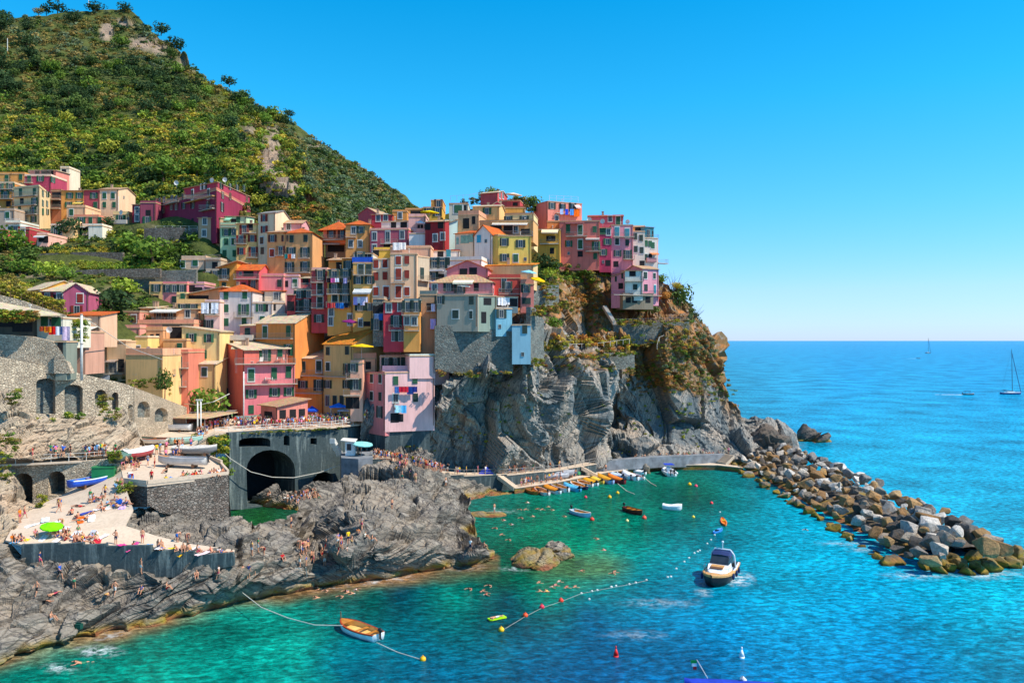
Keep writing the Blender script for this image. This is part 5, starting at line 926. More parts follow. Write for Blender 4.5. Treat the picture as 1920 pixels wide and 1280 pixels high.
def rail(name, label, pts, h=1.05, sp=2.0, mat='rail_metal', r=.035, cross=False, rails=(1.0, .55), group=None, cat='railing'):
    root = empty(name, tuple(pts[0])); tag(root, label, cat, group); O = Vector(pts[0]); P_ = [Vector(p) - O for p in pts]; m = MB()
    for k in rails:
        for a, b in zip(P_[:-1], P_[1:]): m.bar(a + Vector((0, 0, h * k)), b + Vector((0, 0, h * k)), r, 4)
    if cross:
        pass
    m.obj('handrail', M[mat], root); cnt = 0
    for a, b in zip(P_[:-1], P_[1:]):
        n = max(1, round((b - a).length / sp))
        for i in range(n + (b is P_[-1])):
            if cnt > 95: break
            q = a + (b - a) * i / n; pm = MB(); pm.bar(q, q + Vector((0, 0, h)), r * 1.25, 5)
            if cross and i < n: q2 = a + (b - a) * (i + 1) / n; pm.bar(q + Vector((0, 0, .1)), q2 + Vector((0, 0, h - .1)), r * .6, 3); pm.bar(q2 + Vector((0, 0, .1)), q + Vector((0, 0, h - .1)), r * .6, 3)
            pm.obj('post', M[mat], root); cnt += 1
up = Vector((0, .25, 0))
rail('plaza_railing', 'long wooden crossed railing along the crowded bridge terrace', [v + up for v in PLAZA[8:13]], cross=True, sp=2.2, mat='white_paint', r=.05)
rail('path_railing', 'white metal railing of the upper path beside the arches', [v + up for v in PATH[:5]], sp=2.0, mat='white_paint')
rail('walkway_railing', 'rose grey handrail along the cliff walkway', [v + up for v in WK], sp=2.4, mat='rail_metal', r=.05, rails=(1.0, .5))
rail('cliff_path_railing', 'white handrail on the ledge of dry shrubs', [P(x, y, Y) for x, y, Y in [(1004, 655, 171), (1060, 655, 176), (1120, 652, 186), (1180, 644, 190)]], mat='white_paint', rails=(1.0,), h=1.1)
rail('garden_railing', 'thin railing in front of the cliff hedge', [P(x, y, Y) for x, y, Y in [(1152, 606, 196.8), (1220, 605, 197.4), (1290, 603, 198.2)]], mat='rail_metal', rails=(1.0, .5))
rail('stair_railing', 'pale handrail zigzagging over the dry slope of the point', [P(x, y, Y) for x, y, Y in [(1232, 655, 193), (1236, 640, 194), (1262, 630, 198), (1282, 622, 202)]], mat='white_paint', rails=(1.0,), sp=3)
rail('stair_railing', 'broken pale handrail beside the dark cleft', [P(x, y, Y) for x, y, Y in [(1133, 726, 182), (1143, 702, 184), (1160, 696, 186)]], mat='white_paint', rails=(1.0,), sp=3)
rail('lane_railing', 'rusty thin railing climbing along the pale stone wall', [P(x, y, Y) for x, y, Y in [(-20, 549, 131.3), (0, 553, 131.5), (40, 563, 132.3), (80, 577, 133.2), (120, 590, 134)]], mat='dark_wood', rails=(1.0, .5), sp=1.6)
rail('lane_railing', 'thin railing of the garden lane under the crimson hotel', [P(x, y, Y) for x, y, Y in [(292, 432, 197), (370, 432, 196)]], mat='white_paint', rails=(1.0, .5), sp=2)
rail('roof_railing', 'pale blue metal railing on the salmon house roof', [P(x, y, Y) for x, y, Y in [(1030, 376, 211), (1084, 379, 211)]], mat='white_paint', rails=(1.0, .5), sp=2, h=1.4)
rail('roof_railing', 'thin antenna like railing on the ridge terraces', [P(x, y, Y) for x, y, Y in [(845, 378, 209), (880, 376, 210), (898, 372, 211)]], mat='rail_metal', rails=(1.0,), sp=1.5, h=1.5)
def stairs(name, label, a, b, n, wd, mat='paving'):
    a = Vector(a); b = Vector(b); m = MB(); d = (b - a)
    h = Vector((d.x, d.y, 0)); ang = math.atan2(h.y, h.x)
    for i in range(n):
        q = a + d * (i + .5) / n; m.box((q.x - a.x, q.y - a.y, q.z - a.z - .3), (h.length / n + .02, wd, abs(d.z) / n + .6), ang)
    o = m.obj(name, M[mat], loc=tuple(a)); tag(o, label, 'stairs')
stairs('quay_stairs', 'narrow stone stairs from the walkway down to the low quay', W0(936, 890, 3.2), W0(967, 913, 1.2), 12, 1.4)
stairs('quay_stairs', 'stairs joining the walkway end and the mooring quay', W0(1090, 874, 3.0), W0(1120, 890, 1.2), 12, 1.3)
stairs('quay_stairs', 'steep steps at the seaward end of the harbour wall', W0(1368, 852, 3), W0(1352, 868, 1.2), 8, 3)
stairs('cliff_stairs', 'wooden stairs hanging on the cliff below the mauve house', P(1133, 573, 199), P(1152, 604, 196), 14, 1.2, 'rail_metal')
stairs('porch_stairs', 'grey concrete steps beside the beige modern house', P(180, 716, 137), P(202, 703, 138.5), 8, 1.5, 'concrete')
# platform and lifeguard hut
PF = surf('hut_platform', [(640, 858, 8.7), (672, 860, 8.7), (699, 858, 8.7), (699, 846, 8.9), (660, 846, 8.9), (638, 848, 8.9)], 'concrete', 9.5)
def hut():
    c = Vector(W0(657, 853, 8.8)); r = empty('beach_hut', c); tag(r, 'small white bathing hut with a pale roof on the harbour platform', 'hut')
    m = MB(); m.box((0, 0, 1.3), (1.6, 1.4, 2.6)); m.obj('wall', M['plaster'], r, rgb('e4e0dc')); m = MB(); m.box((-.1, -.72, 1.6), (.8, .06, 1.2)); m.obj('window', M['glass'], r)
    m = MB(); m.slab([(-1.6, -1.1, 2.9), (1.1, -1.1, 2.6), (1.1, 1.1, 2.9), (-1.6, 1.1, 3.1)], .1); m.obj('roof', M['white_paint'], r); m = MB(); m.box((.9, -.2, 1.3), (.1, 1.2, 2.4)); m.obj('door', M['paint'], r, rgb('cfe4ec'))
hut()
stairs('beach_stairs', 'white metal stairs down from the hut platform toward the rocks', W0(694, 868, 7.4), W0(655, 887, 5), 12, 1.0, 'white_paint')
stairs('beach_stairs', 'white stair flight left of the bathing hut', W0(623, 822, 12), W0(637, 848, 9), 10, 1.0, 'white_paint')
# warm rocks between wall and path
REL6 = Relief([(-40, 740, 111), (20, 740, 110), (60, 790, 109), (-40, 850, 104), (60, 850, 107), (150, 850, 110), (230, 850, 113), (150, 795, 113), (230, 790, 117), (60, 760, 111.5), (20, 800, 107), (190, 845, 110.8), (100, 780, 111.4)])
o, _ = build_relief('path_rock', REL6, -150, 262, 2.5, pl([(-40, 735), (10, 742), (30, 745), (48, 770), (62, 790), (80, 790), (100, 785), (160, 782), (200, 775), (230, 765), (245, 790), (262, 815)]), pl([(-40, 860), (240, 858), (262, 850)]), 50, rock_disp(.5, 1.1), M['warm_rock'], back=[(1, -1), (3, -3)]); tag(o, kind='structure')
REL7 = Relief([(-40, 880, 105), (25, 880, 106), (40, 940, 101), (-40, 1010, 91), (30, 1010, 92), (60, 955, 101), (110, 940, 104), (10, 940, 99)])
o, _ = build_relief('ramp_rock', REL7, -150, 75, 2.5, pl([(-40, 870), (10, 878), (25, 895), (35, 925), (60, 938), (75, 944)]), pl([(-40, 1040), (10, 1035), (30, 995), (60, 962), (75, 952)]), 60, rock_disp(.55, 1.1), M['warm_rock'], back=[(1, -1), (3, -3)]); tag(o, kind='structure')
def to_bvh(obs):
    vs = []; fs = []
    for o in obs:
        n = len(vs); mw = o.matrix_basis; vs += [mw @ v.co for v in o.data.vertices]; fs += [tuple(i + n for i in p.vertices) for p in o.data.polygons]
    return BVHTree.FromPolygons(vs, fs)
BV = to_bvh([o for o in SC.objects if o.type == 'MESH' and o.get('kind') == 'structure' and o.name not in ('seabed',)] + [o for o in SC.objects if o.get('category') in ('rock',)])
def ground(px, py):
    d = Vector(((px - 960) / F, 1, -(py - HY) / F)).normalized(); r = BV.ray_cast(Vector((0, 0, H)), d, 5000)
    return r[0] if r[0] is not None else Vector(W0(px, max(py, HY + 5)))
# ---------- boats
def hull_mesh(L, W, Hh, nose=.32, transom=.7, sheer=.25, n=14, keel=.25):
    """returns outer hull sections: list of (x, halfwidth, zkeel, zgunwale)"""
    out = []
    for i in range(n + 1):
        t = i / n; x = (t - .5) * L
        w = W / 2 * (transom + (1 - transom) * math.sin(min(1, t / .45) * math.pi / 2)) if t < .45 else W / 2 * math.cos(((t - .45) / .55) ** (1.6) * math.pi / 2) ** .75
        zg = Hh + sheer * (abs(t - .35) / .65) ** 2; zk = -keel * (1 - max(0, (t - .75) / .25) ** 2) + (Hh * .75) * max(0, (t - .82) / .18) ** 2
        out.append((x, max(w, .02), zk, zg))
    return out
def loft(m, secs, prof, mi=0, close=False):
    """prof: function (sec)-> list of (y,z)"""
    rings = [[(s[0], y, z) for y, z in prof(s)] for s in secs]; k = len(rings[0]); V = sum(rings, []); Fc = []
    for i in range(len(rings) - 1):
        for j in range(k - 1): Fc.append((i * k + j, i * k + j + 1, (i + 1) * k + j + 1, (i + 1) * k + j))
    if close: Fc.append(tuple(range(k)))
    m.add(V, Fc, mi)
BOATM = {}
def outer(s): x, w, zk, zg = s; return [(-w, zg), (-w * .96, zg * .5 + zk * .1), (-w * .75, zk * .5), (0, zk), (w * .75, zk * .5), (w * .96, zg * .5 + zk * .1), (w, zg)]
def boat_parts(kind, L, W):
    key = (kind, L, W)
    if key in BOATM: return BOATM[key]
    S = hull_mesh(L, W, .62 if L < 7 else .8); r = {}
    m = MB(); loft(m, S, outer, close=True); r['hull'] = (m.mesh('hull', M['paint'], True), 'h')
    m = MB(); gi = lambda s: [(-s[1] + .0, s[3] + .03), (-s[1] + .16 if s[1] > .2 else -s[1] * .4, s[3] + .03)]; loft(m, S, gi); loft(m, S, lambda s: [(s[1], s[3] + .03), (s[1] - .16 if s[1] > .2 else s[1] * .4, s[3] + .03)]); loft(m, S, lambda s: [(-s[1] - .03, s[3] - .08), (-s[1] - .03, s[3] + .03), (-s[1], s[3] + .035)]); loft(m, S, lambda s: [(s[1] + .03, s[3] - .08), (s[1] + .03, s[3] + .03), (s[1], s[3] + .035)])
    r['gunwale'] = (m.mesh('gunwale', M['paint']), 'g')
    if kind == 'open':
        m = MB(); loft(m, S, lambda s: [(-max(s[1] - .1, .01), s[3]), (-max(s[1] - .16, .01), .22), (0, .14), (max(s[1] - .16, .01), .22), (max(s[1] - .1, .01), s[3])]); r['interior'] = (m.mesh('interior', M['paint'], False), 'i')
        m = MB(); 
        for t in (.2, .45): w = W * .86 if t > .3 else W * .8; m.box(((t - .5) * L, 0, .5), (.32, w, .06))
        r['thwart'] = (m.mesh('thwart', M['varnish']), None)
        m = MB(); fs = [s for s in S if s[0] > L * .24]; loft(m, fs, lambda s: [(-s[1] * .96, s[3] + .01), (0, s[3] + .07), (s[1] * .96, s[3] + .01)]); r['foredeck'] = (m.mesh('foredeck', M['varnish']), None)
    elif kind == 'cover':
        m = MB(); loft(m, S, lambda s: [(-s[1] - .02, s[3] - .12), (-s[1] - .02, s[3] + .05), (-s[1] * .5, s[3] + .22 + .06 * math.sin(s[0] * 3)), (0, s[3] + .34 + .08 * math.sin(s[0] * 2)), (s[1] * .5, s[3] + .22), (s[1] + .02, s[3] + .05), (s[1] + .02, s[3] - .12)]); r['tarpaulin'] = (m.mesh('tarpaulin', M['cloth'], True), 'i')
    BOATM[key] = r; return r
mo = MB(); mo.ico((-.1, 0, .55), .28, 0, 2, (1.1, .75, .8)); MOTOR = mo.mesh('outboard_motor', M['black_rubber'], True); mo = MB(); mo.box((-.1, 0, .1), (.16, .14, .8)); mo.box((-.16, 0, -.32), (.34, .06, .12)); MLEG = mo.mesh('motor_leg', M['black_rubber'])
BOATS = []
def boat(label, loc, ang, L=5.2, W=1.8, kind='open', hull='e8e8e4', gun='8c3a1c', inn='d8a860', motor=True, cat='boat', name='rowing_boat', group=None, tilt=0, roll=0, sc=1):
    r = empty(name, tuple(loc), ang); r.rotation_euler = (roll, tilt, ang); tag(r, label, cat, group)
    for nm, (me, c) in boat_parts(kind, L, W).items():
        link(nm, me, r, col={'h': rgb(hull), 'g': rgb(gun), 'i': rgb(inn)}.get(c, (1, 1, 1, 1)))
    if motor: o = link('outboard_motor', MOTOR, r, (-L / 2 - .12, 0, .55)); link('motor_leg', MLEG, o)
    BOATS.append(r); return r
def ang_px(x0, y0, x1, y1, z=0):   # heading from stern to bow
    a = Vector(W0(x0, y0, z)); b = Vector(W0(x1, y1, z)); d = b - a; return (a + b) / 2, math.atan2(d.y, d.x), d.length
c, a, L = ang_px(706, 1199, 643, 1176); rb_ = boat('white rowing boat with orange brown rim and a long bow rope in the front water', (c.x, c.y, .02), a, 6.0, 2.2, hull='f0f2f2', gun='a83c14', inn='ecc070')
m = MB(); m.bar((3.0, 0, .8), (3.05, 0, 1.6), .05, 6); m.obj('bow_post', M['dark_wood'], rb_)
c, a, L = ang_px(1076, 962, 1104, 970); boat('blue white rowing boat adrift in the middle of the green bay', (c.x, c.y, 0), a, 5.0, 1.8, hull='a8cce8', gun='e8e8e8', inn='c8a070')
c, a, L = ang_px(1175, 957, 1200, 965); boat('dark red wooden rowing boat adrift in the green bay', (c.x, c.y, 0), a, 5.0, 1.8, hull='5c1c18', gun='3c1814', inn='d09a48')
c, a, L = ang_px(1250, 954, 1272, 956); boat('white covered dinghy without motor anchored in the bay', (c.x, c.y, 0), a, 3.4, 1.5, 'cover', hull='f0f2f4', gun='f0f2f4', inn='eceef0', motor=False)
moor = [(985, 919, 1010, 928, 'open', 'b8742c', '8c3c14', 'e08a30', 'small orange varnished boat first at the quay end'), (1003, 918, 1028, 930, 'open', 'ecdcd8', 'd8a898', 'e0b080', 'cream pink boat moored beside the small orange one'), (1016, 914, 1050, 927, 'cover', 'd4dce4', '8c5a28', 'd88a2c', 'blue white boat under a long ochre cover'), (1029, 911, 1066, 924, 'open', 'e8e4e8', 'c8bcc4', 'e0ac60', 'long white boat with a tan floor at the quay'), (1055, 912, 1088, 923, 'cover', '3c9ccc', '2c88c0', '58b4dc', 'bright blue boat under a light blue cover'), (1069, 908, 1100, 919, 'open', '1c2c50', 'e8e4e0', 'e0a050', 'navy hulled boat with a white rim'), (1082, 905, 1110, 914, 'open', 'e8dcd8', 'e4c8b8', 'dca464', 'pale pink boat with varnished seats in the moored row'), (1089, 900, 1120, 912, 'cover', 'dcdce0', 'c8902c', 'e0a028', 'white boat under a golden orange cover'), (1106, 899, 1130, 908, 'cover', 'e8c050', 'e8e0d0', 'e8c048', 'boat with a yellow and cream cover'), (1118, 896, 1150, 909, 'cover', '9cb4e0', '7c94c8', 'd89a30', 'lilac blue boat with an ochre cover'), (1137, 896, 1172, 909, 'cover', '7c1c28', '8c2c20', 'dc7c30', 'dark red boat with an orange cover'), (1137, 890, 1170, 899, 'cover', '8cb0d8', '6c94c8', 'b8cce4', 'slim boat with a powder blue cover'), (1154, 888, 1186, 901, 'open', 'f0f0f4', 'e4e4ea', 'd8d4dc', 'white fibreglass boat with open cockpit in the row'), (1166, 890, 1196, 902, 'cover', 'f0f0f4', 'e4e4ea', 'eceef2', 'white boat with a white cover near the quay middle'), (1182, 884, 1210, 891, 'cover', 'eef0f4', 'd8dce4', 'eaecf0', 'white boat closest to the quay wall'), (1182, 893, 1206, 900, 'open', 'eef0f4', 'd8d8e0', 'd8c8d0', 'last white boat of the moored row with a black motor')]
for x0, y0, x1, y1, kd, hc, gc, ic, lb in moor:
    c, a, L = ang_px(x1, y1, x0, y0); boat(lb, (c.x, c.y, -.02), a, min(7.2, max(4.6, L * .86)), 1.95, kd, hc, gc, ic)
# inflatable at the quay
def inflatable():
    c = Vector(W0(1254, 889)); r = empty('inflatable_boat', c, R(92)); tag(r, 'white inflatable speedboat with blue canopy moored stern out by the harbour wall', 'boat')
    S = hull_mesh(6.5, 2.6, .6, transom=.85); m = MB(); loft(m, S, outer, close=True); m.obj('hull', M['white_gel'], r, smooth=True)
    for s_ in (-1, 1):
        pts = [(s[0], s_ * max(s[1] - .05, .05), s[3] + .08) for s in S]; m = MB(); m.tube(pts, .27, 8); m.obj('tube', M['white_gel'], r, smooth=True)
    m = MB(); m.box((0, 0, .55), (4.6, 1.7, .1)); m.obj('deck', M['paint'], r, rgb('9a9aa0')); m = MB(); m.box((.2, 0, 1.0), (.8, .9, .9)); m.box((.6, 0, 1.6), (.06, .8, .5), R3=Matrix.Rotation(-.3, 3, 'Y')); m.obj('console', M['white_gel'], r)
    m = MB(); m.slab([(-.9, -1.1, 2.3), (1.5, -1.0, 2.3), (1.5, 1.0, 2.3), (-.9, 1.1, 2.3)], .08); m.obj('canopy', M['cloth'], r, rgb('2c48b8')); m = MB(); [m.bar((x, y, .6), (x, y, 2.3), .03, 5) for x in (-.8, 1.4) for y in (-.95, .95)]; m.obj('canopy_frame', M['chrome'], r)
    for y in (-.4, .4): o = link('outboard_motor', MOTOR, r, (-3.35, y, .75), None, (1.2, 1.2, 1.2)); link('motor_leg', MLEG, o)
inflatable()
# cabin cruiser
def cruiser():
    c, a, L = ang_px(1366, 1072, 1337, 1104); r = empty('motor_yacht', (c.x, c.y + .6, 0), a); r.scale = (1.0, 1.08, 1.08); tag(r, 'cabin cruiser with teak foredeck, dark hull and navy canopy motoring in the bay', 'motorboat')
    S = hull_mesh(8.6, 3.3, 1.05, transom=.86, sheer=.35, n=18, keel=.5); m = MB(); loft(m, S, outer, close=True); m.obj('hull', M['paint'], r, rgb('14161c'), smooth=True)
    m = MB(); loft(m, S, lambda s: [(-s[1] - .05, s[3] - .22), (-s[1] - .07, s[3]), (-s[1], s[3] + .05)]); loft(m, S, lambda s: [(s[1] + .05, s[3] - .22), (s[1] + .07, s[3]), (s[1], s[3] + .05)]); m.obj('rub_rail', M['teak'], r)
    fs = [s for s in S if s[0] > -.6]; m = MB(); loft(m, fs, lambda s: [(-s[1] * .99, s[3] + .02), (0, s[3] + .1), (s[1] * .99, s[3] + .02)]); m.obj('foredeck', M['teak'], r)
    m = MB(); loft(m, [s for s in S if s[0] < -.3], lambda s: [(-s[1] * .99, s[3]), (-s[1] * .86, s[3] + .02), (-s[1] * .84, .5), (s[1] * .84, .5), (s[1] * .86, s[3] + .02), (s[1] * .99, s[3])]); m.obj('cockpit', M['white_gel'], r)
    m = MB(); V = []
    for x, w, z0, z1 in [(2.6, .55, 1.25, 1.32), (2.0, .95, 1.2, 1.55), (.9, 1.15, 1.15, 1.75), (-.4, 1.2, 1.1, 1.9), (-.5, 1.2, 1.1, 1.9)]: V.append((x, w, z0, z1))
    loft(m, V, lambda s: [(-s[1] - .12, s[2]), (-s[1], s[3]), (s[1], s[3]), (s[1] + .12, s[2])]); co_ = m.obj('cabin', M['white_gel'], r)
    m = MB(); m.box((1.35, 0, 1.73), (1.1, 1.5, .05), R3=Matrix.Rotation(.17, 3, 'Y')); m.obj('sunpad', M['teak'], co_); m = MB(); m.box((1.75, 0, 1.69), (.5, 1.4, .09), R3=Matrix.Rotation(.17, 3, 'Y')); m.obj('hatch', M['dark_wood'], co_)
    m = MB(); Wp = [(.5, -1.1, 1.85), (.5, 1.1, 1.85), (-.35, .98, 2.75), (-.35, -.98, 2.75)]; m.slab(Wp, .04); m.slab([(.5, 1.1, 1.85), (-1.6, 1.3, 1.75), (-1.4, 1.1, 2.7), (-.35, .98, 2.75)], .04); m.slab([(.5, -1.1, 1.85), (-1.6, -1.3, 1.75), (-1.4, -1.1, 2.7), (-.35, -.98, 2.75)], .04); m.obj('windscreen', M['glass'], r)
    m = MB(); loft(m, [(-.2, 1.05, 0, 2.72), (-.8, 1.15, 0, 2.95), (-1.8, 1.15, 0, 3.0), (-2.8, 1.05, 0, 2.85)], lambda s: [(-s[1], s[3] - .35), (-s[1] * .85, s[3]), (0, s[3] + .08), (s[1] * .85, s[3]), (s[1], s[3] - .35)]); m.obj('canopy', M['navy'], r)
    m = MB(); m.tube([(-1.9, -1.45, 1.1), (-1.6, -1.3, 2.6), (-1.5, -.9, 3.15), (-1.5, .9, 3.15), (-1.6, 1.3, 2.6), (-1.9, 1.45, 1.1)], .09, 8); m.bar((-1.5, 0, 3.15), (-1.5, 0, 4.1), .04, 6); m.ico((-1.5, 0, 4.0), .14, 0, 2); m.obj('radar_arch', M['white_gel'], r)
    m = MB(); pts = [(s[0], s[1] * .95, s[3] + .65) for s in S if s[0] > .3]; m.tube(pts + [(p[0], -p[1], p[2]) for p in pts[::-1]], .025, 5)
    for p in pts[::3]: m.bar(p, (p[0], p[1], p[2] - .62), .02, 4); m.bar((p[0], -p[1], p[2]), (p[0], -p[1], p[2] - .62), .02, 4)
    m.obj('bow_rail', M['chrome'], r)
    for s_, x in [(-1, 2.4), (1, 1.0), (1, -.6), (1, -2.2), (-1, -1.8)]:
        w = np.interp(x, [s[0] for s in S], [s[1] for s in S]); m = MB(); m.ico((x, s_ * (w + .16), .75), .2, 0, 2, (.8, .8, 2.0)); m.obj('fender', M['navy'], r, smooth=True)
    BOATS.append(r)
cruiser()
def sailboat(label, px, py, L, mast, ang, hull='1c3c80', k=1):
    c = Vector(W0(px, py)); r = empty('sailboat', c, ang); tag(r, label, 'sailboat'); S = hull_mesh(L, L * .28, L * .09, transom=.6, sheer=.2)
    m = MB(); loft(m, S, outer, close=True); m.obj('hull', M['paint'], r, rgb(hull), smooth=True); m = MB(); loft(m, S, lambda s: [(-s[1], s[3]), (0, s[3] + .15), (s[1], s[3])]); m.obj('deck', M['white_gel'], r)
    m = MB(); m.box((0, 0, L * .09 + .35), (L * .35, L * .15, .6)); m.obj('cabin', M['white_gel'], r); m = MB(); m.bar((L * .08, 0, 0), (L * .05, 0, mast), .11 * k, 6, .07 * k); m.bar((L * .05, 0, 2.0), (-L * .35, 0, 2.1), .12 * k, 5); m.obj('mast', M['iron'], r)
    m = MB(); m.bar((L * .49, 0, 1.2), (L * .05, 0, mast * .93), .1 * k, 5); m.bar((-L * .48, 0, 1.2), (L * .05, 0, mast), .02 * k, 3); m.obj('furled_sail', M['navy'], r); m = MB(); m.slab([(-L * .42, -1, 2.6), (-L * .2, -1, 2.7), (-L * .2, 1, 2.7), (-L * .42, 1, 2.6)], .1); m.obj('bimini', M['navy'], r); BOATS.append(r)
sailboat('large sailboat with dark blue hull and bare mast heading seaward', 1895, 739, 10.5, 25, R(-12), k=1.5)
sailboat('tiny distant sailboat with bare mast near the horizon', 1740, 662, 14, 36, R(5), '2c4858', 3)
def launch(label, px, py, L, ang, canopy=True):
    c = Vector(W0(px, py)); r = boat(label, c, ang, L, L * .32, 'open', '1c2430', 'e0e0e0', 'c8c8c8', True, 'motorboat', 'motor_launch')
    if canopy: m = MB(); m.slab([(-L * .35, -.9, 2.3), (L * .15, -.9, 2.4), (L * .15, .9, 2.4), (-L * .35, .9, 2.3)], .12); [m.bar((x, y, .6), (x, y, 2.3), .06, 4) for x in (-L * .33, L * .13) for y in (-.85, .85)]; m.obj('canopy', M['navy'], r)
    m = MB()
    for i in range(26): t = rnd.random(); m.ico((-L / 2 - t * 16, rnd.gauss(0, .3 + t * .5), .02), rnd.uniform(.25, .6) * (1 - t * .5), 0, 1, (2.5, 1, .25))
    m.obj('wake_foam', M['foam_float'], r)
launch('small dark launch with a canopy and white wake off the breakwater', 1816, 740, 5.8, R(-8)); launch('distant speedboat with a long white wake', 1722, 672, 6, R(-2), False)
# bathing kayaks and floats
def kayak(label, x0, y0, x1, y1, col, col2):
    c, a, L = ang_px(x0, y0, x1, y1); r = empty('kayak', c, a); tag(r, label, 'kayak'); S = hull_mesh(max(2.6, L), .95, .22, transom=.3, sheer=.15); m = MB(); loft(m, S, outer, close=True); loft(m, S, lambda s: [(-s[1], s[3]), (-s[1] * .6, s[3] + .05), (-s[1] * .5, s[3] - .12), (s[1] * .5, s[3] - .12), (s[1] * .6, s[3] + .05), (s[1], s[3])]); m.obj('hull', M['paint'], r, rgb(col), smooth=True)
    m = MB(); m.box((-.3, 0, .3), (.5, .5, .18)); m.obj('seat', M['paint'], r, rgb(col2))
kayak('orange kayak floating beyond the motorboat', 1354, 972, 1360, 987, 'f07a10', 'e8c020'); kayak('blue inflatable kayak beside the orange one', 1338, 1000, 1354, 993, '3c8cd8', '1c2838')
# buoys
def buoy(label, px, py, r_, col, kind='ball', group=None):
    c = Vector(W0(px, py)); m = MB()
    if kind == 'ball': m.ico((0, 0, r_ * .35), r_, 0, 2); m.bar((0, 0, r_ * 1.2), (0, 0, r_ * 1.6), r_ * .2, 6)
    else: m.bar((0, 0, -.3), (0, 0, .15), r_, 10, r_ * 1.1); m.bar((0, 0, .15), (0, 0, .75), r_ * 1.1, 10, r_ * .25); m.bar((0, 0, .75), (0, 0, 1.0), .06, 6)
    o = m.obj('mooring_buoy', M['paint'], None, rgb(col), smooth=True, loc=tuple(c)); tag(o, label, 'buoy', group)
for px, py, r_, c, k_, lb in [(1155, 1230, .3, 'e02018', 'cone', 'red cone shaped buoy alone in the blue water'), (1391, 1232, .3, 'f0f0f0', 'cone', 'white cone shaped buoy alone in the blue water'), (793, 1237, .38, 'f0b010', 'ball', 'yellow buoy tied to the white rowing boat'), (940, 1182, .4, 'f0b818', 'ball', 'yellow ball buoy at the end of the float line'), (985, 1155, .38, 'e85020', 'ball', 'orange red ball buoy on the float line'), (1016, 1139, .38, 'e03048', 'ball', 'pink red ball buoy on the float line'), (1052, 1127, .38, 'e83c20', 'ball', 'red ball buoy highest on the float line'), (1143, 933, .5, 'f0b010', 'ball', 'yellow orange buoy off the moored boats'), (1158, 925, .45, 'f0b818', 'ball', 'yellow buoy close to the moored boats'), (1098, 933, .4, 'e03c50', 'ball', 'pink red buoy off the blue boat'), (1110, 975, .5, 'e0402c', 'ball', 'red buoy behind the drifting blue white boat'), (1208, 972, .5, 'e8583c', 'ball', 'orange red buoy behind the dark red rowing boat'), (1176, 977, .35, 'f0e090', 'ball', 'pale yellow buoy below the dark red rowing boat'), (1293, 909, .5, 'f0b810', 'ball', 'yellow buoy right of the inflatable speedboat'), (1305, 912, .45, 'f04868', 'ball', 'pink and white buoy right of the inflatable speedboat'), (1334, 944, .4, 'f04048', 'ball', 'small red buoy at the start of the kayak line'), (1300, 970, .35, 'f0d040', 'ball', 'small yellow buoy in the middle of the bay')]: buoy(lb, px, py, r_ * .78, c, k_)
def line(name, label, pts, r=.05, mat='rope', sag=0, cat='rope', floats=0):
    P_ = [Vector(p) for p in pts]
    if sag and len(P_) == 2:
        a, b = P_; P_ = [a.lerp(b, t / 16) - Vector((0, 0, 4 * sag * (t / 16) * (1 - t / 16))) for t in range(17)]
    m = MB(); O = P_[0].copy(); m.tube([p - O for p in P_], r, 4); o = m.obj(name, M[mat], loc=tuple(O)); return tag(o, label, cat)
line('float_line', 'thin float line joining the coloured ball buoys', [W0(x, y, .06) for x, y in [(940, 1182), (985, 1155), (1016, 1139), (1052, 1127), (1090, 1112), (1120, 1106), (1180, 1095), (1215, 1087)]], .014)
m = MB(); L0 = [Vector(W0(x, y, .05)) for x, y in [(1090, 1112), (1110, 1108), (1120, 1106), (1147, 1100), (1155, 1098), (1180, 1095), (1192, 1092), (1212, 1087), (1105, 1123), (1146, 1100)]]
for i, p in enumerate(L0): m = MB(); m.ico((0, 0, .03), .14, 0, 1); tag(m.obj('float', M['foam_float'], loc=tuple(p)), 'small white float on the buoy line', 'float', 'small floats on the lines')
for x, y in [(1350, 960), (1340, 1003), (1333, 1012), (1326, 1019), (1312, 1032), (1308, 1034), (1302, 1037), (1292, 1046), (1283, 1053), (1258, 1081), (1268, 1066), (1252, 1082)]:
    m = MB(); m.ico((0, 0, .03), .16, 0, 1); tag(m.obj('float', M['foam_float'], loc=W0(x, y, 0)), 'small white float strung across the bay behind the motorboat', 'float', 'floats of the kayak line')
line('mooring_rope', 'long pale rope from the shore rock to the rowing boat', [Vector(ground(449, 1108)) + Vector((0, 0, .1)), W0(490, 1138, 1.6), W0(540, 1158, .9), W0(590, 1171, .8), W0(642, 1172, .9)], .045)
line('mooring_rope', 'doubled stern rope trailing from the rowing boat to the yellow buoy', [W0(706, 1204, .4), W0(745, 1222, 0.05), W0(793, 1237, 0.05)], .045)
line('mooring_rope', 'rope from the dark red moored boat to a white float', [W0(1158, 906, .5), W0(1175, 920, .1), W0(1190, 926, .1)], .06); line('mooring_rope', 'rope from the last moored boat to a float', [W0(1206, 893, .5), W0(1220, 905, .1), W0(1231, 911, .1)], .06)
line('hanging_rope', 'thick hose hanging in a curve across the great arch', [P(402, 832, 137), P(430, 858, 139), P(470, 884, 141), P(510, 894, 143), P(550, 895, 145), P(600, 885, 148), P(645, 868, 150)], .07)
line('overhead_cable', 'white cable slung from the lane to the twin poles', [P(345, 757, 149), P(372, 759, 146), P(400, 753, 146), P(430, 738, 150)], .08, sag=0)
line('overhead_cable', 'pale cable running from the tall lamp post across the ochre house', [P(153, 592, 118), P(240, 650, 142), P(305, 674, 142)], .06)
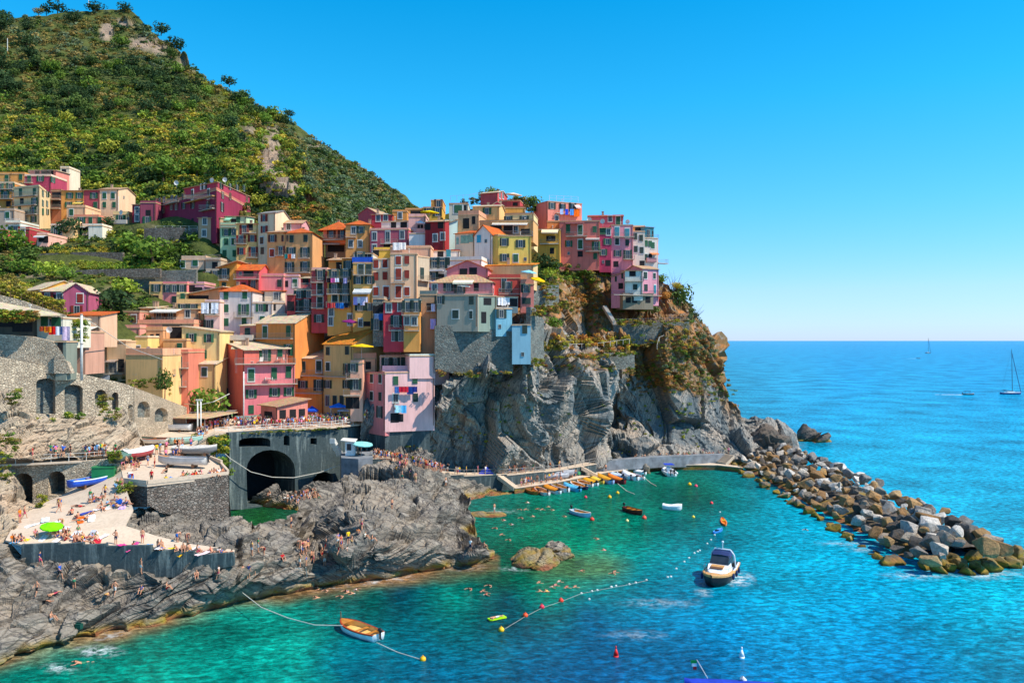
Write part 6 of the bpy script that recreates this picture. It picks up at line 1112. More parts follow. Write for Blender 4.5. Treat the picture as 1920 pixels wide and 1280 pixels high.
# boats ashore
def gp(px, py, dz=0): return Vector(ground(px, py)) + Vector((0, 0, dz))
def shore_boat(label, px, py, ang, L, W, kind, hc, gc, ic, dz=.35, motor=False, **k):
    p = gp(px, py, dz); r = boat(label, p, R(ang), L, W, kind, hc, gc, ic, motor, **k); m = MB(); [m.box((x, 0, -.3), (.25, W * .8, .5)) for x in (-L * .25, L * .25)]; m.obj('cradle', M['dark_wood'], r); return r
shore_boat('blue fishing boat leaning on the ramp beside the yellow cover', 174, 908, 62, 6.4, 2.1, 'open', '2058c8', 'd8e4f0', '3878d0', .3)
shore_boat('boat under a bright yellow cover against the arcade wall', 158, 900, 150, 4.6, 2.4, 'cover', 'e8e0d0', 'e8c020', 'f0bc10', .6)
shore_boat('upturned looking white covered boat at the head of the ramp', 259, 864, 70, 5.6, 2.7, 'cover', 'b8484c', 'f0e8e0', 'f2ece4', .9)
shore_boat('green covered boat hauled out beside the green crate', 229, 872, 100, 5.2, 2.3, 'cover', '4c5c58', '6c8078', '5c7c70', .9)
shore_boat('long white skiff with an outboard on the terrace edge', 342, 876, 176, 7.0, 1.9, 'open', 'c8c4be', 'b8b4b0', 'dcd4cc', .6, True)
shore_boat('grey boat under a cream tarpaulin on the terrace', 366, 856, 2, 6.4, 2.2, 'cover', '7c7c7c', '8c8c8c', 'ccc4b8', .7)
shore_boat('cream rowing boat loaded with green nets on the terrace', 283, 833, 174, 6.0, 2.0, 'open', 'e4dccc', 'b8583c', '5c8c74', .4)
shore_boat('white boat stored under the dark awning shed', 322, 808, 178, 7.0, 2.2, 'open', 'e0e0de', 'b8b8b8', '9ca4a8', .4)
shore_boat('light green skiff by the crowd at the terrace edge', 350, 832, 35, 5.0, 1.5, 'open', 'a8ccb8', 'c8dcd0', 'b8d4c4', .4)
shore_boat('cream boat on display in front of the restaurant', 466, 791, 20, 4.6, 1.6, 'open', 'e8e8d8', '8cb0a0', 'e0dcc8', .5)
shore_boat('blue white boat on display in front of the veranda', 510, 788, 25, 4.0, 1.5, 'open', 'd8e4ec', '2c68b8', '4880c0', .5)
shore_boat('grey overturned dinghy on the stones of the low quay', 1044, 896, 18, 6.0, 2.2, 'cover', 'a8a8ac', 'b8b8bc', 'b4b4b8', .1)
shore_boat('second grey dinghy lying beside the quay wall', 1056, 893, 14, 5.0, 2.0, 'cover', '9c9ca0', 'acacb0', 'a4a4a8', .3)
# ---------- people: one continuous skinned body per pose
JN = {'pel': 0}
def body(name, J, bare=False, female=False, hairlong=False):
    """J: joint positions (m)"""
    names = ['pel', 'bel', 'chest', 'neck', 'head', 'crown', 'hipL', 'kneL', 'ankL', 'toeL', 'hipR', 'kneR', 'ankR', 'toeR', 'shL', 'elL', 'wrL', 'hdL', 'shR', 'elR', 'wrR', 'hdR']
    E = [('pel', 'bel'), ('bel', 'chest'), ('chest', 'neck'), ('neck', 'head'), ('head', 'crown'), ('pel', 'hipL'), ('hipL', 'kneL'), ('kneL', 'ankL'), ('ankL', 'toeL'), ('pel', 'hipR'), ('hipR', 'kneR'), ('kneR', 'ankR'), ('ankR', 'toeR'), ('chest', 'shL'), ('shL', 'elL'), ('elL', 'wrL'), ('wrL', 'hdL'), ('chest', 'shR'), ('shR', 'elR'), ('elR', 'wrR'), ('wrR', 'hdR')]
    rad = dict(pel=.135, bel=.12, chest=.15, neck=.058, head=.098, crown=.085, hip=.095, kne=.06, ank=.042, toe=.04, sh=.062, el=.043, wr=.032, hd=.042)
    me = bpy.data.meshes.new(name + '_sk'); me.from_pydata([J[n] for n in names], [(names.index(a), names.index(b)) for a, b in E], [])
    o = bpy.data.objects.new(name + '_sk', me); COL.objects.link(o); md = o.modifiers.new('s', 'SKIN'); md.use_smooth_shade = True
    for i, n in enumerate(names):
        k = rad.get(n) or rad[n[:-1]]
        if n == 'pel': me.skin_vertices[0].data[i].use_root = True
        fx = (k, k * (.78 if n in ('bel', 'chest', 'pel') else 1)); me.skin_vertices[0].data[i].radius = fx
    sb = o.modifiers.new('b', 'SUBSURF'); sb.levels = sb.render_levels = 1
    dg = bpy.context.evaluated_depsgraph_get(); dg.update(); m2 = bpy.data.meshes.new_from_object(o.evaluated_get(dg)); m2.name = name
    bpy.data.objects.remove(o); m2.materials.clear()
    for mt in ('skin', 'shirt', 'shorts', 'hair'): m2.materials.append(M[mt])
    segs = [(a, b, Vector(J[a]), Vector(J[b])) for a, b in E]
    for p in m2.polygons:
        c = p.center; best = 9
        for a, b, u, v in segs:
            d = v - u; t = max(0, min(1, (c - u).dot(d) / max(d.length_squared, 1e-6))); q = (c - (u + d * t)).length
            if q < best: best = q; k = (a, b, t)
        a, b, t = k; mi = 0
        if a in ('bel', 'chest') and b in ('chest', 'neck') and not (b == 'neck' and t > .75): mi = 1
        if a == 'pel' and b == 'bel': mi = 1 if t > .35 else 2
        if a == 'chest' or (a[:2] == 'sh' and t < .55): mi = 1 if b != 'neck' or t < .7 else 0
        if (a == 'pel' and b[:3] == 'hip') or (a[:3] == 'hip' and t < (.75 if not female else .45)): mi = 2
        if bare and mi == 1: mi = 0
        if bare and female and a in ('bel', 'chest') and b != 'neck' and .5 < t: mi = 1
        if a in ('head', 'neck') and b in ('crown', 'head'):
            hd = Vector(J['head']); cr = Vector(J['crown']); ax = (cr - hd).normalized(); fr = Vector(J['toeL']) - Vector(J['ankL']); fr = (fr - ax * fr.dot(ax)); fr = fr.normalized() if fr.length > .01 else Vector((0, -1, 0)); r_ = c - hd
            if r_.dot(ax) > .06 or (r_.dot(fr) < -.01 and r_.dot(ax) > (-.06 if not hairlong else -.2)): mi = 3
        p.material_index = mi
    return m2
def std(**k):
    J = dict(pel=(0, 0, .95), bel=(0, 0, 1.12), chest=(0, .0, 1.34), neck=(0, 0, 1.5), head=(0, -.01, 1.62), crown=(0, 0, 1.72), hipL=(.09, 0, .88), kneL=(.1, -.02, .49), ankL=(.11, .0, .08), toeL=(.12, -.15, .04), hipR=(-.09, 0, .88), kneR=(-.1, -.02, .49), ankR=(-.11, .0, .08), toeR=(-.12, -.15, .04), shL=(.18, 0, 1.4), elL=(.23, .03, 1.12), wrL=(.24, -.05, .88), hdL=(.24, -.08, .8), shR=(-.18, 0, 1.4), elR=(-.23, .03, 1.12), wrR=(-.24, -.05, .88), hdR=(-.24, -.08, .8)); J.update(k); return J
POSE = {
 'stand': std(),
 'walk': std(kneL=(.1, -.18, .52), ankL=(.1, -.25, .1), toeL=(.1, -.4, .07), kneR=(-.1, .05, .5), ankR=(-.1, .32, .14), toeR=(-.1, .2, .05), elL=(.24, .14, 1.15), wrL=(.24, .16, .92), hdL=(.24, .14, .85), elR=(-.24, -.1, 1.15), wrR=(-.22, -.28, 1.0), hdR=(-.21, -.35, .97)),
 'photo': std(elL=(.28, -.18, 1.28), wrL=(.14, -.34, 1.48), hdL=(.08, -.36, 1.54), elR=(-.28, -.18, 1.28), wrR=(-.14, -.34, 1.48), hdR=(-.08, -.36, 1.54)),
 'hip': std(elL=(.38, .05, 1.18), wrL=(.2, -.06, 1.02), hdL=(.15, -.08, .98), pel=(.04, 0, .94)),
 'sit': std(pel=(0, 0, .16), bel=(0, -.02, .34), chest=(0, -.05, .56), neck=(0, -.07, .72), head=(0, -.1, .84), crown=(0, -.1, .94), hipL=(.09, -.06, .13), kneL=(.16, -.42, .42), ankL=(.14, -.62, .08), toeL=(.14, -.76, .05), hipR=(-.09, -.06, .13), kneR=(-.16, -.42, .42), ankR=(-.14, -.62, .08), toeR=(-.14, -.76, .05), shL=(.18, -.05, .62), elL=(.24, -.2, .42), wrL=(.18, -.4, .46), hdL=(.15, -.46, .46), shR=(-.18, -.05, .62), elR=(-.24, -.2, .42), wrR=(-.18, -.4, .46), hdR=(-.15, -.46, .46)),
 'lean': std(pel=(0, 0, .13), bel=(0, .1, .28), chest=(0, .24, .46), neck=(0, .32, .6), head=(0, .34, .72), crown=(0, .36, .82), hipL=(.09, -.06, .11), kneL=(.12, -.46, .2), ankL=(.13, -.86, .08), toeL=(.14, -.94, .18), hipR=(-.09, -.06, .11), kneR=(-.14, -.42, .38), ankR=(-.13, -.66, .08), toeR=(-.14, -.8, .05), shL=(.19, .26, .52), elL=(.28, .42, .3), wrL=(.3, .5, .06), hdL=(.3, .42, .04), shR=(-.19, .26, .52), elR=(-.28, .42, .3), wrR=(-.3, .5, .06), hdR=(-.3, .42, .04)),
 'lie': std(pel=(0, 0, .12), bel=(0, .17, .12), chest=(0, .4, .14), neck=(0, .55, .14), head=(0, .68, .15), crown=(0, .78, .14), hipL=(.09, -.08, .11), kneL=(.12, -.48, .12), ankL=(.13, -.88, .07), toeL=(.16, -.94, .18), hipR=(-.09, -.08, .11), kneR=(-.12, -.46, .22), ankR=(-.13, -.82, .07), toeR=(-.16, -.92, .14), shL=(.18, .44, .12), elL=(.28, .2, .08), wrL=(.26, -.05, .07), hdL=(.25, -.14, .07), shR=(-.18, .44, .12), elR=(-.34, .55, .08), wrR=(-.2, .74, .08), hdR=(-.14, .78, .08)),
 'bend': std(pel=(0, .1, .9), bel=(0, -.03, 1.02), chest=(0, -.26, 1.06), neck=(0, -.42, 1.04), head=(0, -.53, 1.0), crown=(0, -.62, .98), hipL=(.09, .1, .85), hipR=(-.09, .1, .85), shL=(.18, -.3, 1.08), elL=(.22, -.34, .8), wrL=(.14, -.4, .56), hdL=(.12, -.42, .48), shR=(-.18, -.3, 1.08), elR=(-.22, -.34, .8), wrR=(-.14, -.4, .56), hdR=(-.12, -.42, .48)),
 'swim': std(pel=(0, .35, -.08), bel=(0, .2, -.04), chest=(0, 0, .02), neck=(0, -.14, .1), head=(0, -.2, .2), crown=(0, -.2, .3), hipL=(.09, .45, -.12), kneL=(.12, .8, -.2), ankL=(.12, 1.15, -.1), toeL=(.12, 1.3, -.12), hipR=(-.09, .45, -.12), kneR=(-.12, .8, -.1), ankR=(-.12, 1.15, -.2), toeR=(-.12, 1.3, -.22), shL=(.19, 0, .06), elL=(.4, -.2, .04), wrL=(.36, -.45, .02), hdL=(.33, -.52, 0), shR=(-.19, 0, .06), elR=(-.42, -.1, .05), wrR=(-.5, -.34, .02), hdR=(-.5, -.42, 0)),
}
PM = {}
for pz, J in POSE.items():
    for bare in (0, 1):
        for fem in (0, 1): PM[pz, bare, fem] = body('person', J, bool(bare), bool(fem), bool(fem))
SHIRT = [('white', 'eceae6'), ('red', 'c8242c'), ('navy', '22305c'), ('sky blue', '7cb0dc'), ('black', '1c1c1e'), ('yellow', 'e8bc20'), ('pink', 'e87c98'), ('green', '3c8c54'), ('grey', '9c9ca0'), ('orange', 'e87820'), ('blue', '2c5cb8'), ('cream', 'e4d8c0')]
PW_ = {'stand': 'standing', 'walk': 'walking', 'photo': 'holding up a camera', 'hip': 'with a hand on the hip', 'sit': 'sitting with bent knees', 'lean': 'leaning back on the hands', 'lie': 'lying down', 'bend': 'bending forward', 'swim': 'swimming'}
pr = random.Random(42); NP = 0
CROWD = []
def person(px, py, pose, place, bare=None, fem=None, shirt=None, ang=None, group=None, label=None, dz=0, at=None, s=None):
    global NP
    bare = pr.random() < .5 if bare is None else bare; fem = pr.random() < .5 if fem is None else fem
    nm, c = shirt if shirt else pr.choice(SHIRT)
    p = Vector(at) if at is not None else Vector(ground(px, py)); a = pr.uniform(0, 6.28) if ang is None else R(ang); s = s or pr.uniform(.94, 1.06)
    if group is None and place and p.y > 138 and label is None and pose != 'swim': CROWD.append((p, a, s, pose, int(bare), int(fem), c)); return
    o = link('person', PM[pose, int(bare), int(fem)], None, (p.x, p.y, p.z + dz), (0, 0, a), (s, s, s), rgb(c)); NP += 1
    w = (('in a %s bikini' % nm if fem else 'bare chested in swim shorts') if bare else ('in a %s top' % nm))
    tag(o, label or ' '.join(f'person {w} {PW_[pose]} {place}'.split()[:16]), 'person', group or f'people {place} {PW_[pose]} {w}'); return o
def crowd(n, pts, place, poses, bare=.3, jx=4, jy=2, ang=None, **k):
    xs = np.array(pts, float); d = np.r_[0, np.cumsum(np.hypot(*np.diff(xs, axis=0).T))]
    for i in range(n):
        t = pr.random() * d[-1]; x, y = np.interp(t, d, xs[:, 0]) + pr.uniform(-jx, jx), np.interp(t, d, xs[:, 1]) + pr.uniform(-jy, jy)
        person(x, y, pr.choice(poses), place, bare=pr.random() < bare, ang=ang, **k)
S_ = ['stand', 'walk', 'hip', 'stand', 'photo']
crowd(210, [(440, 800), (527, 799), (600, 795), (680, 790)], 'in the crowd on the bridge terrace', S_, .08, 3, 5)
crowd(50, [(570, 792), (640, 789), (690, 786)], 'under the market awnings', S_, .05, 4, 4)
crowd(40, [(380, 806), (400, 800), (440, 795)], 'by the boat shed', S_, .1, 8, 6)
crowd(22, [(365, 824), (392, 810), (356, 846)], 'behind the terrace parapet', S_, .2, 4, 4)
crowd(18, [(296, 852), (318, 846), (346, 842), (330, 862)], 'walking among the boats ashore', ['walk', 'stand', 'hip'], .4, 5, 4)
crowd(22, [(345, 896), (380, 892), (415, 889)], 'sitting along the bastion edge', ['sit', 'lean'], .6, 6, 3)
crowd(8, [(243, 868), (262, 876), (232, 880)], 'resting at the ramp head', ['sit', 'stand', 'bend'], .5, 8, 4)
crowd(20, [(96, 857), (135, 856), (170, 855), (212, 853)], 'on the railed upper path', S_, .1, 8, 2)
for a in [(19, 862, 'stand'), (61, 860, 'stand')]: person(a[0], a[1], a[2], 'alone on the upper path beside the warm rocks', bare=False, shirt=SHIRT[3] if a[0] < 30 else SHIRT[1])
for x, y, pz, b, f, c, lb in [(277, 873, 'walk', 0, 1, 8, 'small person in a grey top walking down beside the white covered boat'), (290, 877, 'stand', 1, 0, 4, 'bare chested person standing on the open paving'), (311, 863, 'stand', 0, 1, 6, 'person in a pink dress seen from behind on the paving'), (325, 863, 'walk', 0, 0, 10, 'person in a blue top on the paving beside the dark dressed one'), (333, 856, 'walk', 0, 1, 4, 'person dressed in black walking among the boats'), (328, 842, 'walk', 0, 0, 9, 'person in orange walking off the shed'), (284, 905, 'stand', 0, 0, 1, 'person in a red top at the bastion edge'), (247, 902, 'bend', 0, 1, 0, 'person in white bending over at the bastion corner'), (313, 886, 'sit', 0, 0, 4, 'person in black sitting in the boat shadow'), (311, 903, 'sit', 0, 0, 5, 'person in yellow sitting at the bastion edge'), (113, 950, 'bend', 1, 0, 4, 'tanned person bending over a towel in the middle of the ramp'), (37, 980, 'stand', 0, 1, 9, 'person wrapped in an orange towel at the foot of the rocks'), (46, 972, 'walk', 1, 0, 1, 'slim person stepping beside the orange wrapped one'), (217, 1020, 'hip', 1, 0, 4, 'dark tanned person standing tall at the terrace edge'), (147, 1010, 'stand', 1, 1, 7, 'person in a bikini standing near the green parasol'), (117, 988, 'bend', 1, 0, 4, 'person bending by the green parasol'), (267, 1018, 'stand', 1, 0, 9, 'person in an orange vest on the towels terrace'), (332, 1016, 'bend', 1, 0, 1, 'person bending at the foot of the terrace rocks'), (350, 1017, 'bend', 1, 0, 1, 'tanned person crouching beside the terrace rocks'), (250, 1030, 'sit', 1, 1, 1, 'person with a white sunhat sitting on the concrete edge')]:
    person(x, y, pz, '', bool(b), bool(f), SHIRT[c], label=lb)
crowd(20, [(70, 1000), (110, 1005), (145, 1012), (185, 1015)], 'sunbathing near the green parasol', ['sit', 'lean', 'lie', 'sit'], .92, 12, 6)
crowd(5, [(20, 1014), (45, 1016)], 'sitting at the rocky end of the terrace', ['sit'], .9, 4, 2)
crowd(16, [(150, 972), (185, 955), (215, 940), (238, 950)], 'lying on towels beside the ramp', ['lie', 'sit', 'lie'], .95, 8, 5)
crowd(7, [(140, 903), (150, 914)], 'sitting under the yellow boat cover', ['sit'], .9, 5, 4)
crowd(17, [(290, 1026), (330, 1031), (370, 1036), (430, 1040)], 'on the stepped towel terrace', ['sit', 'lie', 'lean', 'sit'], .9, 8, 3)
for x, y, pz, b, f, c, lb in [(75, 1062, 'walk', 0, 0, 2, 'person with a dark backpack climbing down the rock gully'), (112, 1086, 'walk', 0, 0, 10, 'person in blue leaning on the rocks below the wall'), (139, 1103, 'bend', 1, 1, 3, 'person in a light bikini picking up a mat on the rocks'), (264, 1076, 'hip', 1, 1, 4, 'person in a black swimsuit at the wall foot'), (288, 1074, 'stand', 0, 1, 6, 'person in a bright pink dress at the wall foot'), (306, 1074, 'bend', 0, 0, 0, 'person in a white shirt bending over the bags'), (319, 1073, 'stand', 0, 1, 8, 'person in a grey top beside the bags at the wall foot'), (94, 1163, 'sit', 1, 0, 4, 'sunburnt person sitting alone on the low rocks'), (161, 1176, 'stand', 1, 0, 2, 'bare backed person in navy shorts standing by the algae'), (217, 1177, 'sit', 1, 1, 4, 'dark haired person crouching at the waterline'), (455, 1088, 'stand', 1, 0, 8, 'bare chested person at the left of the rope group'), (466, 1084, 'stand', 0, 0, 2, 'person in a navy top in the rope group'), (477, 1078, 'hip', 0, 0, 10, 'person in a royal blue shirt above the rope'), (472, 1042, 'stand', 1, 1, 5, 'person with a yellow towel on the shoulder'), (484, 1035, 'stand', 0, 0, 7, 'person in a dark green top on the upper rock'), (495, 1040, 'bend', 1, 0, 9, 'person with an orange bag bending on the rock'), (562, 1062, 'hip', 1, 0, 8, 'person with hands on hips above the ladder'), (574, 1060, 'stand', 1, 1, 4, 'tanned person standing right of the ladder'), (588, 1056, 'stand', 1, 0, 8, 'smaller bather standing beyond the ladder'), (604, 1050, 'stand', 1, 1, 4, 'person in a black swimsuit in the rock queue'), (616, 1044, 'walk', 0, 0, 3, 'person in pale blue top and red trunks on the rock'), (634, 1040, 'walk', 1, 0, 1, 'person with a small blue bag walking on the big rock'), (529, 1050, 'sit', 0, 0, 1, 'person in red sitting on the sloping rock'), (671, 1003, 'sit', 1, 1, 9, 'person sitting in a hollow of the big rock'), (735, 955, 'stand', 1, 1, 4, 'person in a dark swimsuit in the middle of the big rock'), (754, 900, 'walk', 1, 0, 8, 'slim bather climbing to the crest of the big rock'), (770, 896, 'walk', 0, 0, 2, 'person with a blue backpack near the crest'), (779, 905, 'walk', 1, 0, 8, 'bather following the backpack on the big rock'), (836, 910, 'stand', 1, 0, 10, 'sunburnt person in blue shorts at the harbour side of the rock'), (882, 1034, 'stand', 0, 0, 0, 'person with a white cap on the last rock point'), (907, 1028, 'sit', 1, 0, 10, 'person in blue shorts sitting at the tip of the rock'), (927, 962, 'stand', 1, 0, 1, 'person in red trunks on the wet spit'), (546, 990, 'stand', 1, 0, 4, 'person standing alone between the rock pools'), (506, 928, 'sit', 1, 0, 10, 'blue capped person on the rocks under the arch')]:
    person(x, y, pz, '', bool(b), bool(f), SHIRT[c], label=lb)
crowd(12, [(640, 1030), (700, 990), (600, 1060)], 'scattered over the big shore rock', ['sit', 'stand', 'walk'], .85, 30, 14)
crowd(10, [(60, 1120), (250, 1120), (400, 1090)], 'scattered over the lower rock shelf', ['sit', 'walk', 'lie'], .9, 20, 12)
crowd(14, [(90, 975), (200, 930), (250, 900)], 'strolling and lying along the ramp', ['walk', 'lie', 'sit', 'stand'], .85, 12, 8)
crowd(9, [(560, 1025), (575, 1030), (568, 1045)], 'in the rock pool above the ladder', ['stand', 'bend', 'sit'], .98, 6, 4)
crowd(22, [(535, 945), (560, 938), (590, 932), (583, 915)], 'packed on the ledge under the arch', ['sit', 'stand', 'sit', 'bend'], .95, 7, 5)
crowd(34, [(700, 857), (730, 861), (760, 868)], 'queueing on the walkway behind the rock', S_, .4, 5, 1.5)
crowd(9, [(742, 880), (752, 884), (762, 872)], 'clambering over the crest of the big rock', ['walk', 'sit', 'bend', 'stand'], .7, 6, 6)
crowd(40, [(775, 872), (815, 882), (840, 886)], 'on the walkway behind the big rock', S_, .3, 4, 1)
crowd(24, [(860, 889), (950, 887), (1020, 882), (1060, 877)], 'strolling on the cliff walkway', ['walk', 'stand'], .4, 8, 1)
crowd(28, [(978, 911), (1000, 908), (1046, 900), (1078, 893)], 'bathing from the low mooring quay', ['sit', 'stand', 'stand'], .95, 6, 1.2)
for x, y, lb in [(1136, 884, 'person in white standing at the foot of the quay stairs'), (1152, 880, 'tanned person beside an orange canoe on the quay'), (1181, 876, 'lone bather standing at the middle of the quay wall')]: person(x, y, 'stand', '', True, None, label=lb)
crowd(18, [(1236, 870), (1262, 869), (1300, 869), (1320, 868)], 'at the shaded end of the low quay', ['stand', 'walk', 'sit'], .6, 6, .8)
crowd(24, [(1180, 859), (1240, 855), (1300, 852.8), (1352, 851)], 'sitting on top of the harbour wall', ['sit', 'lie', 'lean'], .8, 6, .3)
for x, y, lb in [(1318, 853, 'person in pink standing high on the harbour wall'), (1366, 851, 'person in red at the seaward steps'), (1421, 853, 'person sitting below the dark headland rock')]: person(x, y, 'stand', '', False, None, SHIRT[6], label=lb)
crowd(3, [(667, 853), (684, 852)], 'on the hut platform', ['stand', 'sit'], .3, 3, 1)
for x, y in [(652, 1110), (612, 1107), (594, 1120), (650, 1108), (660, 1112), (881, 1104), (912, 1114), (1010, 1092), (1013, 1108), (1035, 1100), (1041, 1097), (1062, 1101), (1078, 1100), (1152, 1072), (1133, 1031), (930, 990), (960, 983), (976, 955), (985, 955), (978, 971), (1007, 954), (1016, 955), (1029, 950), (1037, 956), (990, 942), (940, 1002), (1150, 1120 - 45), (1511, 993), (905, 1108), (918, 1098), (1025, 1108), (1048, 1090), (1090, 1070), (945, 975), (1000, 968), (955, 1012), (1060, 968), (640, 1118), (668, 1105), (1120, 1010)]:
    person(0, 0, 'swim', 'in the open bay', True, None, at=W0(x, y, 0), ang=pr.choice([250, 290, 90, 120, 330]))
for x, y, lb in [(145, 1242, 'pale swimmer doing the crawl close to the left shore'), (571, 1096, 'bather climbing down the shore ladder into the water'), (598, 1103, 'bather with an orange cap just off the ladder')]: person(0, 0, 'swim', '', True, None, at=W0(x, y, 0.1), ang=300, label=lb, s=1.1)
o = person(0, 0, 'lie', '', True, False, at=W0(930, 1158, .25), ang=120, label='person floating on a lime green air mattress')
# the far crowd (terrace, walkway, quays) beyond the 300 nearest figures: one mesh
shm = {}
def shirt_mat(c):
    if c not in shm: shm[c] = simple('crowd_' + c, rgb(c), .9, spec=.1, var=.08)
    return shm[c]
Vs, Fs, Ms = [], [], []; mats = [M['skin'], M['hair']]; nv = 0; sl2 = [rgb('24304a'), rgb('d8d4cc'), rgb('2a2a2c'), rgb('2f62a8'), rgb('b8485c')]; shs = [simple('crowd_shorts', c, .9, var=.05) for c in sl2]; mats += shs
for p, a, s, pose, b_, f_, c in CROWD:
    me = PM[pose, b_, f_]; mt = shirt_mat(c)
    if mt not in mats: mats.append(mt)
    si = mats.index(mt); sh_ = 2 + pr.randrange(5); mp = [0, si, sh_, 1]; ca, sa = math.cos(a) * s, math.sin(a) * s
    Vs += [(p.x + v.co.x * ca - v.co.y * sa, p.y + v.co.x * sa + v.co.y * ca, p.z + v.co.z * s) for v in me.vertices]
    for q in me.polygons: Fs.append(tuple(i + nv for i in q.vertices)); Ms.append(mp[q.material_index])
    nv += len(me.vertices)
me = bpy.data.meshes.new('distant_crowd'); me.from_pydata(Vs, [], Fs); [me.materials.append(m_) for m_ in mats]; me.polygons.foreach_set('material_index', Ms)
tag(link('distant_crowd', me), 'dense crowd of tiny holidaymakers on the bridge terrace, walkway and quays', kind='stuff')
print('people', NP, len(CROWD))
# ---------- props: towels, parasols, laundry, sheds, posts
def parasol(label, p, r_, col, hgt=2.2, tilt=.1, mat='cloth'):
    root = empty('parasol', tuple(p)); tag(root, label, 'parasol'); m = MB(); m.bar((0, 0, 0), (0, 0, hgt), .03, 6); m.obj('pole', M['white_paint'], root)
    m = MB(); n = 10; V = [(math.cos(2 * math.pi * i / n) * r_, math.sin(2 * math.pi * i / n) * r_, hgt - .45) for i in range(n)]; m.add([(0, 0, hgt)] + V + [(v[0], v[1], v[2] - .16) for v in V], [(0, 1 + i, 1 + (i + 1) % n) for i in range(n)] + [(1 + i, 1 + n + i, 1 + n + (i + 1) % n, 1 + (i + 1) % n) for i in range(n)]); o = m.obj('canopy', M[mat], root, rgb(col)); o.rotation_euler = (tilt, tilt, 0); return root
parasol('lime green beach parasol on the sunbathing terrace', gp(96, 1002), 1.2, '7ce010', 1.5, .15)
parasol('light teal parasol on the small red terrace', P(990, 524, 158.4), 1.6, '8cc8d4', 1.9); parasol('yellow parasol beside the teal one', P(1005, 537, 158), 1.5, 'e8b010', 1.9, .25)
parasol('bright yellow square parasol on the ridge terrace', P(805, 412, 188), 2.2, 'f0d410', 2.2, .05); parasol('white parasol on the pink terrace below the ridge', P(788, 430, 188), 1.4, 'f0e8e8', 2.0); parasol('cream scalloped parasol beside the crimson ridge house', P(962, 376, 206), 2.2, 'ecd0b0', 2.0)
parasol('purple parasol at the foot of the golden houses', P(655, 615, 161), 1.6, '7c2468', 1.8); parasol('big white terrace parasol on the rose round terrace', P(868, 552, 158.5), 1.3, 'ece4d4', 2.2)
parasol('teal and white parasol next to the bathing hut', gp(678, 853), 1.9, '8cd0cc', 2.6); parasol('yellow parasol strip over the peach terrace', P(678, 672, 156), 2.3, 'f0c020', 2.9, .02)
def tent(label, pts, col, hgt):
    c = sum((Vector(p) for p in pts), Vector()) / 4; root = empty('market_awning', tuple(c)); tag(root, label, 'awning'); q = [Vector(p) - c for p in pts]
    m = MB(); [m.bar(v, v + Vector((0, 0, hgt)), .05, 5) for v in q]; m.obj('frame', M['white_paint'], root); m = MB(); ap = Vector((0, 0, hgt + .9)); t = [v * 1.12 + Vector((0, 0, hgt)) for v in q]
    for i in range(4): m.slab([t[i], t[(i + 1) % 4], ap], .04); m.slab([t[i], t[(i + 1) % 4], t[(i + 1) % 4] - Vector((0, 0, .25)), t[i] - Vector((0, 0, .25))], .02)
    m.obj('canopy', M['cloth'], root, rgb(col))
def qd(px, py, w, d): c = gp(px, py); return [(c.x - w, c.y - d, c.z), (c.x + w, c.y - d, c.z), (c.x + w, c.y + d, c.z), (c.x - w, c.y + d, c.z)]
tent('large grey market umbrella on the bridge terrace', qd(664, 787, 2.6, 1.6), 'b0b0b8', 2.1); tent('bright blue market awning beside the grey one', qd(642, 785, 2.0, 1.4), '2878e0', 2.6); tent('small blue parasol over the crowd by the veranda', qd(585, 787, .9, .9), '2050c0', 1.9)
# towels
TW = [(60, 985, 'e8f0f4', 'white and mint'), (85, 975, 'd8f0f0', 'pale turquoise'), (100, 983, 'f0f0f4', 'white'), (120, 992, 'e8ecf4', 'crumpled white'), (152, 975, 'e86820', 'orange'), (172, 972, 'f0ece8', 'white'), (162, 962, '3c4898', 'blue and yellow striped'), (188, 954, 'e8e4e8', 'pale lilac'), (205, 950, 'f4f0f0', 'white'), (232, 948, 'c8a8d8', 'violet'), (222, 942, '2860c0', 'blue'), (170, 1005, 'f0e4e4', 'white'), (190, 1008, 'e8e0e0', 'grey white'), (182, 1016, 'c82c3c', 'crimson'), (228, 1022, 'f04c98', 'hot pink'), (248, 1026, 'e85c9c', 'pink'), (300, 1028, 'f0ecec', 'white'), (335, 1030, 'd82040', 'red'), (345, 1035, 'f0b818', 'yellow orange'), (322, 1028, 'e8d020', 'yellow'), (380, 1038, 'e0c8c8', 'pale rose'), (410, 1040, 'e8503c', 'coral'), (425, 1041, 'f0e8d8', 'cream'), (48, 1012, 'e8d820', 'bright yellow'), (110, 1012, 'f0e8e8', 'white'), (140, 1004, 'e8ecf0', 'white'), (152, 1013, 'a8b8e8', 'light blue'), (80, 1010, 'e8dce0', 'soft pink'), (30, 1015, '58a8d8', 'sky blue'), (255, 870, 'b8205c', 'magenta'), (275, 1030, '58b0e8', 'sky blue'), (360, 1030, 'f0f0f0', 'white')]
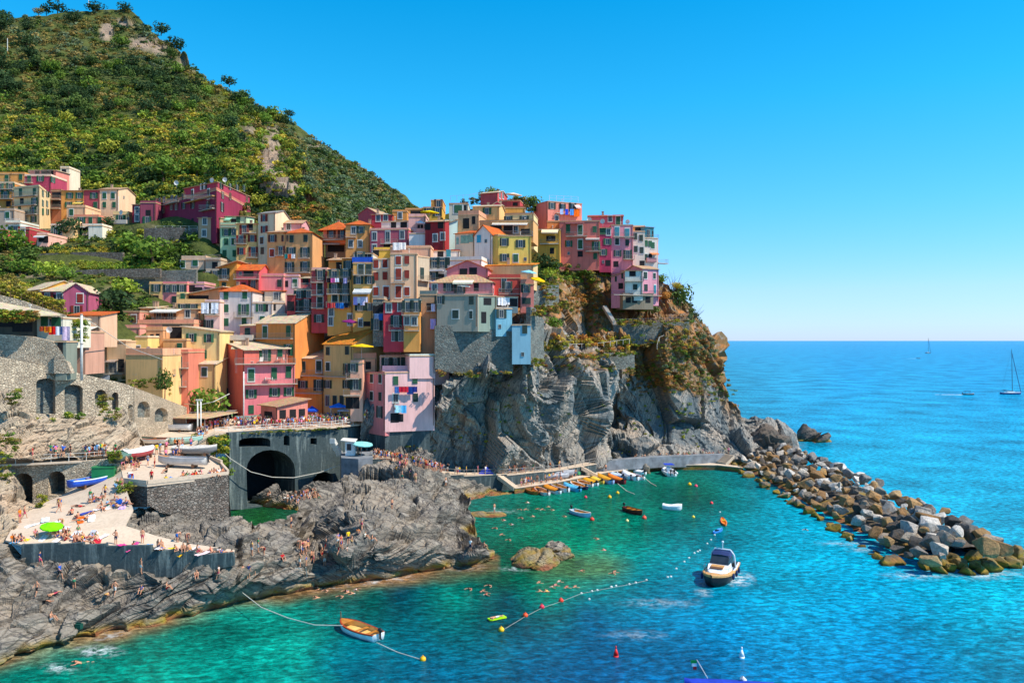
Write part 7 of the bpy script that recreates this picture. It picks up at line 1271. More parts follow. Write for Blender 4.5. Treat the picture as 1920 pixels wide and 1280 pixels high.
for i, (x, y, c, nm) in enumerate(TW):
    g = [ground(x - 3, y), ground(x + 3, y), ground(x, y - 3), ground(x, y + 3)]; p = gp(x, y); b = MB(); n = 6; w_, l_ = .42, .8; V = [((u / n - .5) * 2 * w_, (v / n - .5) * 2 * l_, .035 + .03 * math.sin(u * 2.1 + v + i)) for v in range(n + 1) for u in range(n + 1)]
    b.add(V, [(v * (n + 1) + u, v * (n + 1) + u + 1, (v + 1) * (n + 1) + u + 1, (v + 1) * (n + 1) + u) for v in range(n) for u in range(n)])
    sl_ = (Vector(ground(x, y - 3)) - Vector(ground(x, y + 3))); rx = math.atan2(sl_.z, max(.3, sl_.y)); rx = max(-.5, min(.5, rx))
    tag(b.obj('beach_towel', M['cloth'], None, rgb(c), loc=tuple(p + Vector((0, 0, .04))), rot=(rx, 0, random.uniform(-.8, .8))), f'{nm} beach towel spread {["on the ramp", "at the terrace edge", "on the sloping slab", "among the sunbathers"][i % 4]}', 'towel', f'{nm} towels')
# laundry
def laundry(label, f, x0, x1, py, items, off=.9):
    a = f.hit(x0, py); b = f.hit(x1, py); n = Vector((f.n.x, f.n.y, 0)) * off; u = (b - a).normalized(); L = (b - a).length; m = MB(); m.bar((0, 0, 0), b - a, .012, 3)
    o = m.obj('clothes_line', M['rope'], loc=tuple(a + n)); tag(o, 'clothes line below ' + label.split(' hanging')[0][:60], 'clothes line', 'clothes lines'); s = 0
    for i, (w, h_, c) in enumerate(items):
        q = MB(); k = 5; V = [tuple(u * (w * j / k) + Vector((0, 0, -h_ * v / 3)) + n.normalized() * .05 * math.sin(j * 1.9 + i)) for v in range(4) for j in range(k + 1)]; q.add(V, [(v * (k + 1) + j, v * (k + 1) + j + 1, (v + 1) * (k + 1) + j + 1, (v + 1) * (k + 1) + j) for v in range(3) for j in range(k)])
        st = a + n + u * (L * (i + .5) / len(items) - w / 2); tag(q.obj('laundry', M['cloth'], None, rgb(c), loc=tuple(st)), f'{label}, piece {["one", "two", "three", "four", "five", "six", "seven"][i]} from its start', 'laundry', label)
def HF(key, fi=0):
    for k_, (r, fs, O) in HOUSES.items():
        if k_.startswith(key): f = fs[fi]; return Face(tuple(f.a), tuple(f.b))
    raise KeyError(key)
laundry('white bed sheets hanging under the cream canopy', HF('pale pink house under'), 383, 410, 568, [(1.6, 2.2, 'f0f0f8'), (1.0, 1.2, '14161c'), (1.5, 2.2, 'eceef8')])
laundry('blue and orange towels hanging on the salmon house', HF('salmon house with a railed', 1), 1045, 1083, 393, [(.9, 1.4, 'a8c0ec'), (.9, 1.5, '2848c8'), (1.1, 1.6, '4890e0'), (1.6, 2.0, 'f06c1c')], 1.0)
laundry('violet and white washing hanging on the golden tower', HF('golden tower with a glass'), 665, 691, 557, [(.9, 1.6, 'b8a8e8'), (.9, 1.3, 'f0ecf8'), (.9, 1.7, 'd8d0f0'), (.8, 1.1, 'e8e0f4')])
laundry('dark and red clothes hanging on the pale pink house', HF('large pale pink house'), 739, 780, 724, [(1.0, 1.3, '3c68a8'), (1.0, 1.1, 'b82038'), (1.0, 1.1, 'c02838'), (1.3, 1.5, '1c3c7c'), (1.0, 1.1, '24347c')], .8)
laundry('turquoise cloths hanging low on the pale pink house', HF('large pale pink house'), 741, 761, 759, [(1.5, 1.4, 'a8dcec'), (1.0, 1.5, '4ca8dc')], .8)
laundry('colourful laundry hanging on the large ochre house', HF('large ochre house'), 536, 556, 477, [(.8, 1.0, '2c8c84'), (.9, 1.0, 'e85c30'), (.8, 1.0, 'f0ece8')], .8)
laundry('red and blue cloths hanging on the tall golden house', HF('tall golden house'), 615, 655, 568, [(.8, 1.1, 'a82838'), (.7, 1.0, 'd84c48'), (.7, 1.1, '2c4c8c'), (.8, 1.2, '2c7cc8'), (.7, 1.0, '1c2c44')], 1.0)
laundry('pink and white cloths hanging under the first balcony', HF('tall golden house'), 615, 653, 522, [(.8, .9, '241c24'), (.9, .9, 'd85c9c'), (.8, .8, 'e8e4ec'), (.7, .9, '2c342c'), (.8, 1.1, 'a89cc8')], 1.0)
laundry('pale blue washing hanging on the grey stone house', HF('narrow grey stone'), 703, 719, 588, [(.9, 1.0, '98a8c8'), (.8, 1.3, '2c6cb8')], .5)
laundry('lilac sheet hanging beside the grey plaster house', HF('beige tower without'), 807, 818, 598, [(1.1, 2.0, 'b8b0ec')], .6)
laundry('white shirts hanging on the beige tower', HF('beige tower without'), 809, 817, 570, [(.8, 1.5, 'd8d4ec')], .95)
laundry('red and white washing hanging near the green shutters', Face(P(60, 0, 119.5)[:2], P(132, 0, 120)[:2]), 80, 130, 612, [(1.2, .7, 'a84424'), (1.0, .9, 'e8901c'), (1.0, 1.2, 'd81c1c'), (.9, 1.3, 'eceaf0'), (.7, 1.2, '2c4478'), (1.2, 2.2, 'e8c8dc')], .4)
laundry('white linen hanging on the roof of the pale peach house', HF('brown sheltered'), 738, 762, 455, [(1.6, 1.6, 'f4f0ec'), (1.2, 1.5, 'f0ece4')], .3)
laundry('white cloths drying in the winter garden window', HF('winter garden'), 933, 955, 558, [(.9, 1.5, 'eeeaea'), (.9, 1.6, 'f4f2f0'), (.8, 1.4, 'e8e4e4')], .3)
laundry('blue towels on the balcony of the white house', HF('white house with a red'), 803, 822, 526, [(.9, 1.4, 'a8b4e8'), (.8, 1.2, '4c8ce0')], 1.0)
# near left buildings and structures
h('white room with green shutters behind the laundry', [(64, 121), (118, 121)], 596, 640, 'd0d4cc', 'flat', w='0dg:84,606;0dg:106,607,1.5,2;0w:97,604,.8,1.2', par=.1, pipes=False)
h('dark open pergola room with hanging plants', [(-30, 120), (62, 120)], 588, 632, '55504a', 'flat', w='0x:12,604,4,1.4 42,612,3,1.6', par=0, pipes=False, d=5)
m = MB(); m.slab([P(-30, 572, 119), P(62, 592, 119), P(112, 592, 119.5), P(112, 588, 124), P(-30, 560, 128)], .2); tag(m.obj('slab_roof', M['roof'], None, rgb('dcc8a4')), 'long sloping tan slab roof over the dark pergola', 'roof')
h('low grey kiosk walls by the lamp post', [(104, 119), (124, 119)], 640, 700, '7c8c88', 'flat', w='0x:113,660,.8,3', par=.1, pipes=False, d=3)
h('small peach building behind the lamp post', [(124, 128), (160, 128)], 622, 690, 'c89888', 'flat', w='0x:145,640,1,2', par=.1, d=6)
h('cream awning house with orange roof strip behind the lamp post', [(128, 140), (188, 140)], 592, 640, 'd8b49c', 'shed', 'o', .8, 6, w='', aw=((0, 132, 185, 612, 2.4, .5, 'e8dcc8'),), chim=0)
def lamp():
    r = empty('lamp_post', P(153, 700, 117)); tag(r, 'tall white lamp post rising behind the stone wall', 'lamp post'); hh = (700 - 590) / F * 117; m = MB(); m.bar((0, 0, -1), (0, 0, hh), .2, 10, .16); m.obj('pole', M['white_paint'], r, smooth=True); m = MB(); m.ico((0, 0, hh), .22, 0, 2, (1, 1, .6)); m.bar((0, 0, hh * .5), (0, 0, hh * .5 + .1), .26, 10); m.obj('cap', M['rail_metal'], r)
lamp()
for i, x in enumerate((370.5, 376.5)):
    g = Vector(P(x, 838, 139)); hh = 88 / F * 139; m = MB(); m.bar((0, 0, 0), (0, 0, hh), .13, 8); r = m.obj('hoist_post', M['white_paint'], loc=tuple(g), smooth=True); tag(r, ['left', 'right'][i] + ' one of the twin white hoist posts by the boat shed', 'post')
    if i == 0: q = MB(); q.box((.28, 0, hh + .05), (1.1, .3, .25)); q.obj('crossbeam', M['white_paint'], r)
gpl = Vector(P(457, 806, 148)); m = MB(); m.bar((0, 0, 0), (0, 0, 10.8), .12, 8); q = m.obj('flag_pole', M['white_paint'], loc=tuple(gpl), smooth=True); tag(q, 'slim pale pole at the corner of the pink restaurant house', 'pole')
for i, (px, y0, y1, Y, lb) in enumerate([(14, 96, 72, 420, 'white pole with lamps on the hill near the left edge'), (166, 12, 0, 520, 'slim mast on the hill summit'), (222, 442, 368, 214, 'slim street pole next to the cream terraced house')]):
    a_ = P(px, y0, Y); m = MB(); m.bar((0, 0, 0), (0, 0, (y0 - y1) / F * Y), .18 if Y > 300 else .08, 6); tag(m.obj('pole', M['white_paint'], loc=a_), lb, 'pole')
# boat shed
def shed():
    c = Vector(P(320, 815, 146)); r = empty('boat_shed', c); tag(r, 'dark boat shed with a wide tan canopy roof', 'shed'); L = lambda x, y, Y: Vector(P(x, y, Y)) - c
    m = MB(); m.slab([L(313, 783, 143), L(384, 784, 141), L(446, 772, 150), L(330, 771, 154)], .15); m.obj('roof', M['roof'], r, rgb('d4b48c')); m = MB(); m.slab([L(264, 775, 142), L(316, 775, 144), L(330, 772, 152), L(266, 770, 150)], .12); m.slab([L(316, 774, 148), L(440, 770, 152), L(445, 768, 156), L(320, 771, 155)], .1); m.obj('metal_roof', M['rail_metal'], r)
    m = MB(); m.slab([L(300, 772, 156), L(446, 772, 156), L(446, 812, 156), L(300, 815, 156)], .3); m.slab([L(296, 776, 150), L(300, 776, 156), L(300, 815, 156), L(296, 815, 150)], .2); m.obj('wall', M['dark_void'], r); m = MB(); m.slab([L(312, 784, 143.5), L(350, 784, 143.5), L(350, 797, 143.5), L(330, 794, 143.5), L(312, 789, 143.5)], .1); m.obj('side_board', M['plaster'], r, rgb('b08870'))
    for x, Y in ((300, 146), (349, 143), (384, 142), (420, 147)): m = MB(); m.bar(L(x, 783, Y), L(x, 783 + 5.0 * F / Y / 1.35, Y), .09, 6); m.obj('post', M['rail_metal'], r)
    m = MB(); m.slab([L(267, 776, 140), L(296, 776, 140), L(296, 791, 140), L(267, 792, 140)], .2); m.obj('sign_board', M['plaster'], r, rgb('7c8896'))
shed()
# ladder, crates, misc
def ladder(label, a, b, w=.5, n=9):
    r = empty('ladder', tuple(a)); tag(r, label, 'ladder'); d = Vector(b) - Vector(a); m = MB(); [m.bar((x, 0, 0), Vector((x, 0, 0)) + d, .04, 5) for x in (-w / 2, w / 2)]; m.obj('rail', M['white_paint'], r)
    for i in range(n): q = d * (i + .5) / n; m = MB(); m.bar((-w / 2, q.y, q.z), (w / 2, q.y, q.z), .03, 5); m.obj('rung', M['white_paint'], r)
ladder('white bathing ladder bolted to the dark shore rock', W0(572, 1100, .1), W0(567, 1063, 3.4), .8)
m = MB(); m.box((0, 0, .8), (2.8, 1.6, 1.6)); m.box((0, 0, 1.65), (3.0, 1.8, .12)); cr_ = m.obj('storage_crate', M['paint'], None, rgb('1c7c48'), loc=tuple(gp(196, 897)), rot=(0, 0, .2)); tag(cr_, 'green storage crate beside the blue fishing boat', 'crate')
for i, (x, y, c, lb) in enumerate([(176, 1003, 'e8e8ec', 'white cool box among the towels'), (245, 897, '2c6cc0', 'blue bag at the bastion corner'), (320, 902, '2c8cd8', 'blue beach bag at the bastion edge'), (148, 1178, '1c4c40', 'dark green bucket on the low rocks'), (1162, 877, 'f07018', 'orange box on the low quay'), (225, 944, '1c58b8', 'blue backpack beside the ramp'), (300, 1075, 'f05820', 'orange bag at the wall foot'), (1085, 889, '4c9c6c', 'green bag on the mooring quay')]):
    p = gp(x, y); m = MB(); m.box((0, 0, .25), (.6, .45, .5)); m.box((0, 0, .55), (.5, .1, .12)); tag(m.obj('beach_bag', M['cloth'], None, rgb(c), loc=tuple(p), rot=(0, 0, i)), lb, 'bag')
m = MB(); m.slab([(-1, -.35, .12), (1, -.35, .12), (1, .35, .12), (-1, .35, .12)], .12); tag(m.obj('air_mattress', M['cloth'], None, rgb('b4f020'), loc=W0(932, 1159, .1), rot=(0, 0, .5)), 'lime green air mattress carrying a bather', 'air mattress')
t_ = gp(914, 876); tt = MB(); tt.add([(-1.6, -1, 0), (1.6, -1, 0), (1.6, 1, 0), (-1.6, 1, 0), (0, -.9, 1.4), (0, .9, 1.4)], [(0, 1, 4), (1, 2, 5, 4), (2, 3, 5), (3, 0, 4, 5)]); tag(tt.obj('beach_tent', M['cloth'], None, rgb('3c50d0'), loc=tuple(gp(912, 887))), 'blue and white beach tent on the cliff walkway', 'tent')
# sun loungers and tables on the pink house terrace
def lounger(label, p, ang=0):
    r = empty('sun_lounger', tuple(p), ang); tag(r, label, 'sun lounger'); m = MB(); m.box((0, -.3, .35), (.65, 1.2, .08)); m.obj('seat', M['white_paint'], r); m = MB(); m.box((0, .55, .75), (.65, .9, .07), R3=Matrix.Rotation(1.0, 3, 'X')); m.obj('backrest', M['white_paint'], r)
    for x in (-.28, .28):
        for y in (-.8, .25): q = MB(); q.bar((x, y, 0), (x, y, .35), .03, 4); q.obj('leg', M['white_paint'], r)
fpk = HF('pink restaurant house front'); zt_ = fpk.hit(500, 682).z + .15
for x, lb in ((471, 'white sun lounger on the pink house terrace, by the rail corner'), (485, 'white sun lounger on the pink house terrace, near the glass door')):
    q = fpk.hit(x, 680); lounger(lb, (q.x, q.y + 1.2, zt_))
def table(label, p, col='e8e0d8', chairs=2):
    r = empty('garden_table', tuple(p)); tag(r, label, 'table'); m = MB(); m.bar((0, 0, .7), (0, 0, .75), .45, 10); m.obj('table_top', M['plaster'], r, rgb(col)); m = MB(); m.bar((0, 0, 0), (0, 0, .7), .04, 6); m.bar((0, 0, 0), (0, 0, .04), .25, 8); m.obj('leg', M['iron'], r)
    for i in range(chairs):
        c = empty('garden_chair', tuple(Vector(p) + Vector(((-1) ** i * .85, .1, 0))), i * 3.14); tag(c, f'{["first", "second"][i]} garden chair beside the {label}'[:90], 'chair'); m = MB(); m.box((0, 0, .45), (.42, .42, .04)); m.obj('seat', M['white_paint'], c); m = MB(); m.box((-.2, 0, .7), (.04, .42, .5)); m.obj('backrest', M['white_paint'], c)
        for x in (-.18, .18):
            for y in (-.18, .18): q = MB(); q.bar((x, y, 0), (x, y, .45), .02, 4); q.obj('leg', M['white_paint'], c)
for x, y, dy, lb in [(523, 680, 1.0, 'round table on the pink house terrace'), (506, 717, -.7, 'table on the pink house lower balcony')]: q = fpk.hit(x, y); table(lb, (q.x, q.y + dy, q.z + .12))
# satellite dishes, planters
DM = MB(); n = 12
for k_ in range(3): pass
DM.add([(0, 0, 0)] + [(.2 * math.cos(2 * math.pi * i / n), -.03, .2 * math.sin(2 * math.pi * i / n)) for i in range(n)] + [(.42 * math.cos(2 * math.pi * i / n), -.13, .42 * math.sin(2 * math.pi * i / n)) for i in range(n)], [(0, 1 + i, 1 + (i + 1) % n) for i in range(n)] + [(1 + i, 1 + n + i, 1 + n + (i + 1) % n, 1 + (i + 1) % n) for i in range(n)]); DM.bar((0, 0, 0), (0, .1, -.9), .025, 5); DME = DM.mesh('satellite_dish', M['white_paint'], True)
for px, py, Y, lb in [(331, 343, 210, 'on the hotel roof'), (398, 338, 205, 'above the hotel corner'), (422, 337, 212, 'on the hotel attic roof'), (228, 398, 211, 'on the cream terraced house'), (1130, 415, 205, 'behind the rose cliff house'), (1105, 412, 206, 'on the long rose house roof'), (1177, 416, 213, 'near the skyline attic'), (1290, 637, 200, 'on the dry slope'), (318, 618, 157, 'by the dark roof shelter'), (280, 655, 146, 'on the ochre roof')]:
    tag(link('satellite_dish', DME, None, P(px, py, Y), (0, 0, random.uniform(-.5, .5)), (1.5, 1.5, 1.5)), 'white satellite dish ' + lb, 'satellite dish')
# flag and blue boat top at the lower edge
c_ = Vector(W0(1342, 1272, 1.2)); r = boat('blue covered boat just entering at the bottom edge with a flag', (c_.x + 1.0, c_.y - .6, 0), R(175), 7.5, 2.6, 'cover', 'e8e8ec', '2840a0', '2c44b8', False)
m = MB(); m.bar((-1.5, -1, .9), (-1.2, -1, 1.2), .2, 8); m.bar((1.6, -1.3, .9), (2.5, -1.5, 2.4), .03, 5); m.obj('flag_staff', M['white_paint'], r)
for k_, cc in enumerate(('1c9c4c', 'f0f0ec', 'd82c30')):
    m = MB(); z = 2.35 - k_ * .27; m.slab([(2.5 + .02 * k_, -1.5, z), (3.0 - .1 * k_, -1.55, z - .05), (3.0 - .1 * k_, -1.55, z - .3), (2.5, -1.5, z - .27)], .02); m.obj('flag', M['cloth'], r, rgb(cc))
# ---------- foliage prototypes: many small leaf faces spread through lobes
def leaf_cloud(n, lobes, seed, size=.16, flat=.8):
    r = np.random.RandomState(seed); L = []
    for k in range(lobes):
        a = r.uniform(0, 6.28); d = r.uniform(.15, .62); L.append((d * math.cos(a), d * math.sin(a), r.uniform(.05, .6) * flat, r.uniform(.36, .62)))
    L = np.array(L); w = L[:, 3] ** 2; idx = r.choice(lobes, n, p=w / w.sum()); v = r.normal(size=(n, 3)); v /= np.linalg.norm(v, axis=1, keepdims=True)
    rad = r.uniform(.72, 1.05, n) * L[idx, 3]; c = L[idx, :3] + v * rad[:, None] * np.array([1, 1, flat]); c[:, 2] = np.maximum(c[:, 2], -.1)
    nrm = v + r.normal(size=(n, 3)) * .55; nrm /= np.linalg.norm(nrm, axis=1, keepdims=True)
    t = np.cross(nrm, r.normal(size=(n, 3))); t /= np.linalg.norm(t, axis=1, keepdims=True); b = np.cross(nrm, t); s = size * r.uniform(.6, 1.3, n)[:, None]
    V = np.stack([c + t * s, c + b * s * .7, c - t * s, c - b * s * .7], 1).reshape(-1, 3)
    return V, np.arange(4 * n).reshape(n, 4)
CL = [leaf_cloud(70, 5, s, .2) for s in range(6)]
CLb = [leaf_cloud(330, 9, 20 + s, .115, .95) for s in range(5)]
CROWN = [npmesh('crown', V, Fc, M['leaf']) for V, Fc in CLb]
bm_ = MB(); bm_.bar((0, 0, -.6), (.04, 0, .1), .06, 6, .045); bm_.bar((.04, 0, .05), (.25, .1, .4), .035, 5, .015); bm_.bar((.04, 0, .05), (-.2, -.1, .45), .035, 5, .015); bm_.bar((.03, 0, 0), (.02, .22, .5), .03, 5, .012)
TRUNK = bm_.mesh('trunk', M['bark'])
GR = {'d': '384e2c', 'm': '54682f', 'y': '949434', 'o': '8c7c44', 'g': '66802e', 'l': '90a038', 'b': '9a6e40', 'r': 'b8803c', 's': '6a7a58', 'w': 'b8a43c'}
def mass(name, label, items, protos=CL, cat=None):
    """one object of small clumps: items = (pos, radius, height factor, colour)"""
    Vs = []; Fs = []; Cs = []; n = 0; rs = np.random.RandomState(len(items))
    for i, (p, rad, hf, col) in enumerate(items):
        V, Fc = protos[i % len(protos)]; a = rs.uniform(0, 6.28); ca, sa = math.cos(a), math.sin(a)
        W = np.stack([V[:, 0] * ca - V[:, 1] * sa, V[:, 0] * sa + V[:, 1] * ca, V[:, 2] * hf], 1) * rad + np.array(p)
        c = np.array(rgb(GR.get(col, col))[:3]) * rs.uniform(.8, 1.15) * np.array([rs.uniform(.9, 1.12), 1, rs.uniform(.85, 1.1)])
        Vs.append(W); Fs.append(Fc + n); Cs.append(np.repeat(c[None], len(V), 0) * np.repeat(rs.uniform(.85, 1.18, len(V) // 4), 4)[:, None]); n += len(V)
    o = link(name, npmesh(name, np.concatenate(Vs), np.concatenate(Fs), M['leaf_mass'], False, {'tint': np.concatenate(Cs)})); return tag(o, label, cat, kind='stuff')
BVS = {id(r): to_bvh([o_]) for r, o_ in ((REL4, HO[0]), (REL5, HO[1]), (REL3, HO[2]), (REL2, HO[3]))}
def relpos(rel, px, py):
    r = BVS[id(rel)].ray_cast(Vector((0, 0, H)), Vector(((px - 960) / F, 1, -(py - HY) / F)).normalized(), 5000)[0]
    return np.array(r) if r is not None else np.array(rel.at(px, py))
NAMEC = {'d': 'dark evergreen', 'm': 'mid green', 'y': 'yellow green', 'o': 'olive brown', 'g': 'fresh green', 'l': 'light green', 's': 'grey green', 'b': 'rusty', 'r': 'orange', 'w': 'golden'}
def tree(name, label, p, rad, col, hf=1.0, k=0, cat='tree', group=None, trunk=True, rz=None):
    root = empty(name, tuple(p), random.uniform(0, 6.28) if rz is None else rz); root.scale = (rad, rad, rad * hf); tag(root, label, cat, group)
    c = rgb(GR.get(col, col)); f = random.uniform(.85, 1.2); link('crown', CROWN[k % 5], root, (0, 0, .12), None, None, (c[0] * f, c[1] * f, c[2] * f, 1))
    if trunk: link('trunk', TRUNK, root)
    return root
rnd = random.Random(11)
# ---------- main hill scrub
def hcol(px, py):
    n = vn(np.array([[px * .018, py * .03, 3.3]]), 9)[0]; n2 = vn(np.array([[px * .05, py * .06, 1.3]]), 19)[0]
    if py < 130: return rnd.choice('dmsso' if n > .1 else 'moosos')
    if py < 215: return rnd.choice('dddm' if n > -.05 else 'momyo')
    if py < 330: return rnd.choice('yglomgw' if n < .25 else 'dmg')
    return rnd.choice('dmgyy')
def rockmask(px, py, lst):
    return any(((px - a) / c) ** 2 + ((py - b) / d) ** 2 < s for a, b, c, d, s in lst)
RK = [(300, 100, 20, 10, 1), (580, 385, 20, 30, .9), (200, 62, 13, 20, 1), (270, 84, 34, 12, .8), (232, 45, 22, 9, .6), (345, 122, 18, 8, .7), (505, 290, 26, 40, .8), (525, 350, 45, 24, .7), (470, 245, 12, 14, .6)]
items = []
for i in range(11500):
    px = rnd.uniform(-50, 606) if rnd.random() < .88 else rnd.uniform(-240, -50); top = float(T4(px)); py = top + (445 - top) * rnd.random() ** .85
    if rockmask(px, py, RK) and rnd.random() < .9: continue
    p = relpos(REL4, px, py); items.append((p + np.array([0, 0, -.3]), (rnd.uniform(.9, 1.9) if rnd.random() < .8 else rnd.uniform(2.0, 3.2)) * (1 + (p[1] - 300) / 450), rnd.uniform(.7, 1.1), hcol(px, py)))
# vine rows along the lower terraces
for row in range(13):
    y0 = 232 + row * 9.5
    for j in range(110):
        px = -50 + j * 5.2 + rnd.uniform(-2, 2); py = y0 + 5 * math.sin(px * .012 + row) + rnd.uniform(-1, 1)
        if px > 430 + 4 * row or rnd.random() < .12 or vn(np.array([[px * .012, row * .8, 0]]), 5)[0] < -.25: continue
        p = relpos(REL4, px, py); items.append((p, rnd.uniform(1.2, 1.7), .8, rnd.choice('yylwg')))
for i in range(700):
    px = rnd.uniform(520, 608); t0 = float(T4(px)); p = relpos(REL4, px, t0 + rnd.uniform(0, 16)) + np.array([0, rnd.uniform(0, 22), 0]); p[2] -= (p[1] - relpos(REL4, px, t0)[1]) * .04
    items.append((p, rnd.uniform(1.2, 2.6), rnd.uniform(.7, 1.0), rnd.choice('dmsoos')))
mass('hillside_scrub', 'dense macchia scrub and vine rows covering the terraced hill', items)
items = []
for i in range(4600):
    px = rnd.uniform(480, 826); top = float(np.interp(px, [480, 540, 600, 640, 700, 745, 785, 830], [198, 226, 268, 296, 330, 362, 394, 420])); py = top + (446 - top) * rnd.random() ** .8
    if vn(np.array([[px * .03, py * .015, 0]]), 55)[0] > .42 and rnd.random() < .8: continue
    p = relpos(REL5, px, py); items.append((p, rnd.uniform(1.4, 3.0) * (1 + (p[1] - 300) / 500), .8, rnd.choice('dmsssmo')))
mass('far_scrub', 'low grey green scrub on the far slope', items)
k = 0
for i in range(150):
    px = rnd.uniform(-30, 560); top = float(T4(px)); py = rnd.choice([rnd.uniform(top + 5, 225), rnd.uniform(120, 225), rnd.uniform(230, 345)])
    if py < top + 2 or rockmask(px, py, RK): continue
    if py > 300 and px < 240: continue
    p = relpos(REL4, px, py); c = rnd.choice('ddmg' if py < 225 else 'dmgy'); r_ = rnd.uniform(2.6, 4.6) * (1 + (p[1] - 300) / 500)
    tree('hill_tree', f'{NAMEC[c]} round tree standing in the scrub of the terraced hill', p + np.array([0, -1, r_ * .15]), r_, c, rnd.uniform(.8, 1.15), k, group=f'{NAMEC[c]} trees on the terraced hill'); k += 1
for px, py, r_, lb, hf in [(108, 20, 7, 'umbrella pine on the summit line, the tallest of them', .7), (87, 22, 4.5, 'thin pine on the summit line', .9), (72, 26, 4, 'small rusty tree on the summit line', .8), (10, 34, 6, 'round dark tree at the left end of the summit line', .8), (330, 88, 7, 'round tree bulging from the rocky ridge', .8), (430, 156, 6, 'lone round tree on the descending ridge', .6), (302, 58, 6, 'dark oak on the shoulder of the summit rock', .8), (540, 216, 5, 'small grey tree where the two ridges meet', .8), (232, 18, 6, 'dark dense tree on top of the summit rock', .6), (180, 18, 7, 'dense tree at the crown of the summit', .6)]:
    p = relpos(REL4 if px < 500 else REL5, px, py + 5); tree('ridge_tree', lb, p + np.array([0, 0, 1.5]), r_, 'd' if px != 72 else 'o', hf, k); k += 1
# ---------- gardens and terraces beside the village
def patch(rel, n, x0, x1, y0, y1, cols, r0, r1, dy=0):
    out = []
    for i in range(n):
        px, py = rnd.uniform(x0, x1), rnd.uniform(y0, y1); p = relpos(rel, px, py); out.append((p + np.array([0, -.3 + dy, 0]), rnd.uniform(r0, r1), rnd.uniform(.6, 1), rnd.choice(cols)))
    return out
it = patch(REL3, 260, -50, 372, 436, 474, 'gdmym', .9, 1.8) + patch(REL3, 160, -50, 70, 455, 520, 'gmdo', 1, 2) + patch(REL3, 130, 60, 232, 463, 476, 'yww', .6, .9) + patch(REL3, 160, 60, 340, 492, 506, 'glly', .7, 1.1)
it += patch(REL3, 120, 232, 372, 470, 500, 'gmd', .9, 1.6) + patch(REL3, 140, -50, 345, 512, 534, 'gmoy', .5, 1.1) + patch(REL3, 90, 168, 285, 540, 600, 'mdg', .8, 1.6) + patch(REL3, 60, -50, 60, 520, 560, 'wyo', .9, 1.6) + patch(REL3, 60, 100, 215, 590, 630, 'gmd', .7, 1.2)
it += patch(REL3, 120, 140, 300, 700, 735, 'gymo', .5, 1.0) + patch(REL3, 150, 400, 620, 385, 430, 'ormdo', .8, 1.8)
mass('garden_greenery', 'vegetable rows, vines and grass on the village terraces', it)
for i, (px, py, r_, c, lb) in enumerate([(292, 488, 5.5, 'g', 'broad yellowish green tree above the shaded wall'), (20, 470, 6, 'g', 'big green tree at the left below the pink houses'), (60, 490, 3.5, 'm', 'green fig tree beside the tall hedge'), (252, 470, 4.5, 'g', 'bushy garden tree under the cream terraced house'), (330, 440, 3, 'm', 'green shrub below the crimson hotel'), (310, 332, 6, 'g', 'rounded tree above the crimson hotel'), (372, 330, 6.5, 'g', 'light green tree right above the hotel roof'), (280, 345, 5, 'd', 'dark tree left of the hotel roof'), (180, 345, 4.5, 'g', 'round green tree behind the cream terrace house'), (140, 442, 4, 'd', 'dark hedge under the low white house'), (205, 425, 2.4, 'd', 'small dark round tree next to the cream house'),
        (448, 382, 5.0, 'o', 'olive tree spreading before the crimson hotel corner'), (490, 388, 3.6, 'y', 'bright green bush behind the cream tower'), (245, 550, 3.4, 'l', 'bright lime green fig tree by the white pergola'), (215, 585, 4.5, 'd', 'dark green thicket beside the pink houses'), (98, 520, 3, 'l', 'bright vine bush above the gable house'), (130, 522, 2.4, 'g', 'green bush above the pink gable'), (45, 512, 3.2, 'g', 'bush above the yellow house roof')]):
    rel = REL4 if py < 395 else REL3; p = relpos(rel, px, py); tree('garden_tree', lb, p + np.array([0, -1.5, r_ * .1]), r_, c, .85, i)
# vines at the left
def at(px, py, Y): return np.array(P(px, py, Y))
mass('pergola_vine', 'yellow green vine hanging over the dark pergola', [(at(rnd.uniform(-20, 70), rnd.uniform(584, 604), 117.5), rnd.uniform(.5, .9), .7, rnd.choice('yglro')) for i in range(110)] + [(at(rnd.uniform(112, 160), rnd.uniform(600, 640), 124), rnd.uniform(.5, .9), .8, rnd.choice('gyl')) for i in range(50)])
mass('lane_hedge', 'golden green hedge behind the lane railing', [(at(px_ := rnd.uniform(-30, 122), 548 + (px_ + 30) * .28 - rnd.uniform(0, 22), 135), rnd.uniform(.6, 1.1), .9, rnd.choice('wywo')) for i in range(150)])
mass('hanging_ivy', 'green ivy hanging over the bastion and bridge edge', [(at(rnd.uniform(360, 425), 818 + rnd.uniform(0, 34), 138 + rnd.uniform(-3, 3)), rnd.uniform(.5, 1.1), .9, rnd.choice('ygygw')) for i in range(110)] + [(at(rnd.uniform(400, 432), rnd.uniform(862, 892), 118), rnd.uniform(.4, .9), .9, rnd.choice('yggo')) for i in range(50)] + [(at(x_ := rnd.uniform(450, 640), dk(x_) + rnd.uniform(1, 5), E_ := np.interp(x_, [430, 560, 640], [140.2, 148.4, 153.2])), rnd.uniform(.2, .5), .7, rnd.choice('gmyo')) for i in range(60)])
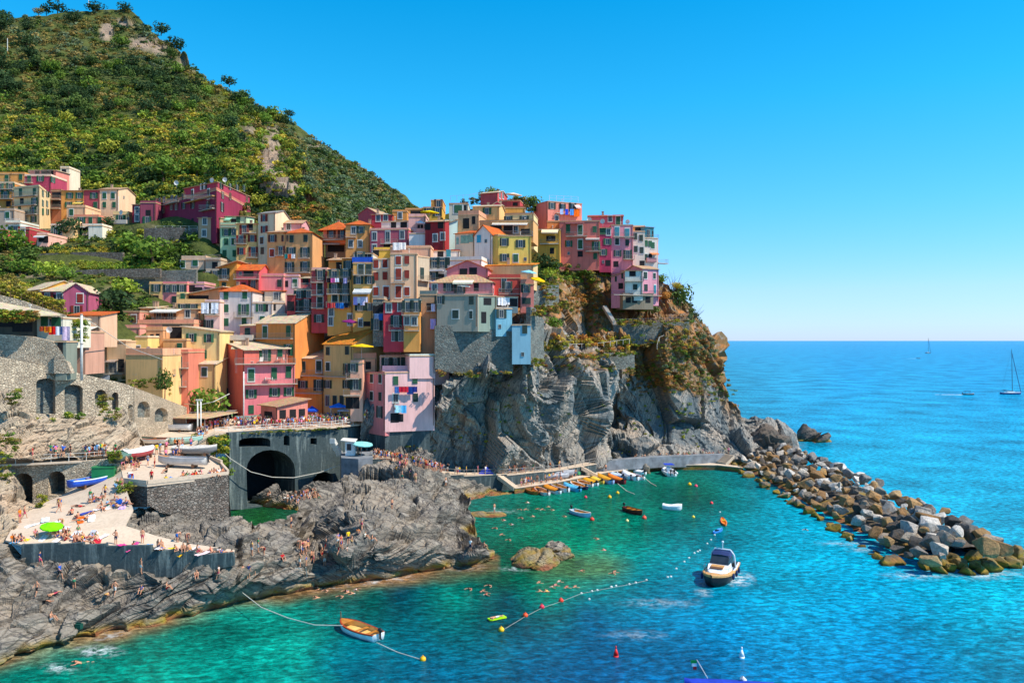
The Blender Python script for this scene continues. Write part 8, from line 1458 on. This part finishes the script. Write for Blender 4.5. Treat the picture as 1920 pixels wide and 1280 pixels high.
mass('wall_weeds', 'tufts of weeds growing in the stone walls and rocks', [(at(px, py, Y), rnd.uniform(.35, .8), .8, rnd.choice('gyo')) for px0, py0, w_, h_, Y, n in [(25, 745, 12, 14, 107, 12), (82, 792, 22, 8, 111, 16), (195, 752, 14, 12, 119, 16), (140, 782, 22, 6, 114, 14), (205, 780, 18, 14, 116, 18), (15, 830, 22, 16, 104, 26), (238, 830, 12, 22, 118, 22), (8, 880, 10, 30, 103, 20), (115, 835, 6, 3, 111, 5), (215, 860, 10, 12, 108.5, 12), (80, 940, 6, 14, 101, 10), (270, 718, 30, 8, 142, 26), (310, 725, 10, 14, 145, 24), (235, 915, 16, 10, 101.5, 14), (400, 740, 10, 5, 156, 8)] for i in range(n) for px, py in [(px0 + rnd.uniform(-w_, w_), py0 + rnd.uniform(-h_, h_))]])
# waterfront tree and cliff vegetation
tree('plane_tree', 'dense green tree in front of the pink restaurant house', at(388, 768, 152), 4.2, 'g', 1.0, 2)
tree('cypress', 'narrow dark cypress bush beside the plain ochre house', at(309, 728, 141), 1.6, 'm', 2.2, 1)
def cl(px, py, off=-1.0):
    p = relpos(REL2, px, py); off = off * .35; k_ = (p[1] + off) / p[1]; return np.array([p[0] * k_, p[1] + off, H + (p[2] - H) * k_])
it = []
for a in [(1090, 520, 60, 22, 130, 'boygygm', .6, 1.3), (1100, 560, 50, 30, 110, 'brobo', .5, 1.2), (1030, 650, 34, 8, 60, 'ywoo', .5, .9), (1100, 640, 70, 12, 130, 'yworwb', .6, 1.4), (1190, 640, 30, 14, 60, 'ywy', .7, 1.3), (1100, 668, 80, 5, 80, 'roy', .4, .8), (1170, 545, 20, 30, 30, 'mgs', .5, 1), (1215, 700, 36, 12, 60, 'rrob', .5, 1.0), (1270, 690, 44, 18, 50, 'obgs', .5, 1.0), (1290, 640, 30, 30, 70, 'rgobw', .5, 1.1), (1320, 650, 22, 40, 90, 'sosb', .5, 1.1), (1250, 720, 60, 16, 90, 'rbog', .5, 1.1), (1330, 720, 40, 30, 60, 'sgo', .4, .9), (1180, 570, 34, 6, 50, 'gm', .6, 1.1), (1040, 575, 30, 10, 50, 'ygo', .5, 1.0),
          (1060, 690, 100, 8, 50, 'obg', .3, .6), (1230, 780, 100, 40, 40, 'yg', .3, .7), (960, 760, 100, 60, 30, 'yg', .25, .6), (870, 820, 60, 30, 14, 'yw', .3, .6), (1270, 820, 80, 30, 16, 'yg', .25, .5), (770, 830, 26, 8, 40, 'rywg', .4, .8), (1010, 510, 14, 20, 40, 'dmg', .8, 1.4), (1020, 540, 22, 14, 40, 'gym', .6, 1.2), (1300, 585, 14, 20, 60, 'ms', .6, 1.1), (1180, 845, 40, 10, 10, 'gy', .2, .4), (1040, 500, 30, 14, 40, 'mdg', .7, 1.3), (1120, 600, 20, 40, 40, 'sgb', .4, 1.0)]:
    cx, cy, w_, h_, n, cs, r0, r1 = a
    for i in range(n):
        px, py = cx + rnd.gauss(0, .5) * w_, cy + rnd.gauss(0, .5) * h_
        if py < float(T2(px)) + 3 and px > 1000: continue
        if cy == 830 and cx == 770: p = np.array(ground(px, py))
        else: p = cl(px, py)
        it.append((p, rnd.uniform(r0, r1), rnd.uniform(.6, 1), rnd.choice(cs)))
for x0, x1, y, Y, n in [(1001, 1048, 536, 172, 34), (1001, 1048, 578, 171, 30), (996, 1020, 590, 158.5, 16), (996, 1020, 678, 158.5, 16), (1150, 1292, 605, 196.4, 60), (1150, 1292, 645, 196, 50), (1098, 1190, 663, 181, 46), (1098, 1190, 694, 181, 40), (1020, 1048, 556, 171.5, 16), (815, 960, 702, 154, 24)]:
    for i in range(n): it.append((np.array(P(rnd.uniform(x0, x1), y + rnd.gauss(0, 4), Y - rnd.uniform(.1, .8))), rnd.uniform(.4, 1.0), rnd.uniform(.5, .9), rnd.choice('yobwgo')))
for i in range(240):
    px, py = rnd.uniform(1150, 1400), rnd.uniform(640, 770)
    if py > 690 + (px - 1150) * .28 + rnd.gauss(0, 14) or py < float(T2(px)) + 6: continue
    it.append((cl(px, py, -.4), rnd.uniform(.4, 1.1), rnd.uniform(.4, .8), rnd.choice('robgwsgm')))
mass('cliff_scrub', 'dry rusty and green scrub on the ledges of the cliff', it)
for i, (px, py, r_, c, hf, lb) in enumerate([(1025, 502, 3.6, 'd', .9, 'dark fig tree below the ochre house'), (1030, 520, 2.6, 'l', .9, 'bright lime green shrub beneath the fig tree'), (1160, 585, 2.0, 'm', .9, 'round dark green bush left in the cliff garden'), (1198, 583, 3.0, 'g', .8, 'broad rounded bush in the middle of the cliff garden'), (1222, 588, 2.2, 'm', .9, 'round bush right in the cliff garden'), (1274, 572, 4.0, 'm', 1.3, 'tall conifer like bush at the seaward garden end'), (1240, 528, 2.2, 'g', .9, 'green bush behind the mauve house on the point'), (1205, 540, 1.5, 'r', .9, 'orange flowering shrub before the mauve house'), (1225, 565, 2.0, 'c8503c', .8, 'coral red bougainvillea in the cliff garden'), (1245, 560, 2.2, 'r', .8, 'orange flowering hedge in the cliff garden'), (1040, 612, 2.2, 'g', .9, 'small green tree clinging to the cliff terrace'), (1268, 540, 2.0, 'w', .8, 'golden shrub with pink flowers at the point')]):
    tree('cliff_shrub', lb, cl(px, py, -2.2), r_, c, hf, i, cat='shrub')
for i, (px, py, r_, lb) in enumerate([(918, 355, 2.4, 'green roof garden shrub left of the crimson ridge house'), (931, 351, 1.6, 'pointed dark shrub behind the crimson ridge house'), (905, 358, 2.0, 'low shrub on the ridge before the antenna railing'), (985, 372, 2.6, 'leafy ridge garden bush right of the crimson house'), (1005, 374, 2.6, 'green ridge bush beside the salmon house'), (968, 362, 1.4, 'small palm like plant at the cream parasol'), (996, 364, 1.2, 'tiny upright shrub on the skyline')]):
    tree('ridge_shrub', lb, at(px, py + 14, 216), r_ * .8, 'g', 1.3, i, cat='shrub')
mass('ridge_garden', 'mixed garden greenery between the topmost roofs', [(at(rnd.uniform(955, 1003), rnd.uniform(372, 398), 212), rnd.uniform(.6, 1.2), .9, rnd.choice('mgsdo')) for i in range(70)] + [(at(rnd.uniform(862, 905), rnd.uniform(372, 384), 213), rnd.uniform(.5, 1), .7, rnd.choice('mos')) for i in range(30)])
# bare twiggy shrub on the point
m = MB(); base = Vector(cl(1262, 548, 0)); rr = random.Random(3)
for i in range(46):
    a, e_, l_ = rr.uniform(-.2, 3.3), rr.uniform(.4, 1.4), rr.uniform(2.5, 6.5); d = Vector((math.cos(a) * math.cos(e_), rr.uniform(-.3, .3), math.sin(e_))); q = Vector((rr.uniform(-1, 1), 0, 0))
    m.bar(q, q + d * l_ * .6, .05, 3, .03, caps=False); m.bar(q + d * l_ * .6, q + d * l_ + Vector((rr.uniform(-.8, .8), 0, rr.uniform(-.2, .5))), .03, 3, .015, caps=False)
tag(m.obj('bare_shrub', M['bark'], loc=tuple(base)), 'bare twiggy shrub on the skyline behind the mauve house', 'shrub')
m = MB()
for i in range(16):
    a, e_, l_ = rr.uniform(-.1, 1.2), rr.uniform(.5, 1.5), rr.uniform(2, 5); d = Vector((math.cos(a) * math.cos(e_), 0, math.sin(e_))); m.bar((0, 0, 0), d * l_, .05, 3, .02, caps=False)
tag(m.obj('bare_shrub', M['bark'], loc=tuple(cl(1300, 600, 0))), 'bare leaning branches further down the seaward skyline', 'shrub')
# ---------- camera, sky, sun
cam = bpy.data.cameras.new('camera'); co = bpy.data.objects.new('camera', cam); COL.objects.link(co); SC.camera = co
co.location = (0, 0, H); co.rotation_euler = (R(90), 0, 0); cam.lens = 36 * F / 1920; cam.sensor_width = 36; cam.shift_y = -2 / 1920
cam.clip_start = 1; cam.clip_end = 400000
SUN_EL, SUN_AZ = R(50), R(-18)   # azimuth measured from +X towards +Y
sd = Vector((math.cos(SUN_EL) * math.cos(SUN_AZ), math.cos(SUN_EL) * math.sin(SUN_AZ), math.sin(SUN_EL)))
sl = bpy.data.lights.new('sun', 'SUN'); sl.energy = 4.1; sl.angle = R(.53); sl.color = (1, .93, .82)
so = bpy.data.objects.new('sun', sl); COL.objects.link(so); so.rotation_euler = sd.to_track_quat('Z', 'Y').to_euler(); so.location = (60, 0, 200)
w = bpy.data.worlds.new('World'); SC.world = w; w.use_nodes = True; nt = w.node_tree; bg = nt.nodes['Background']
sk = nt.nodes.new('ShaderNodeTexSky'); sk.sky_type = 'NISHITA'; sk.sun_disc = False; sk.sun_elevation = SUN_EL
sk.sun_rotation = math.pi / 2 - SUN_AZ; sk.air_density = 1.0; sk.dust_density = .1; sk.ozone_density = 3.0; sk.altitude = 0
hs = nt.nodes.new('ShaderNodeHueSaturation'); hs.inputs['Saturation'].default_value = 1.1; hs.inputs['Hue'].default_value = .495
nt.links.new(sk.outputs[0], hs.inputs['Color']); tcn = nt.nodes.new('ShaderNodeTexCoord'); sx = nt.nodes.new('ShaderNodeSeparateXYZ'); nt.links.new(tcn.outputs['Generated'], sx.inputs[0])
cr = nt.nodes.new('ShaderNodeValToRGB'); e = cr.color_ramp.elements; e[0].position = 0.0; e[0].color = (.42, .58, 1.04, 1); e[1].position = .72; e[1].color = (.34, .62, .82, 1)
for p_, c_ in ((.06, (.45, .62, .96)), (.157, (.28, .74, .99)), (.28, (.10, .84, 1.0)), (.42, (.0, .82, 1.04))): k_ = e.new(p_); k_.color = c_ + (1,)
nt.links.new(sx.outputs[2], cr.inputs[0]); mm = nt.nodes.new('ShaderNodeMix'); mm.data_type = 'RGBA'; mm.blend_type = 'MULTIPLY'; mm.inputs[0].default_value = 1
nt.links.new(hs.outputs[0], mm.inputs[6]); nt.links.new(cr.outputs[0], mm.inputs[7]); nt.links.new(mm.outputs[2], bg.inputs[0]); bg.inputs[1].default_value = .145
vs = SC.view_settings; SC.display_settings.display_device = 'sRGB'; vs.view_transform = 'Standard'; vs.look = 'None'; vs.exposure = .62; vs.gamma = 1
SC.cycles.max_bounces = 6; SC.cycles.diffuse_bounces = 3; SC.cycles.glossy_bounces = 3; SC.cycles.transparent_max_bounces = 6
